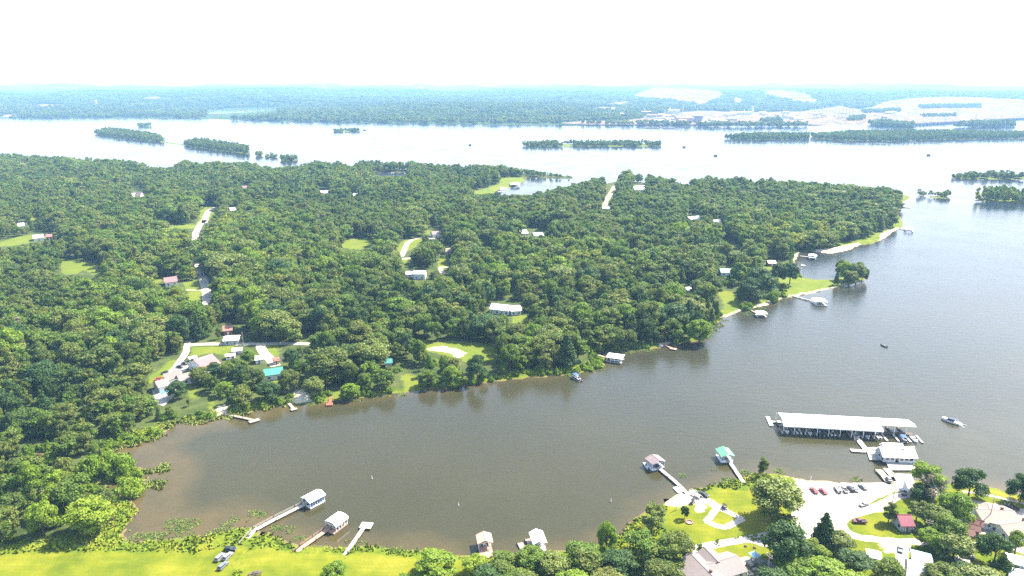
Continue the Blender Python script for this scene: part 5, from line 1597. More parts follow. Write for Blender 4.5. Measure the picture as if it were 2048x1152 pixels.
BOATS = {}
def boat_parts(root, kind):
    if kind == 'runabout':
        hull_mb(6.4, 2.3, 0.85).build('hull', 'gelcoat', root)
        n = MB(); n.v = [(0.3, -1.0, .93), (0.3, 1.0, .93), (1.7, .92, 1.0), (2.9, 0.3, 1.1), (3.15, 0, 1.12), (2.9, -0.3, 1.1), (1.7, -.92, 1.0)]; n.f = [(0, 6, 5, 4, 3, 2, 1)]
        n.build('foredeck', 'gelcoat', root)
        MB().box(0.2, 0.35, -0.95, 0.95, 0.9, 1.35).build('windshield', 'glass_dark', root)
        MB().box(-1.0, -0.4, -0.9, -0.2, 0.5, 1.05).build('seat', 'seat_tan', root)
        MB().box(-1.0, -0.4, 0.2, 0.9, 0.5, 1.05).build('seat', 'seat_tan', root)
        MB().box(-2.9, -2.2, -0.9, 0.9, 0.5, 0.95).build('rear_bench', 'seat_tan', root)
        MB().box(-3.75, -3.25, -0.25, 0.25, 0.2, 1.15).box(-3.6, -3.4, -.1, .1, -.5, .2).build('outboard_motor', 'black_rubber', root)
    elif kind in ('pontoon', 'pontoon_canopy', 'pontoon_blue'):
        MB().tube((-3.6, -0.95, 0.1), (3.3, -0.95, 0.1), 0.32, k=8).tube((3.3, -0.95, 0.1), (3.9, -0.95, 0.3), 0.32, 0.05, k=8).build('pontoon', 'steel', root)
        MB().tube((-3.6, 0.95, 0.1), (3.3, 0.95, 0.1), 0.32, k=8).tube((3.3, 0.95, 0.1), (3.9, 0.95, 0.3), 0.32, 0.05, k=8).build('pontoon', 'steel', root)
        MB().box(-3.6, 3.5, -1.27, 1.27, 0.42, 0.52).build('deck', 'canvas_grey', root)
        f = MB()
        for y in (-1.24, 1.18): f.box(-2.9, 3.3, y, y + .06, .52, 1.2)
        f.box(3.3, 3.36, -1.24, -0.4, .52, 1.2); f.box(3.3, 3.36, .4, 1.24, .52, 1.2); f.box(-2.96, -2.9, -1.24, 1.24, .52, 1.2)
        f.build('fence', 'gelcoat' if kind != 'pontoon_blue' else 'navy', root)
        MB().box(-2.7, -1.6, -1.1, -.4, .52, .95).box(1.2, 3.0, -1.1, -.5, .52, .95).build('seat', 'seat_tan', root)
        MB().box(1.2, 3.0, .5, 1.1, .52, .95).box(-2.7, -1.2, .5, 1.1, .52, .95).build('seat', 'seat_tan', root)
        MB().box(-0.6, 0.0, 0.3, 1.1, .52, 1.35).build('console', 'gelcoat', root)
        MB().box(-4.1, -3.65, -.25, .25, .2, 1.2).build('outboard_motor', 'black_rubber', root)
        if kind != 'pontoon':
            MB().prismx([(-1.25, 2.3), (-.7, 2.45), (.7, 2.45), (1.25, 2.3), (1.25, 2.34), (.7, 2.5), (-.7, 2.5), (-1.25, 2.34)], -2.4, 1.0).build('canopy', 'canvas_blue' if kind == 'pontoon_blue' else 'canvas_tan', root)
            r = MB()
            for x in (-2.3, .9):
                for y in (-1.2, 1.2): r.tube((x, y, 1.2), (x * .8, y, 2.32), .03, k=4)
            r.build('canopy_frame', 'steel', root)
    elif kind == 'cruiser':
        hull_mb(9.2, 3.0, 1.0).build('hull', 'gelcoat', root)
        MB().prism([(-1.6, 1.0), (2.2, 1.2), (1.2, 2.2), (-1.4, 2.3)], -1.15, 1.15).build('cabin', 'navy', root)  # dark colour stands in for the shaded cabin interior
        MB().prism([(0.3, 1.75), (1.55, 1.8), (1.1, 2.12), (0.3, 2.2)], -1.18, 1.18).build('window', 'glass_dark', root)
        n = MB(); n.v = [(2.0, -1.25, 1.42), (2.0, 1.25, 1.42), (3.6, .7, 1.55), (4.5, 0, 1.64), (3.6, -.7, 1.55)]; n.f = [(0, 4, 3, 2, 1)]
        n.build('foredeck', 'gelcoat', root)
        MB().box(-3.4, -1.2, -1.15, 1.15, 2.33, 2.42).build('canopy', 'navy', root)
        MB().box(-4.2, -3.3, -1.1, 1.1, .7, 1.2).build('rear_bench', 'seat_tan', root)
    elif kind == 'fishing':
        hull_mb(5.4, 1.9, 0.6).build('hull', 'navy', root)
        MB().box(-.9, -.4, -.35, .35, .35, .9).build('seat', 'seat_tan', root)
        MB().box(1.0, 1.3, -.2, .2, .35, .8).build('seat', 'seat_tan', root)
        MB().box(-0.2, 0.2, .1, .7, .33, .95).build('console', 'paint_grey', root)
        MB().box(-3.1, -2.7, -.2, .2, .1, 1.0).build('outboard_motor', 'black_rubber', root)

def get_boat(kind):
    if kind not in BOATS:
        r = bpy.data.objects.new({'pontoon_canopy': 'pontoon_boat', 'pontoon_blue': 'pontoon_boat', 'pontoon': 'pontoon_boat', 'runabout': 'motorboat', 'cruiser': 'cabin_cruiser', 'fishing': 'fishing_boat'}[kind], None)
        COL.objects.link(r)
        boat_parts(r, kind)
        BOATS[kind] = [r, False]
    return BOATS[kind]
def place_boat(kind, loc, ang, label, group=None, inside=False, size=1.0, z=0.0):
    rec = get_boat(kind)
    o = rec[0] if not rec[1] else copy_tree(rec[0])
    rec[1] = True
    for k in ('group',):
        if k in o: del o[k]
    o.location = (loc[0], loc[1], z); o.rotation_euler = (0, 0, ang); o.scale = (size,) * 3
    o['label'] = label; o['category'] = 'boat'
    if group: o['group'] = group
    return o
def boat_px(kind, front, rear, label, size=None, group=None, z=0.0):
    A, B = P(*front, z + .6), P(*rear, z + .6)
    c = (A + B) / 2
    return place_boat(kind, c, math.atan2(A.y - B.y, A.x - B.x), label, group, size=size or 1.0, z=z)

# left bank
dock('long grey walkway with a handrail from the field to the white boathouse farthest left', [(482, 1091), (509, 1060), (550, 1038), (592, 1017), (612, 1007)], 1.5, 0.8, 'wood_pale', rail=1)
boathouse('white-roofed boathouse with dark side panels at the end of the longest left walkway', [(602.7, 996.1), (632.4, 979.7), (650, 989.6), (621.4, 1003.8)], 'roof_white', 3.0, 0.9, walls='siding_blue', deck='trim_white', porch_side=-1, boat='runabout', posts_n=6)
dock('pinkish wooden walkway with a handrail to the arched boathouse', [(589.5, 1107), (603, 1095), (629, 1077), (658, 1056)], 1.6, 0.8, 'wood_pink', rail=1)
boathouse('arched white boathouse with a reddish deck, middle of the three left docks', [(650.6, 1044.5), (674, 1028), (695, 1036), (672, 1053.5)], 'roof_white', 2.7, 1.3, deck='wood_pink', arch=True, porch=1.2, porch_side=-1, boat='pontoon', posts_n=4)
dock('bare T-shaped dock right of the arched boathouse', [(685, 1117), (693, 1104), (712, 1077), (729, 1052)], 1.4, 0.8, 'wood_pale', head=((721, 1049.5), (744, 1051.5)), head_w=3.4)
# two boathouses below the middle of the bay
boathouse('tan-pink roofed boathouse with a wide porch and an open slip at the near bank', [(953.4, 1071), (957.6, 1087.2), (983.5, 1083.4), (980.5, 1067)], 'roof_tan', 3.2, 1.0, deck='wood_pink', porch=3.6, porch_side=1, boat='runabout', posts_n=3)
dock('short wooden walkway of the tan-pink boathouse', [(973, 1103), (977, 1116)], 1.3, 0.6, 'wood_pink')
boathouse('white-roofed boathouse near the bright bush, right of the tan-pink one', [(1060, 1065), (1068, 1087.4), (1092, 1084.6), (1083.6, 1063)], 'roof_white', 3.2, 1.0, deck='trim_white', porch=1.6, porch_side=1, boat='pontoon', posts_n=3)
dock('narrow brown pier, outer one left of the white-roofed boathouse', [(1047, 1099), (1040, 1085)], 2.0, 0.6, 'wood_deck')
dock('broad brown pier, inner one beside the white-roofed boathouse', [(1065, 1093), (1057, 1077)], 2.6, 0.6, 'wood_deck')
# park docks
boathouse('brown-roofed boathouse with blue-grey panels off the park beach', [(1291, 916.5), (1306, 928.5), (1330.3, 922.5), (1316, 911)], 'roof_brown', 3.3, 1.0, walls='siding_grey', deck='trim_white', porch_side=1, boat='pontoon_blue', posts_n=4)
dock('long pale walkway with wooden posts to the brown-roofed boathouse', [(1387, 1001), (1361, 972), (1339, 953), (1316.7, 934.5)], 1.5, 0.8, 'wood_pale', rail=0)
sheet_world('swim_platform', [P(a, b_, .6)[:2] for a, b_ in [(1346, 974.5), (1357, 972), (1366, 983), (1356, 985)]], 0.15, 'trim_white', 0, th=0.4)
o = bpy.data.objects['swim_platform']; del o['kind']; tag(o, 'square white floating platform beside the walkway of the brown-roofed boathouse', 'float')
boathouse('green-roofed boathouse with a white frame off the park shore', [(1433, 898.8), (1444, 913.4), (1467.5, 911), (1455.8, 896.4)], 'roof_green', 3.2, 0.9, deck='trim_white', porch_side=1, boat='pontoon', posts_n=4)
dock('long pale walkway to the green-roofed boathouse', [(1499, 981.5), (1480, 954), (1462, 927), (1458, 918)], 1.5, 0.8, 'wood_pale')
# north bank
dock('long bent-ended dock at the foot of the west clearing', [(434, 824.5), (470, 831.5), (507, 839.5)], 1.5, 0.7, 'wood_deck', rail=-1, head=((498, 844), (519, 838)), head_w=2.6)
dock('brown dock with a small white platform below the teal-roofed house', [(569, 796), (578, 806), (587, 817)], 1.5, 0.7, 'wood_deck', head=((581.5, 819.5), (594, 816.5)), head_w=2.2)
dock('small rust-red T-shaped dock on the north bank', [(663, 789), (661, 798), (659.5, 806.5)], 1.4, 0.7, 'wood_red', head=((652, 808.5), (665.5, 807.5)), head_w=2.6)
boathouse('wide low white-roofed boathouse at the headland of the north bank', [(1211, 713.8), (1242.4, 718), (1250, 710.4), (1222, 706.5)], 'roof_white', 3.0, 0.5, deck='wood_pale', porch_side=-1, boat='pontoon_canopy', posts_n=4)
dock('grey walkway to the wide low boathouse', [(1193, 708.5), (1211, 714.5)], 1.4, 0.7, 'wood_deck')
sheet_world('swim_platform', [P(a, b_, .6)[:2] for a, b_ in [(1210, 720), (1214, 718.5), (1239, 724), (1236, 726)]], 0.15, 'wood_pale', 0, th=0.4)
o = bpy.data.objects['swim_platform.001']; del o['kind']; tag(o, 'long pale float in front of the wide low boathouse', 'float')
dock('small pale dock on a sandy landing, between the headland and the bright yellow-green tree', [(1327, 687.5), (1342, 695.5)], 1.5, 0.7, 'wood_pink', head=((1340, 696), (1353, 698.5)), head_w=2.4)
boathouse('small white-roofed boathouse below the sloping lawn', [(1511, 623.6), (1517, 628.4), (1533, 627), (1530, 621.7)], 'roof_white', 2.8, 0.5, deck='wood_pale', porch_side=-1, posts_n=2, porch=0.8)
dock('weathered walkway to the small boathouse below the sloping lawn', [(1494, 616.5), (1514, 626)], 1.3, 0.7, 'wood_deck')
boathouse('white-roofed boathouse with a wide deck off the grassy point', [(1623.6, 597.4), (1631, 604), (1654, 603.6), (1646, 596.7)], 'roof_white', 3.0, 0.5, deck='wood_pale', porch_side=1, porch=1.2, boat='runabout', posts_n=3)
dock('long thin walkway from the grassy point to its boathouse', [(1577, 589.5), (1600, 595), (1625, 601.5)], 1.3, 0.7, 'wood_pale')
boathouse('small white boathouse in the cove behind the grassy point', [(1618, 509), (1618, 512.6), (1633, 512.6), (1633, 509)], 'roof_white', 3.2, 0.6, walls='siding_white', deck='trim_white', posts_n=2)
dock('pale walkway in the cove behind the grassy point', [(1600, 511.5), (1619, 514)], 1.4, 0.7, 'wood_pale')
dock('little floating dock in the cove near the round-crowned trees', [(1602, 530), (1611, 531)], 2.2, 0.5, 'trim_white')
boathouse('lone white-roofed boathouse off the sandy corner of the woods', [(1809.7, 454.4), (1811, 457.6), (1827, 457.2), (1825.6, 454)], 'roof_white', 3.2, 0.8, deck='trim_white', posts_n=3)
dock('short walkway to the lone boathouse off the sandy corner', [(1800, 457), (1811, 459.5)], 1.3, 0.7, 'wood_pale')
dock('thin pier at the tip of the peninsula', [(1800, 413.5), (1820, 415)], 1.8, 0.7, 'wood_deck')
boathouse('pale boathouse in the far pond behind the woods', [(1021, 366), (1021, 370), (1039, 370), (1039, 366)], 'roof_grey_white', 3.4, 1.2, deck='trim_white', posts_n=3)
dock('small dock in the near corner of the far pond', [(996, 383), (1010, 384)], 2.4, 0.7, 'trim_white')

# boats out on the water
boat_px('pontoon_blue', (1160, 760), (1147, 752), 'pontoon boat with a dark canopy lying just off the north bank', 1.05)
boat_px('cruiser', (1887, 837), (1917, 846.5), 'white motor cruiser running left and trailing a thin wake', 0.85)
boat_px('fishing', (1764, 689), (1771, 692), 'small dark fishing boat alone on the open bay', 0.9)
boat_px('runabout', (1295, 935), (1291, 926), 'small white boat tied to the brown-roofed boathouse', 0.75)
boat_px('runabout', (1709, 866), (1714, 880), 'white boat tied to the walkway between the covered marina and the store', 0.95)
boat_px('runabout', (1386, 984), (1396, 990), 'white boat on a trailer behind the black pickup', 0.7, z=LZ + 0.55)
# boat trailers on land
# ------------------------------------------------------------------ covered marina
A, B, Dm = P(1556, 823, 5), P(1750, 833, 5), P(1568, 849, 5)
ax = (B - A).normalized(); ang = math.atan2(ax.y, ax.x)
qv = Vector((ax.y, -ax.x, 0))                 # towards the camera side
Wm = abs((Dm - A).dot(qv)); Lm = (P(1754, 856, 5) - P(1568, 849, 5)).length
Lf = (P(1816, 836.5, 5) - A).length
mar = thing('covered_marina', (A.x, A.y, 0), ang, 'long covered marina with a blinding white roof and open boat slips', 'marina')
# local x along the roof, local y negative towards the camera
rz, ez = 5.3, 4.2
yb, yr, yf = 0.0, -Wm * 0.5, -Wm
def slab(mb, p, th=0.14):
    n = len(mb.v)
    mb.v += [tuple(q) for q in p] + [(q[0], q[1], q[2] + th) for q in p]
    k = len(p)
    mb.f.append(tuple(range(n + k - 1, n - 1, -1))); mb.f.append(tuple(range(n + k, n + 2 * k)))
    for i in range(k):
        j = (i + 1) % k; mb.f.append((n + i, n + j, n + k + j, n + k + i))
step = 6.0
x = 0.0
xl = (P(1568, 849, 5) - A).dot(ax)
while x < Lf - 0.1:       # roof in separate sheets, laid side by side
    x2 = min(x + step, Lf)
    mb = MB(); slab(mb, [(x + .02, yb, ez), (x2 - .02, yb, ez), (x2 - .02, yr, rz), (x + .02, yr, rz)]); mb.build('roof_panel', 'roof_white', mar)
    if x < Lm + xl - step * .5:
        xa = x + .02 if x > 0 else xl * 0
        mb = MB(); slab(mb, [(xa, yr, rz), (x2 - .02, yr, rz), (x2 - .02, yf, ez), (xa + (xl if x == 0 else 0), yf, ez)]); mb.build('roof_panel', 'roof_white', mar)
        last = x2
    else:
        mb = MB(); slab(mb, [(x + .02, yr, rz), (x2 - .02, yr, rz), (x2 - .02, yr - Wm * 0.16, rz - 0.35), (x + .02, yr - Wm * 0.16, rz - 0.35)]); mb.build('roof_panel', 'roof_white', mar)
    x = x2
MB().box(0, Lf, yr - 0.2, yr + 0.2, rz + 0.1, rz + 0.28).build('ridge_cap', 'roof_grey_white', mar)
MB().box(0, Lf, yr - 1.1, yr + 1.1, 0.15, 0.55).build('main_walkway', 'wood_dark', mar)  # dark colour deepens the shade under the roof
MB().box(xl, last, yf + .05, yf + .25, ez - 0.45, ez - 0.05).box(0, Lf, yb - .25, yb - .05, ez - 0.45, ez - .05).build('eaves_beam', 'trim_white', mar)
pm = MB().box(-.1, .1, -.1, .1, 0, 1).mesh('post'); pm.materials.append(MATS['trim_white'])
k = 0
x = xl
fins = []
while x < Lf + 5:
    fr = x <= last + 0.5
    y_end = yf + .3 if fr else yf - 1.2
    MB().box(x - .45, x + .45, y_end, yr - 1.1, 0.15, 0.5).build('finger_pier', 'wood_deck' if fr else 'concrete', mar)  # browner under the roof than outside: shade put into the colour
    if x < Lf: MB().box(x - .45, x + .45, yr + 1.1, yb, 0.15, 0.5).build('finger_pier', 'wood_dark', mar)  # dark colour again stands in for shade under the roof
    if x < Lf + .5:
        for y, h in ((yf + .2, ez - .5) if fr else (yr - Wm * .15, rz - .9), (yb - .2, ez - .5)):
            po = bpy.data.objects.new('post', pm); po.parent = mar; po.location = (x, y, .5); po.scale = (1, 1, h); COL.objects.link(po)
    fins.append(x); x += 4.9; k += 1
rb = random.Random(12)
bw = [('white motorboat', 'runabout'), ('tan-canopied pontoon boat', 'pontoon_canopy'), ('open pontoon boat', 'pontoon'), ('blue-canopied pontoon boat', 'pontoon_blue'), ('white cabin cruiser', 'cruiser')]
ordn = ['first', 'second', 'third', 'fourth', 'fifth', 'sixth', 'seventh', 'eighth', 'ninth', 'tenth', 'eleventh', 'twelfth', 'thirteenth', 'fourteenth', 'fifteenth', 'sixteenth']
mm = mar.matrix_basis.copy()
mm = Matrix.Translation(mar.location) @ Matrix.Rotation(ang, 4, 'Z')
for i in range(len(fins) - 1):
    xm = (fins[i] + fins[i + 1]) / 2
    if i in (5, 9): continue
    outer = fins[i] >= last - 0.5
    d_, kd = bw[[0, 1, 0, 3, 2, 0, 1, 4, 0, 2, 3, 0, 4, 0, 1, 4, 4][i % 17]]
    yb_ = yf + (3.4 if not outer else 1.6)
    p = mm @ Vector((xm, yb_ + rb.uniform(-.4, .4), 0))
    lab = f'{d_} in the {ordn[min(i, 15)]} front slip from the marina\'s left end'
    if outer: lab = f'{d_} in an open marina slip right of the roof, {["nearest the roof", "second from the roof", "third from the roof", "outermost", "outermost"][min(4, int((fins[i] - last) / 4.9 + .5))]}'
    place_boat(kd, p, ang - math.pi / 2 if rb.random() < .7 else ang + math.pi / 2, lab, 'boats in the covered marina slips', size=0.78 if kd == 'cruiser' else 0.88)
# T-shaped breakwater float at the marina's left end
dock('narrow white T-shaped float at the left end of the covered marina', [(1562, 843), (1541, 843)], 1.3, 0.5, 'trim_white', piles=False, head=((1535, 833), (1543, 851)), head_w=1.6)
dock('straight white walkway joining the covered marina to the marina store', [(1704, 862), (1719, 882), (1735, 903)], 2.3, 0.5, 'concrete', piles=False)
dock('white side pier pointing left from the marina walkway', [(1731, 902), (1701, 900)], 2.2, 0.5, 'concrete', piles=False)

# marina store: two gabled halls on a floating deck
c, a_, L_, W_ = fit([(1753, 895.5), (1823, 898.5), (1828.5, 916), (1765, 914)], 3.1)
st = thing('marina_store', (c.x, c.y, 0.6), a_, 'white marina store with two overlapping gabled roofs on a floating deck', 'store')
MB().box(-L_ / 2 + .2, L_ / 2 - .2, -W_ / 2 + .3, W_ / 2 - .3, 0, 2.5).build('wall', 'siding_white', st)
MB().box(-L_ / 2 + .1, -L_ / 2 + .2, -W_ / 2 + .4, W_ / 2 - .4, 0.2, 2.4).build('end_wall', 'siding_grey', st)  # shade on this white end painted as grey
for yy_ in (-3, 0, 3):
    MB().box(-L_ / 2 + .02, -L_ / 2 + .1, yy_ - .8, yy_ + .8, 0.9, 2.0).build('window', 'glass_dark', st)
for i in range(6):
    xx = -L_ / 2 + 2 + i * (L_ - 4) / 5
    MB().box(xx - .6, xx + .6, -W_ / 2 + .22, -W_ / 2 + .3, .1 if i == 2 else 1.0, 1.9).build('door' if i == 2 else 'window', 'glass_dark', st)
gr = gable_roof(L_, W_, 2.5, 2.2, .3).build('roof', 'roof_white', st)
e = MB()
for s in (-1, 1):
    n = len(e.v); xx = s * (L_ / 2 - .2)
    e.v += [(xx, -W_ / 2 + .3, 2.5), (xx, W_ / 2 - .3, 2.5), (xx, 0, 4.6)]; e.f.append((n, n + 1, n + 2))
e.build('gable', 'siding_grey', st)  # grey here too carries the painted shade of the end wall
gr2 = gable_roof(L_ * .58, W_ * .55, 3.2, 1.8, .3)
r2 = gr2.build('roof', 'roof_white', st); r2.location = (-.3, W_ * .5, 0)
w2 = MB().box(-L_ * .29 + .2, L_ * .29 - .2, -W_ * .27 + .2, W_ * .27 - .2, 0, 3.2).build('wall', 'siding_white', st); w2.location = (-.3, W_ * .5, 0)
sg = MB().box(L_ * .1, L_ * .1 + 1.6, -.6, .6, 4.2, 5.0).build('roof_vent', 'steel', st)
def platform(label, px, z, mat, name='floating_deck', th=.45, cat='deck'):
    o = sheet_world(name, [P(a, b__, z)[:2] for a, b__ in px], z - th, mat, 0, th=th)
    del o['kind']; return tag(o, label, cat)
platform('white floating deck left of the marina store', [(1732, 895), (1756, 894), (1768, 919), (1739, 919)], .6, 'concrete')
platform('wide pale deck in front of the marina store', [(1757, 893), (1829, 893), (1831, 940), (1780, 940)], .57, 'wood_pale')
dock('pale ramp from the store deck to the shore', [(1772, 936), (1779, 944), (1788, 953)], 2.6, 1.0, 'concrete', piles=False)
dock('long weathered courtesy dock beside the launching ramp', [(1779, 965), (1768, 951), (1757, 938.5)], 2.8, 0.8, 'wood_deck')
sheet_world('landing', [P(a, b_, .9)[:2] for a, b_ in [(1786, 950), (1822, 950), (1830, 966), (1795, 966)]], 0.2, 'concrete', 0, th=.85)
sheet('boat_ramp', [(1788, 963), (1830, 964), (1826, 980), (1786, 985)], 3, 'concrete', .1)
dock('thin white footbridge across the gap behind the store deck', [(1785, 949), (1826, 950)], 1.0, 1.0, 'trim_white', piles=False)

# wake behind the running cruiser
wk = MB()
for s, ln in ((1, 26), (-1, 26)):
    A_, B_ = P(1918, 847.5, 0), P(1936 if s > 0 else 1931, 850 if s > 0 else 857, 0)
    for j in range(8):
        p, q_ = A_.lerp(B_, j / 8), A_.lerp(B_, (j + .7) / 8)
        wk.beam((p.x, p.y, .05), (q_.x, q_.y, .05), .3 * (1 - j / 9), .04)
for s, ln in ():
    A_, B_ = P(1919, 848, 0), P(1990 if s > 0 else 1975, 858 if s > 0 else 905, 0)
    for j in range(9):
        t0, t1 = j / 9, (j + .75) / 9
        p, q_ = A_.lerp(B_, t0), A_.lerp(B_, t1)
        wk.beam((p.x, p.y, .05), (q_.x, q_.y, .05), .22 + .1 * (1 - t0), .04)
wk.beam(tuple(P(1916, 846, .06)), tuple(P(1924, 849, .06)), 1.2, .05)
tag(wk.build('wake', 'gelcoat'), 'thin white wake behind the running cruiser', kind='stuff')
# ------------------------------------------------------------------ vehicles (x forward)
CARS = {}
def car_mb(prof, W_, taper=0.0):
    mb = MB(); n = len(prof)
    mb.v = [(x, -W_ / 2 + max(0, z - .95) * taper, z) for x, z in prof] + [(x, W_ / 2 - max(0, z - .95) * taper, z) for x, z in prof]
    mb.f = [tuple(range(n)), tuple(range(2 * n - 1, n - 1, -1))] + [(i, n + i, n + (i + 1) % n, (i + 1) % n) for i in range(n)]
    return mb
def bevelled(o, w_=0.05):
    m_ = o.modifiers.new('bevel', 'BEVEL'); m_.width = w_; m_.segments = 2; m_.limit_method = 'ANGLE'
    return o
def make_car(kind, paint):
    key = (kind, paint)
    if key in CARS: return CARS[key]
    r = bpy.data.objects.new({'suv': 'parked_car', 'sedan': 'parked_car', 'pickup': 'pickup_truck', 'cart': 'golf_cart'}[kind], None); COL.objects.link(r)
    pm = 'paint_' + paint
    if kind == 'cart':
        bevelled(MB().box(-1.4, 1.4, -.65, .65, .35, .8).build('body', pm, r), .08)
        MB().box(-1.1, .9, -.7, .7, 1.9, 1.98).build('roof', 'black_rubber' if paint != 'white' else 'gelcoat', r)
        f = MB()
        for x in (-1.0, .8):
            for y in (-.6, .6): f.tube((x, y, .75), (x, y, 1.9), .035, k=4)
        f.build('roof_frame', 'steel', r)
        MB().box(-.5, .1, -.6, .6, .8, 1.0).box(-.6, -.45, -.6, .6, .8, 1.45).build('seat', 'seat_tan', r)
        wb, tr, wr = 1.0, .6, .28
    else:
        L2, W_ = {'suv': (2.4, 1.9), 'sedan': (2.35, 1.8), 'pickup': (2.85, 1.95)}[kind]
        if kind == 'suv':
            body = [(-L2, .4), (L2, .4), (L2, .85), (L2 - .2, 1.0), (L2 - 1.2, 1.08), (-L2 + .1, 1.1), (-L2, .9)]
            cab = [(L2 - 1.3, 1.08), (L2 - 1.95, 1.66), (-L2 + .45, 1.7), (-L2 + .1, 1.1)]
        elif kind == 'sedan':
            body = [(-L2, .35), (L2, .35), (L2, .72), (L2 - .2, .85), (L2 - 1.3, .95), (-L2 + .8, .98), (-L2, .92)]
            cab = [(L2 - 1.4, .95), (L2 - 2.1, 1.42), (-L2 + 1.3, 1.42), (-L2 + .65, .98)]
        else:
            body = [(-L2, .5), (L2, .5), (L2, 1.0), (L2 - .2, 1.12), (L2 - 1.25, 1.18), (-L2, 1.18)]
            cab = [(L2 - 1.35, 1.18), (L2 - 1.95, 1.82), (-.35, 1.85), (-.55, 1.18)]
        bevelled(car_mb(body, W_).build('body', pm, r), .07)
        bevelled(car_mb(cab, W_ - .12, .22).build('roof', pm, r), .05)
        ins = MB()
        (xa, za), (xb, zb), (xc, zc), (xd, zd) = cab
        def lerp(a, b_, t_): return a + (b_ - a) * t_
        for s in (-1, 1):
            y0 = s * (W_ / 2 - .06 - .02 * 0 + .005); y1 = s * ((W_ / 2 - .06) - (zb - .95) * .22 + .01)
            q = [(lerp(xa, xb, .12) - .12, y0 - s * (za - .95) * .22 * 0, za + .06), (lerp(xa, xb, .9) - .12, y1, zb - .08), (lerp(xd, xc, .9) + .12, y1, zc - .08), (lerp(xd, xc, .12) + .12, y0, zd + .06)]
            ins.quad(*(q if s < 0 else q[::-1]))
        ins.build('side_windows', 'glass_dark', r)
        h = W_ / 2 - .2
        wsx = MB(); wsx.quad((xa + .03, -h, za + .05), (xa + .03, h, za + .05), (xb + .04, h - .1, zb - .05), (xb + .04, -h + .1, zb - .05)); wsx.build('windshield', 'glass_dark', r)
        wsx = MB(); wsx.quad((xd - .03, h, zd + .08), (xd - .03, -h, zd + .08), (xc - .04, -h + .1, zc - .08), (xc - .04, h - .1, zc - .08)); wsx.build('rear_window', 'glass_dark', r)
        if kind == 'pickup':
            MB().box(-L2 + .12, -.65, -W_ / 2 + .12, W_ / 2 - .12, 1.181, 1.19).build('bed', 'black_rubber', r)
        for s in (-1, 1):
            MB().box(L2 - .01, L2 + .02, s * (W_ / 2 - .3) - .2, s * (W_ / 2 - .3) + .2, .68, .84).build('headlight', 'lamp_clear', r)
            MB().box(-L2 - .02, -L2 + .01, s * (W_ / 2 - .25) - .15, s * (W_ / 2 - .25) + .15, .78, 1.0 if kind != 'sedan' else .88).build('taillight', 'lamp_red', r)
        MB().box(L2 - .02, L2 + .05, -W_ / 2 + .1, W_ / 2 - .1, .42, .56).build('bumper', 'black_rubber', r)
        wb, tr, wr = L2 * .6, W_ / 2 - .12, .35
    wm = MB().tube((0, -.12, 0), (0, .12, 0), wr, k=12).mesh('wheel'); wm.materials.append(MATS['black_rubber'])
    rm = MB().tube((0, -.13, 0), (0, .13, 0), wr * .55, k=8).mesh('rim'); rm.materials.append(MATS['steel'])
    for x in (-wb, wb):
        for s in (-1, 1):
            wo = bpy.data.objects.new('wheel', wm); wo.parent = r; wo.location = (x, s * tr, wr); COL.objects.link(wo)
            ro = bpy.data.objects.new('rim', rm); ro.parent = wo; COL.objects.link(ro)
    CARS[key] = [r, False]
    return CARS[key]
def car(kind, paint, front, rear, label, group=None, z=LZ + .05, cat=None):
    rec = make_car(kind, paint)
    o = rec[0] if not rec[1] else copy_tree(rec[0])
    rec[1] = True
    if 'group' in o: del o['group']
    A, B = P(*front, z), P(*rear, z)
    c = (A + B) / 2
    o.location = (c.x, c.y, z); o.rotation_euler = (0, 0, math.atan2(A.y - B.y, A.x - B.x))
    o.scale = (.84,) * 3
    o['label'] = label; o['category'] = cat or {'suv': 'car', 'sedan': 'car', 'pickup': 'pickup truck', 'cart': 'golf cart'}[kind]
    if group: o['group'] = group
    return o
g1 = 'cars parked on the mown field'
car('suv', 'grey', (454, 1127), (439, 1141), 'dark grey car parked nearest to the picture edge on the mown field', g1)
car('suv', 'silver', (446, 1111), (434, 1123), 'silver car at the left of the four on the mown field', g1)
car('suv', 'silver', (462, 1109), (450, 1121), 'silver-grey car beside the left silver one on the mown field', g1)
car('suv', 'black', (466, 1101), (455, 1101), 'black car at the foot of the long left walkway', g1)
g2 = 'cars parked on the gravel lot'
car('sedan', 'red', (1623, 978), (1633, 988), 'dark red car, leftmost on the gravel lot', g2)
car('sedan', 'red', (1641, 980), (1651, 989), 'red car with a pale rear, second from the left on the gravel lot', g2)
car('pickup', 'white', (1682, 975), (1693, 986), 'white pickup in the middle row of the gravel lot', g2)
car('suv', 'black', (1695, 974), (1707, 986), 'black car between the white pickup and the boat trailer on the gravel lot', g2)
car('sedan', 'white', (1707, 974), (1714, 985), 'white car beside the black one on the gravel lot', g2)
car('sedan', 'grey', (1719, 971), (1731, 980), 'dark grey car, rightmost on the gravel lot', g2)
car('sedan', 'silver', (1719, 1013.5), (1736, 1008.5), 'silver car by the grass strip at the lower lot edge', g2)
car('pickup', 'maroon', (1707, 1045), (1731, 1045.5), 'maroon pickup on the tip of the oval lawn')
car('suv', 'black', (1418, 996), (1396, 987), 'black pickup-like car towing a boat beside the park beach')
car('cart', 'black', (1382, 1009), (1388, 1004), 'black golf cart at the end of the long walkway by the sand')
car('cart', 'black', (1453, 1020), (1445, 1014), 'black golf cart beside the path loop')
car('cart', 'maroon', (1812, 988), (1805, 992), 'small utility cart on the asphalt ramp road', cat='golf cart')
car('suv', 'black', (1508, 1142), (1498, 1131), 'black car in tree shade by the tan-roofed house')
car('sedan', 'silver', (1450, 1150), (1466, 1148), 'silver car in front of the tan-roofed house')
car('sedan', 'green_grey', (1800, 1108), (1801, 1092), 'grey-green car beside the long blue-roofed home')
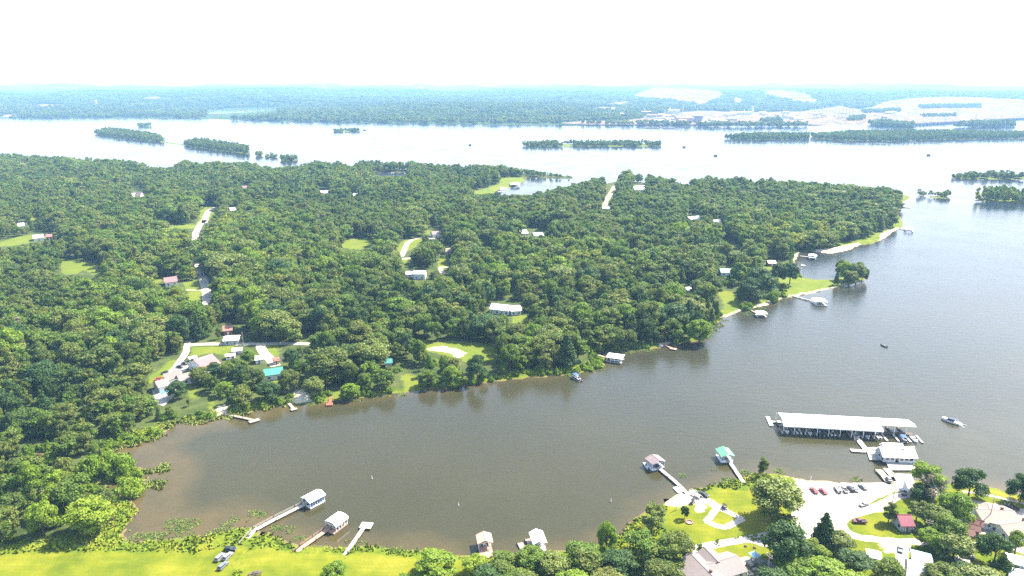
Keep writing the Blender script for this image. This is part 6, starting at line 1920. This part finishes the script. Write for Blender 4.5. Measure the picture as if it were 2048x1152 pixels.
car('pickup', 'black', (2012, 1013), (2034, 1021), 'black pickup on the drive behind the long pale-roofed house')
car('sedan', 'white', (2012, 1066), (2022, 1075), 'white car beside the white gabled house')
car('sedan', 'silver', (1929, 1114), (1942, 1116), 'silver car on the concrete drive left of the large dark tree')
car('suv', 'blue', (1922, 1047), (1931, 1050), 'dark blue car between the brown outbuildings')
car('sedan', 'black', (1815, 1059), (1826, 1063), 'black car in shade below the red-roofed cabin')
car('sedan', 'white', (1801, 1054), (1809, 1060), 'white car at the corner of the red-roofed cabin')
car('suv', 'black', (365, 727), (374, 730), 'black car, upper one of two on the drive by the faded red barn')
car('suv', 'black', (355, 734), (365, 736), 'black car, lower one of two on the drive by the faded red barn')
car('sedan', 'black', (325, 748), (334, 745), 'black car at the top corner of the brown-roofed pool house')
car('sedan', 'red', (313, 761), (319, 758), 'red car left of the brown-roofed pool house')
car('sedan', 'silver', (1776, 957), (1779, 962), 'silver car parked at the head of the courtesy dock')

# boat trailer and other lot clutter
def trailer(label, front, rear, boat=None, z=LZ + .05):
    A, B = P(*front, z), P(*rear, z); c = (A + B) / 2; ang_ = math.atan2(A.y - B.y, A.x - B.x)
    r = thing('boat_trailer', (c.x, c.y, z), ang_, label, 'trailer')
    MB().box(-2.6, 2.2, -.75, -.65, .4, .5).box(-2.6, 2.2, .65, .75, .4, .5).box(-2.6, -2.5, -.65, .65, .4, .5).box(2.1, 2.2, -.65, .65, .4, .5).box(2.2, 3.6, -.06, .06, .4, .5).build('frame', 'steel', r)
    for s in (-1, 1):
        MB().tube((-.6, s * .9 - .1, .32), (-.6, s * .9 + .1, .32), .32, k=10).build('wheel', 'black_rubber', r)
        MB().box(-1.0, -.2, s * .9 - .13, s * .9 + .13, .68, .72).build('mudguard', 'steel', r)
    if boat: place_boat('runabout', c, ang_, boat, size=.75, z=z + .5)
    return r
trailer('boat trailer with a red and white boat on the gravel lot', (1671, 974), (1679, 986), 'red and white boat on the trailer left of the white pickup')
trailer('steel trailer under the white boat behind the black pickup', (1396, 990), (1386, 984))
trailer('empty boat trailer in the shade of the launching ramp', (1800, 972), (1808, 979))

# small sailing dinghy by the ramp
c = P(1807, 981, LZ)
sdg = thing('sailing_dinghy', (c.x, c.y, LZ + .1), 2.3, 'small white sailing dinghy standing by the launching ramp', 'boat')
hull_mb(3.4, 1.3, .5).build('hull', 'gelcoat', sdg)
MB().tube((.4, 0, .3), (.4, 0, 5.0), .04, k=6).build('mast', 'steel', sdg)
mb = MB(); mb.v = [(.35, .02, .8), (.35, .02, 4.7), (-1.6, .02, .9), (.35, -.02, .8), (.35, -.02, 4.7), (-1.6, -.02, .9)]; mb.f = [(0, 1, 2), (5, 4, 3), (0, 3, 4, 1), (1, 4, 5, 2), (2, 5, 3, 0)]
mb.build('sail', 'gelcoat', sdg)

# utility and lamp poles
def pole(px_, label, h=9.0, arms=1, z=LZ, name='utility_pole'):
    c = P(*px_, z)
    r = thing(name, (c.x, c.y, z), (px_[0] * .7) % 3, label, 'pole')
    MB().tube((0, 0, -.3), (0, 0, h), .17, .11, 8).build('pole', 'bark_pale' if h > 6 else 'trim_white', r)
    for k in range(arms):
        a = MB().box(-1.1, 1.1, -.06, .06, h - .7 - k * .8, h - .55 - k * .8).build('crossarm', 'wood_deck', r)
        for x in (-.95, 0, .95):
            MB().tube((x, 0, h - .55 - k * .8), (x, 0, h - .35 - k * .8), .06, k=6).build('insulator', 'lamp_clear', a)
    return r
pole((1851, 1084), 'utility pole above the long blue and white home', 9, 2)
pole((1977, 1047), 'tall utility pole in front of the long pale-roofed house', 12, 2)
pole((1533, 1160), 'utility pole in the tree shade by the tan-roofed house', 10, 2)
pole((487, 692), 'utility pole beside the pale blue-white home on the north lane', 9, 1)
pole((563, 727), 'utility pole behind the teal-roofed house', 9, 1)
pole((806, 491), 'utility pole by the curved drive in the middle clearing', 12, 1)
pole((845, 461), 'utility pole at the head of the middle clearing', 12, 1)
pole((961, 644), 'pale bare pole on the lawn of the big white-roofed house', 8, 0)
pole((1784, 1010), 'thin lamp pole on the grass strip by the ramp road', 6.5, 0)
pole((1353, 1020), 'thin dark post at the lower edge of the park sand', 4.5, 0)
pole((1619, 976), 'thin pale post at the top left of the gravel lot', 5, 0)
pole((2015, 1003), 'white post on the strip lawn behind the long pale-roofed house', 3, 0)
pole((1961, 983), 'white post on the shore lawn right of the lone dark tree', 3, 0)

# floating channel markers
for px_, lab in (((917, 1011), 'white channel marker post in the middle of the near bay'), ((1222, 1003), 'white channel marker post off the leaning light green tree'),
                 ((1633, 695), 'white buoy on the open bay below the grassy point'), ((744, 957), 'white buoy in the left middle of the bay'), ((1814, 693), 'tiny white buoy right of the small fishing boat')):
    c = P(*px_, 0)
    r = thing('buoy', (c.x, c.y, 0), 0, lab, 'buoy')
    MB().tube((0, 0, -.4), (0, 0, .25), .22, .18, 8).build('float', 'gelcoat', r)
    MB().tube((0, 0, .25), (0, 0, 1.2), .1, .08, 8).build('post', 'gelcoat', r)

# picnic tables on the field, fire pit ring on the park lawn
for i, (px_, lab) in enumerate((((504, 1150), 'dark wooden picnic table, left of the row on the field'), ((511, 1147), 'dark wooden picnic table in the middle of the row on the field'), ((518, 1148), 'dark wooden picnic table, right of the row on the field'))):
    c = P(*px_, LZ)
    r = thing('picnic_table', (c.x, c.y, LZ), .3, lab, 'table', 'picnic tables on the field')
    for k in range(4): MB().box(-.95, .95, -.36 + k * .18, -.2 + k * .18, .72, .76).build('tabletop_plank', 'wood_dark', r)
    for s in (-1, 1):
        MB().box(-.95, .95, s * .75 - .13, s * .75 + .13, .43, .47).build('bench_seat', 'wood_dark', r)
        MB().box(s * .7 - .04, s * .7 + .04, -.8, .8, .36, .43).build('crossbar', 'wood_dark', r)
        for q in (-1, 1): MB().tube((s * .7, q * .65, 0), (s * .7, q * .25, .72), .05, k=4).build('leg', 'wood_dark', r)
c = P(1378.5, 1045, LZ)
fp = thing('fire_pit', (c.x, c.y, LZ), 0, 'round stone fire pit on the park lawn', 'fire pit')
for k in range(12):
    a = k * math.pi / 6
    o = MB().box(-.28, .28, -.2, .2, 0, .32 + .04 * (k % 3)).build('stone', 'shingle_rust', fp); o.location = (1.15 * math.cos(a), 1.15 * math.sin(a), 0); o.rotation_euler = (0, 0, a + math.pi / 2)
MB().tube((0, 0, .02), (0, 0, .08), .9, k=12).build('ash_bed', 'shingle_light', fp)
# tree stumps below the lane
for px_, lab in (((1491, 1093), 'small dark stump on the lawn strip, left one'), ((1509, 1096), 'small dark stump on the lawn strip, right one near the dark tree')):
    c = P(*px_, LZ)
    r = thing('tree_stump', (c.x, c.y, LZ), 0, lab, 'stump')
    MB().tube((0, 0, 0), (0, 0, .45), .5, .38, 9).build('trunk', 'bark', r)
    for k in range(4):
        a = k * 1.6 + .4
        MB().tube((.3 * math.cos(a), .3 * math.sin(a), .1), (.8 * math.cos(a), .8 * math.sin(a), -.02), .12, .04, 5).build('root', 'bark', r)
# white canopy tents and yard clutter by the outbuildings
for px_, s_, lab in (((1936, 1037), 3.4, 'white canopy tent left of the ochre-walled shed'), ((1930, 1049), 2.6, 'small white canopy above the reddish brown shed'), ((1508, 1121), 3.0, 'grey-blue canopy at the drive of the tan-roofed house')):
    c = P(*px_, LZ)
    r = thing('canopy_tent', (c.x, c.y, LZ), .4, lab, 'canopy')
    mb = MB(); h = s_ / 2
    mb.v = [(-h, -h, 2.3), (h, -h, 2.3), (h, h, 2.3), (-h, h, 2.3), (0, 0, 3.2)]; mb.f = [(0, 1, 4), (1, 2, 4), (2, 3, 4), (3, 0, 4), (3, 2, 1, 0)]
    mb.build('roof', 'gelcoat' if 'white' in lab else 'roof_blue', r)
    for x in (-1, 1):
        for y in (-1, 1): MB().tube((x * (h - .1), y * (h - .1), 0), (x * (h - .1), y * (h - .1), 2.3), .04, k=4).build('leg', 'steel', r)

# duck blinds far out on the lake
for px_, lab in (((940, 290.5), 'dark floating hut far out in the lake, leftmost'), ((1368, 295), 'dark floating hut just right of the thin island line'), ((1431, 312), 'dark floating hut below the left island strip on the right'), ((1857, 311), 'dark floating hut below the long right island'), ((729, 261), 'dark hut beside the flooded trees')):
    c = P(*px_, 0)
    r = thing('floating_hut', (c.x, c.y, 0), .1, lab, 'hut')
    w_ = 3.4 if px_[1] > 270 else 4.5
    MB().box(-w_ * 1.1, w_ * 1.1, -2, 2, -.2, .5).build('raft', 'wood_dark', r)
    MB().box(-w_, w_, -1.6, 1.6, .5, 2.4).build('wall', 'dark_inside', r)
    MB().prismx([(-1.9, 2.4), (1.9, 2.4), (1.9, 2.55), (0, 3.3), (-1.9, 2.55)], -w_ * 1.08, w_ * 1.08).build('roof', 'wood_dark', r)

# ------------------------------------------------------------------ the plant across the lake
def far_z(x, y):
    return max(0.5, float(lookup_far(fz, np.array([x]), np.array([y]))[0]))
rp = random.Random(77)
MATS['plant_white'] = simple('plant_white', (0.62, 0.60, 0.58), .8, .1, .05)
MATS['plant_tan'] = simple('plant_tan', (0.46, 0.36, 0.30), .8, .15, .05)
MATS['plant_pink'] = simple('plant_pink', (0.42, 0.30, 0.28), .8, .15, .05)
MATS['plant_grey'] = simple('plant_grey', (0.22, 0.22, 0.25), .8, .2, .05)
def plant_hall(px_, Lp, Hp, Dm_, mat, roofm, label, group, stacks=1):
    c = P(*px_, 6); z = far_z(c.x, c.y); s = ppm(*px_, 6)
    L_, H_ = Lp / s, Hp / s
    r = thing('plant_building', (c.x, c.y, z - 1), rp.uniform(-.25, .25), label, 'building', group)
    MB().box(-L_ / 2, L_ / 2, -Dm_ / 2, Dm_ / 2, 0, H_).build('wall', mat, r)
    MB().prismx([(-Dm_ / 2 - 1, H_), (Dm_ / 2 + 1, H_), (Dm_ / 2 + 1, H_ + .8), (0, H_ + 3), (-Dm_ / 2 - 1, H_ + .8)], -L_ / 2 - 1, L_ / 2 + 1).build('roof', roofm, r)
    n = max(2, int(L_ / 14))
    for i in range(min(n, 6)):
        x = -L_ / 2 + (i + .5) * L_ / min(n, 6)
        MB().box(x - 2, x + 2, -Dm_ / 2 - .3, -Dm_ / 2, H_ * .35, H_ * .6).build('window', 'plant_grey', r)
    for k in range(stacks):
        x = rp.uniform(-.4, .4) * L_
        MB().tube((x, 0, H_ * .9), (x, 0, H_ + rp.uniform(8, 20)), 2.2, 1.6, 8).build('stack', 'plant_white', r)
    return r
gp = 'halls of the industrial plant across the lake'
spots = []
for i in range(46):
    px_ = rp.uniform(1290, 1600); y_ = rp.uniform(228, 247)
    if px_ > 1540: y_ = rp.uniform(226, 238)
    spots.append((px_, y_))
plant_hall((1368, 243), 34, 9, 45, 'plant_pink', 'plant_grey', 'tall dark framed process hall at the front of the plant', gp, 3)
plant_hall((1394, 241), 20, 11, 35, 'plant_grey', 'plant_pink', 'tall grey-red process block in the middle of the plant', gp, 2)
plant_hall((1347, 230), 22, 10, 40, 'plant_white', 'plant_tan', 'high pale hall at the left back of the plant', gp, 2)
plant_hall((1243, 234), 6, 6, 20, 'plant_white', 'plant_white', 'small white block at the left end of the plant yard', gp, 0)
plant_hall((1480, 229), 40, 6, 50, 'plant_white', 'plant_white', 'long low white hall under the tall white tower', gp, 1)
for i, (a, b_) in enumerate(spots):
    plant_hall((a, b_), rp.uniform(6, 20), rp.uniform(2.0, 5.5), rp.uniform(18, 45), rp.choice(['plant_white', 'plant_tan', 'plant_pink', 'plant_white', 'plant_grey']), rp.choice(['plant_white', 'plant_tan', 'plant_pink']),
               'pale low hall among the crowded buildings of the plant', gp, rp.choice([0, 0, 1]))
for i in range(12):
    plant_hall((rp.uniform(1620, 1790), rp.uniform(224, 238)), rp.uniform(4, 12), rp.uniform(1.5, 4), 22, rp.choice(['plant_white', 'plant_tan', 'plant_grey']), 'plant_white', 'small pale building among the row of stacks on the river plain', 'small buildings around the row of stacks', 0)
def tall_stack(px_, Hp, wp, label, group=None, cap='plant_grey'):
    c = P(*px_, 6); z = far_z(c.x, c.y); s = ppm(*px_, 6); H_ = Hp / s
    r = thing('chimney_stack', (c.x, c.y, z - 1), 0, label, 'chimney', group)
    MB().tube((0, 0, 0), (0, 0, H_), wp / s / 2, wp / s / 2 * .82, 12).build('shaft', 'plant_white', r)
    MB().tube((0, 0, H_), (0, 0, H_ + 1.5), wp / s / 2 * .9, k=12).build('rim', cap, r)
    MB().box(-wp / s, wp / s, -wp / s, wp / s, 0, 5).build('base', 'plant_tan', r)
tall_stack((1505, 226), 15, 4.2, 'tall thick white tower rising above the plant')
tall_stack((1365, 231), 20, 1.5, 'thin tall chimney at the left back of the plant')
tall_stack((1329, 232), 12, 1.6, 'short slim chimney left of the high pale hall')
for i, x in enumerate((1629, 1637, 1644, 1652, 1669, 1677, 1684, 1691, 1698, 1705)):
    tall_stack((x, 236 - (i % 5)), 21 if i < 4 else 18, 2.1, 'one of the row of slim white stacks on the river plain', 'row of white stacks')
def pylon(px_, Hp, label, group):
    c = P(*px_, 25); s = ppm(*px_, 25); H_ = Hp / s; w_ = H_ * .13; z = far_z(c.x, c.y)
    r = thing('pylon', (c.x, c.y, z - 2), rp.uniform(0, 1), label, 'pylon', group)
    t_ = .9
    mb = MB()
    for a in (-1, 1):
        for b_ in (-1, 1): mb.tube((a * w_, b_ * w_, 0), (a * w_ * .15, b_ * w_ * .15, H_), t_ * .6, t_ * .4, 4)
    for k in range(5):
        z0 = H_ * k / 5; q = w_ * (1 - .85 * k / 5)
        mb.tube((-q, -q, z0), (q * .8, -q * .8, z0 + H_ / 5), t_ * .3, k=3); mb.tube((q, q, z0), (-q * .8, q * .8, z0 + H_ / 5), t_ * .3, k=3)
    mb.build('lattice', 'plant_white', r)
    for k in (.78, .9): MB().box(-w_ * 1.6, w_ * 1.6, -.5, .5, H_ * k, H_ * k + 1).build('crossarm', 'plant_white', r)
for i in range(22):
    x = 1545 + i * 22 + rp.uniform(-7, 7)
    pylon((x, rp.uniform(193, 203)), rp.uniform(8, 12), 'lattice pylon on the hazy plain beyond the plant', 'pylons beyond the plant')
for i in range(10):
    pylon((1690 + i * 33 + rp.uniform(-8, 8), rp.uniform(226, 234)), rp.uniform(12, 17), 'lattice pylon on the river plain right of the row of stacks', 'pylons on the river plain')
# water tower on the left
c = P(194, 220, 6); s = ppm(194, 220, 6); z = far_z(c.x, c.y); H_ = 12 / s
r = thing('water_tower', (c.x, c.y, z), 0, 'pale water tower in the woods across the lake on the left', 'tower')
MB().tube((0, 0, H_ * .62), (0, 0, H_), 7, 7, 12).build('tank', 'plant_white', r)
MB().tube((0, 0, H_), (0, 0, H_ + 3), 7, .5, 12).build('roof', 'plant_white', r)
for a in (-1, 1):
    for b_ in (-1, 1): MB().tube((a * 6, b_ * 6, 0), (a * 5, b_ * 5, H_ * .62), .6, k=5).build('leg', 'plant_white', r)
# moored barges at the plant
for px_, lab in (((1303, 256.5), 'left one of two barges moored below the plant'), ((1337, 257.5), 'right one of two barges moored below the plant')):
    c = P(*px_, 0); s = ppm(*px_)
    r = thing('barge', (c.x, c.y, 0), 0, lab, 'barge')
    MB().prism([(-14 / s, 2.5), (-12 / s, -1), (12 / s, -1), (14 / s, 2.5)], -6, 6).build('hull', 'plant_pink', r)
    MB().box(-11 / s, 11 / s, -5, 5, 2.5, 4).build('cargo_cover', 'plant_grey', r)
# trestle bridge on the right
A_, B_ = P(1822, 249, 6), P(2080, 234.5, 6)
d_ = B_ - A_; L_ = d_.length; d_.normalize()
br = thing('trestle_bridge', (A_.x, A_.y, 0), math.atan2(d_.y, d_.x), 'long low trestle bridge crossing the river arm on the right', 'bridge')
MB().box(0, L_, -5, 5, 6.5, 9.0).build('deck', 'plant_tan', br)
MB().box(0, L_, -5.2, -5.0, 9.0, 10.2).build('railing', 'plant_grey', br)
pm = MB().box(-2.2, 2.2, -5.5, 5.5, -3, 6.5).mesh('pier'); pm.materials.append(MATS['plant_grey'])
n_ = int(L_ / 28)
for i in range(n_):
    po = bpy.data.objects.new('pier', pm); po.parent = br; po.location = ((i + .5) * L_ / n_, 0, 0); COL.objects.link(po)

# ------------------------------------------------------------------ marsh plants, rough grass and weed mats
rv = np.random.default_rng(21)
def tufts(name, pts, z, hgt, wid, mat, label, n_blades=5):
    n = len(pts)
    P0 = np.repeat(np.column_stack([pts, z]), n_blades, 0); m_ = len(P0)
    P0[:, :2] += rv.normal(0, .35, (m_, 2)) * wid[:, None].repeat(n_blades, 0)
    a = rv.uniform(0, 6.28, m_); h = np.repeat(hgt, n_blades) * rv.uniform(.5, 1.2, m_); w_ = np.repeat(wid, n_blades) * rv.uniform(.25, .55, m_)
    dx, dy = np.cos(a) * w_, np.sin(a) * w_
    lx, ly = -dy * .8, dx * .8
    v = np.stack([P0 + np.stack([-dx, -dy, 0 * h], 1), P0 + np.stack([dx, dy, 0 * h], 1), P0 + np.stack([dx * .7 + lx, dy * .7 + ly, h], 1), P0 + np.stack([-dx * .7 + lx, -dy * .7 + ly, h * .85], 1)], 1).reshape(-1, 3)
    i = np.arange(m_) * 4
    f = np.concatenate([np.stack([i, i + 1, i + 2], 1), np.stack([i, i + 2, i + 3], 1)])
    o = bpy.data.objects.new(name, raw_mesh(name, v, f, MATS[mat])); COL.objects.link(o)
    return tag(o, label, kind='stuff')
def field_green(name, c1, c2, c3, sc=0.12):
    m, t, b = nodes_of(name)
    pos = wpos(t)
    c = ramp(t, noise(t, pos, sc, 4, .6), [(.3, c1), (.5, c2), (.7, c3)])
    c = mixc(t, 1.0, c, ramp(t, noise(t, pos, 1.6, 3, .7), [(.3, (.65, .7, .65)), (.7, (1.3, 1.25, 1.1))]), 'MULTIPLY')
    t.links.new(c, b.inputs['Base Color']); b.inputs['Roughness'].default_value = .8; b.inputs['Specular IOR Level'].default_value = .15
    MATS[name] = m
field_green('reed_green', (.075, .12, .008), (.12, .16, .010), (.18, .19, .016))
field_green('marsh_green', (.085, .115, .022), (.13, .155, .03), (.18, .19, .04))
field_green('weed_mat_green', (.05, .085, .018), (.085, .12, .026), (.13, .155, .035), .3)
X3, Y3 = candidates(-330, 330, 165, 420, 1.25)
s3 = lookup(sd_shore, X3, Y3); l3 = lookup(sd_lawn, X3, Y3); a3 = lookup(sd_sand, X3, Y3); q3x, q3y = to_px(X3, Y3, LZ)
okr = (s3 > 0.1) & (l3 < -.4) & (a3 < -.6) & (q3y < 1250) & (q3x > -60) & (q3x < 1560) & (lookup(sd_wood, X3, Y3) < 3) & (Y3 < 300)
okr &= vnoise(X3 / 5, Y3 / 5, 3) > .25
kk = np.where(okr)[0]
tufts('tall_grass', np.column_stack([X3[kk], Y3[kk]]), np.minimum(LZ, s3[kk] * .22), np.full(len(kk), .5) * (0.6 + vnoise(X3[kk] / 9, Y3[kk] / 9, 8)), np.full(len(kk), 1.0), 'reed_green',
      'tall bright rough grass between the mown field and the water', 4)
MARSH = [  # low water plants standing in the shallows (pixels)
    [(205, 905), (240, 880), (300, 862), (330, 850), (336, 858), (318, 876), (290, 884), (262, 892), (236, 898), (225, 908)],
    [(222, 912), (262, 905), (268, 922), (255, 935), (228, 934)], [(285, 935), (312, 930), (316, 941), (290, 946)], [(320, 930), (338, 929), (340, 940), (325, 944)],
    [(290, 970), (315, 961), (332, 963), (318, 978), (296, 981)], [(186, 960), (228, 950), (232, 962), (190, 975)], [(188, 975), (228, 968), (226, 984), (196, 990)],
    [(170, 915), (205, 898), (222, 912), (190, 925)], [(345, 842), (390, 838), (436, 830), (462, 828), (462, 836), (400, 848), (350, 848)],
    [(460, 826), (514, 814), (575, 803), (577, 811), (515, 823), (462, 834)], [(340, 838), (342, 856), (333, 872), (324, 866)]]
WEEDS = [
    [(318, 1052), (345, 1042), (385, 1038), (402, 1044), (396, 1055), (355, 1060), (325, 1062)], [(432, 1048), (470, 1034), (505, 1024), (528, 1022), (520, 1032), (490, 1040), (455, 1054), (436, 1056)],
    [(530, 1026), (556, 1024), (560, 1036), (540, 1040)], [(545, 1050), (580, 1050), (586, 1062), (560, 1070), (548, 1062)], [(392, 1060), (450, 1058), (480, 1058), (470, 1066), (410, 1072)],
    [(588, 1078), (610, 1072), (604, 1080)], [(620, 1092), (660, 1092), (672, 1100), (640, 1102)], [(676, 1086), (700, 1080), (735, 1084), (730, 1096), (690, 1100)],
    [(730, 1096), (790, 1094), (815, 1100), (780, 1106), (735, 1104)], [(1425, 965), (1470, 952), (1480, 958), (1440, 970)], [(1465, 948), (1500, 940), (1496, 950)], [(1545, 945), (1562, 936), (1566, 950)],
    [(1654, 956), (1680, 957), (1676, 962), (1656, 961)], [(1704, 954), (1722, 956), (1720, 963), (1706, 962)], [(1358, 948), (1372, 950), (1366, 955)], [(1420, 939), (1430, 941), (1426, 944)],
    [(258, 1060), (330, 1062), (400, 1070), (400, 1078), (323, 1082), (260, 1080)], [(600, 805), (650, 806), (648, 811), (604, 810)], [(690, 798), (760, 792), (815, 786), (815, 790), (762, 797), (694, 803)],
    [(1130, 751), (1190, 739), (1212, 731), (1214, 735), (1170, 748), (1134, 754)], [(1421, 668), (1436, 648), (1484, 626), (1530, 613), (1532, 617), (1486, 632), (1444, 650), (1430, 668)],
    [(1200, 704), (1255, 701), (1310, 698), (1312, 702), (1256, 705), (1205, 708)]]
def scatter_in(polys, step):
    out = []
    for p in polys:
        w2_ = WP(p); lo, hi = w2_.min(0), w2_.max(0)
        a, b_ = candidates(lo[0], hi[0], lo[1], hi[1], step)
        k_ = (poly_sd(a, b_, w2_, 6) + 1.8 * (vnoise(a / 3.5, b_ / 3.5, 2) - .55) * 2 > 0) & (vnoise(a / 2.2, b_ / 2.2, 6) > .28)
        out.append(np.column_stack([a[k_], b_[k_]]))
    return np.vstack(out)
mp_ = scatter_in(MARSH, .7)
tufts('marsh_plants', mp_, np.full(len(mp_), -.1), np.full(len(mp_), .75), np.full(len(mp_), 1.3), 'marsh_green', 'pale green water plants standing in the shallows', 5)
wp_ = scatter_in(WEEDS, .55)
n = len(wp_)
nr = np.zeros((n * 2, 3)); nr[:, 2] = 1
pts_ = np.column_stack([np.repeat(wp_, 2, 0) + rv.normal(0, .35, (n * 2, 2)), rv.uniform(.03, .2, n * 2)])
v, f = cards(pts_, nr, .62, rv, .35)
o = bpy.data.objects.new('floating_weeds', raw_mesh('floating_weeds', v, f, MATS['weed_mat_green'])); COL.objects.link(o)
tag(o, 'patchy green weed mats floating along the shores', kind='stuff')
print('TRIS', sum(len(m_.polygons) for m_ in bpy.data.meshes))
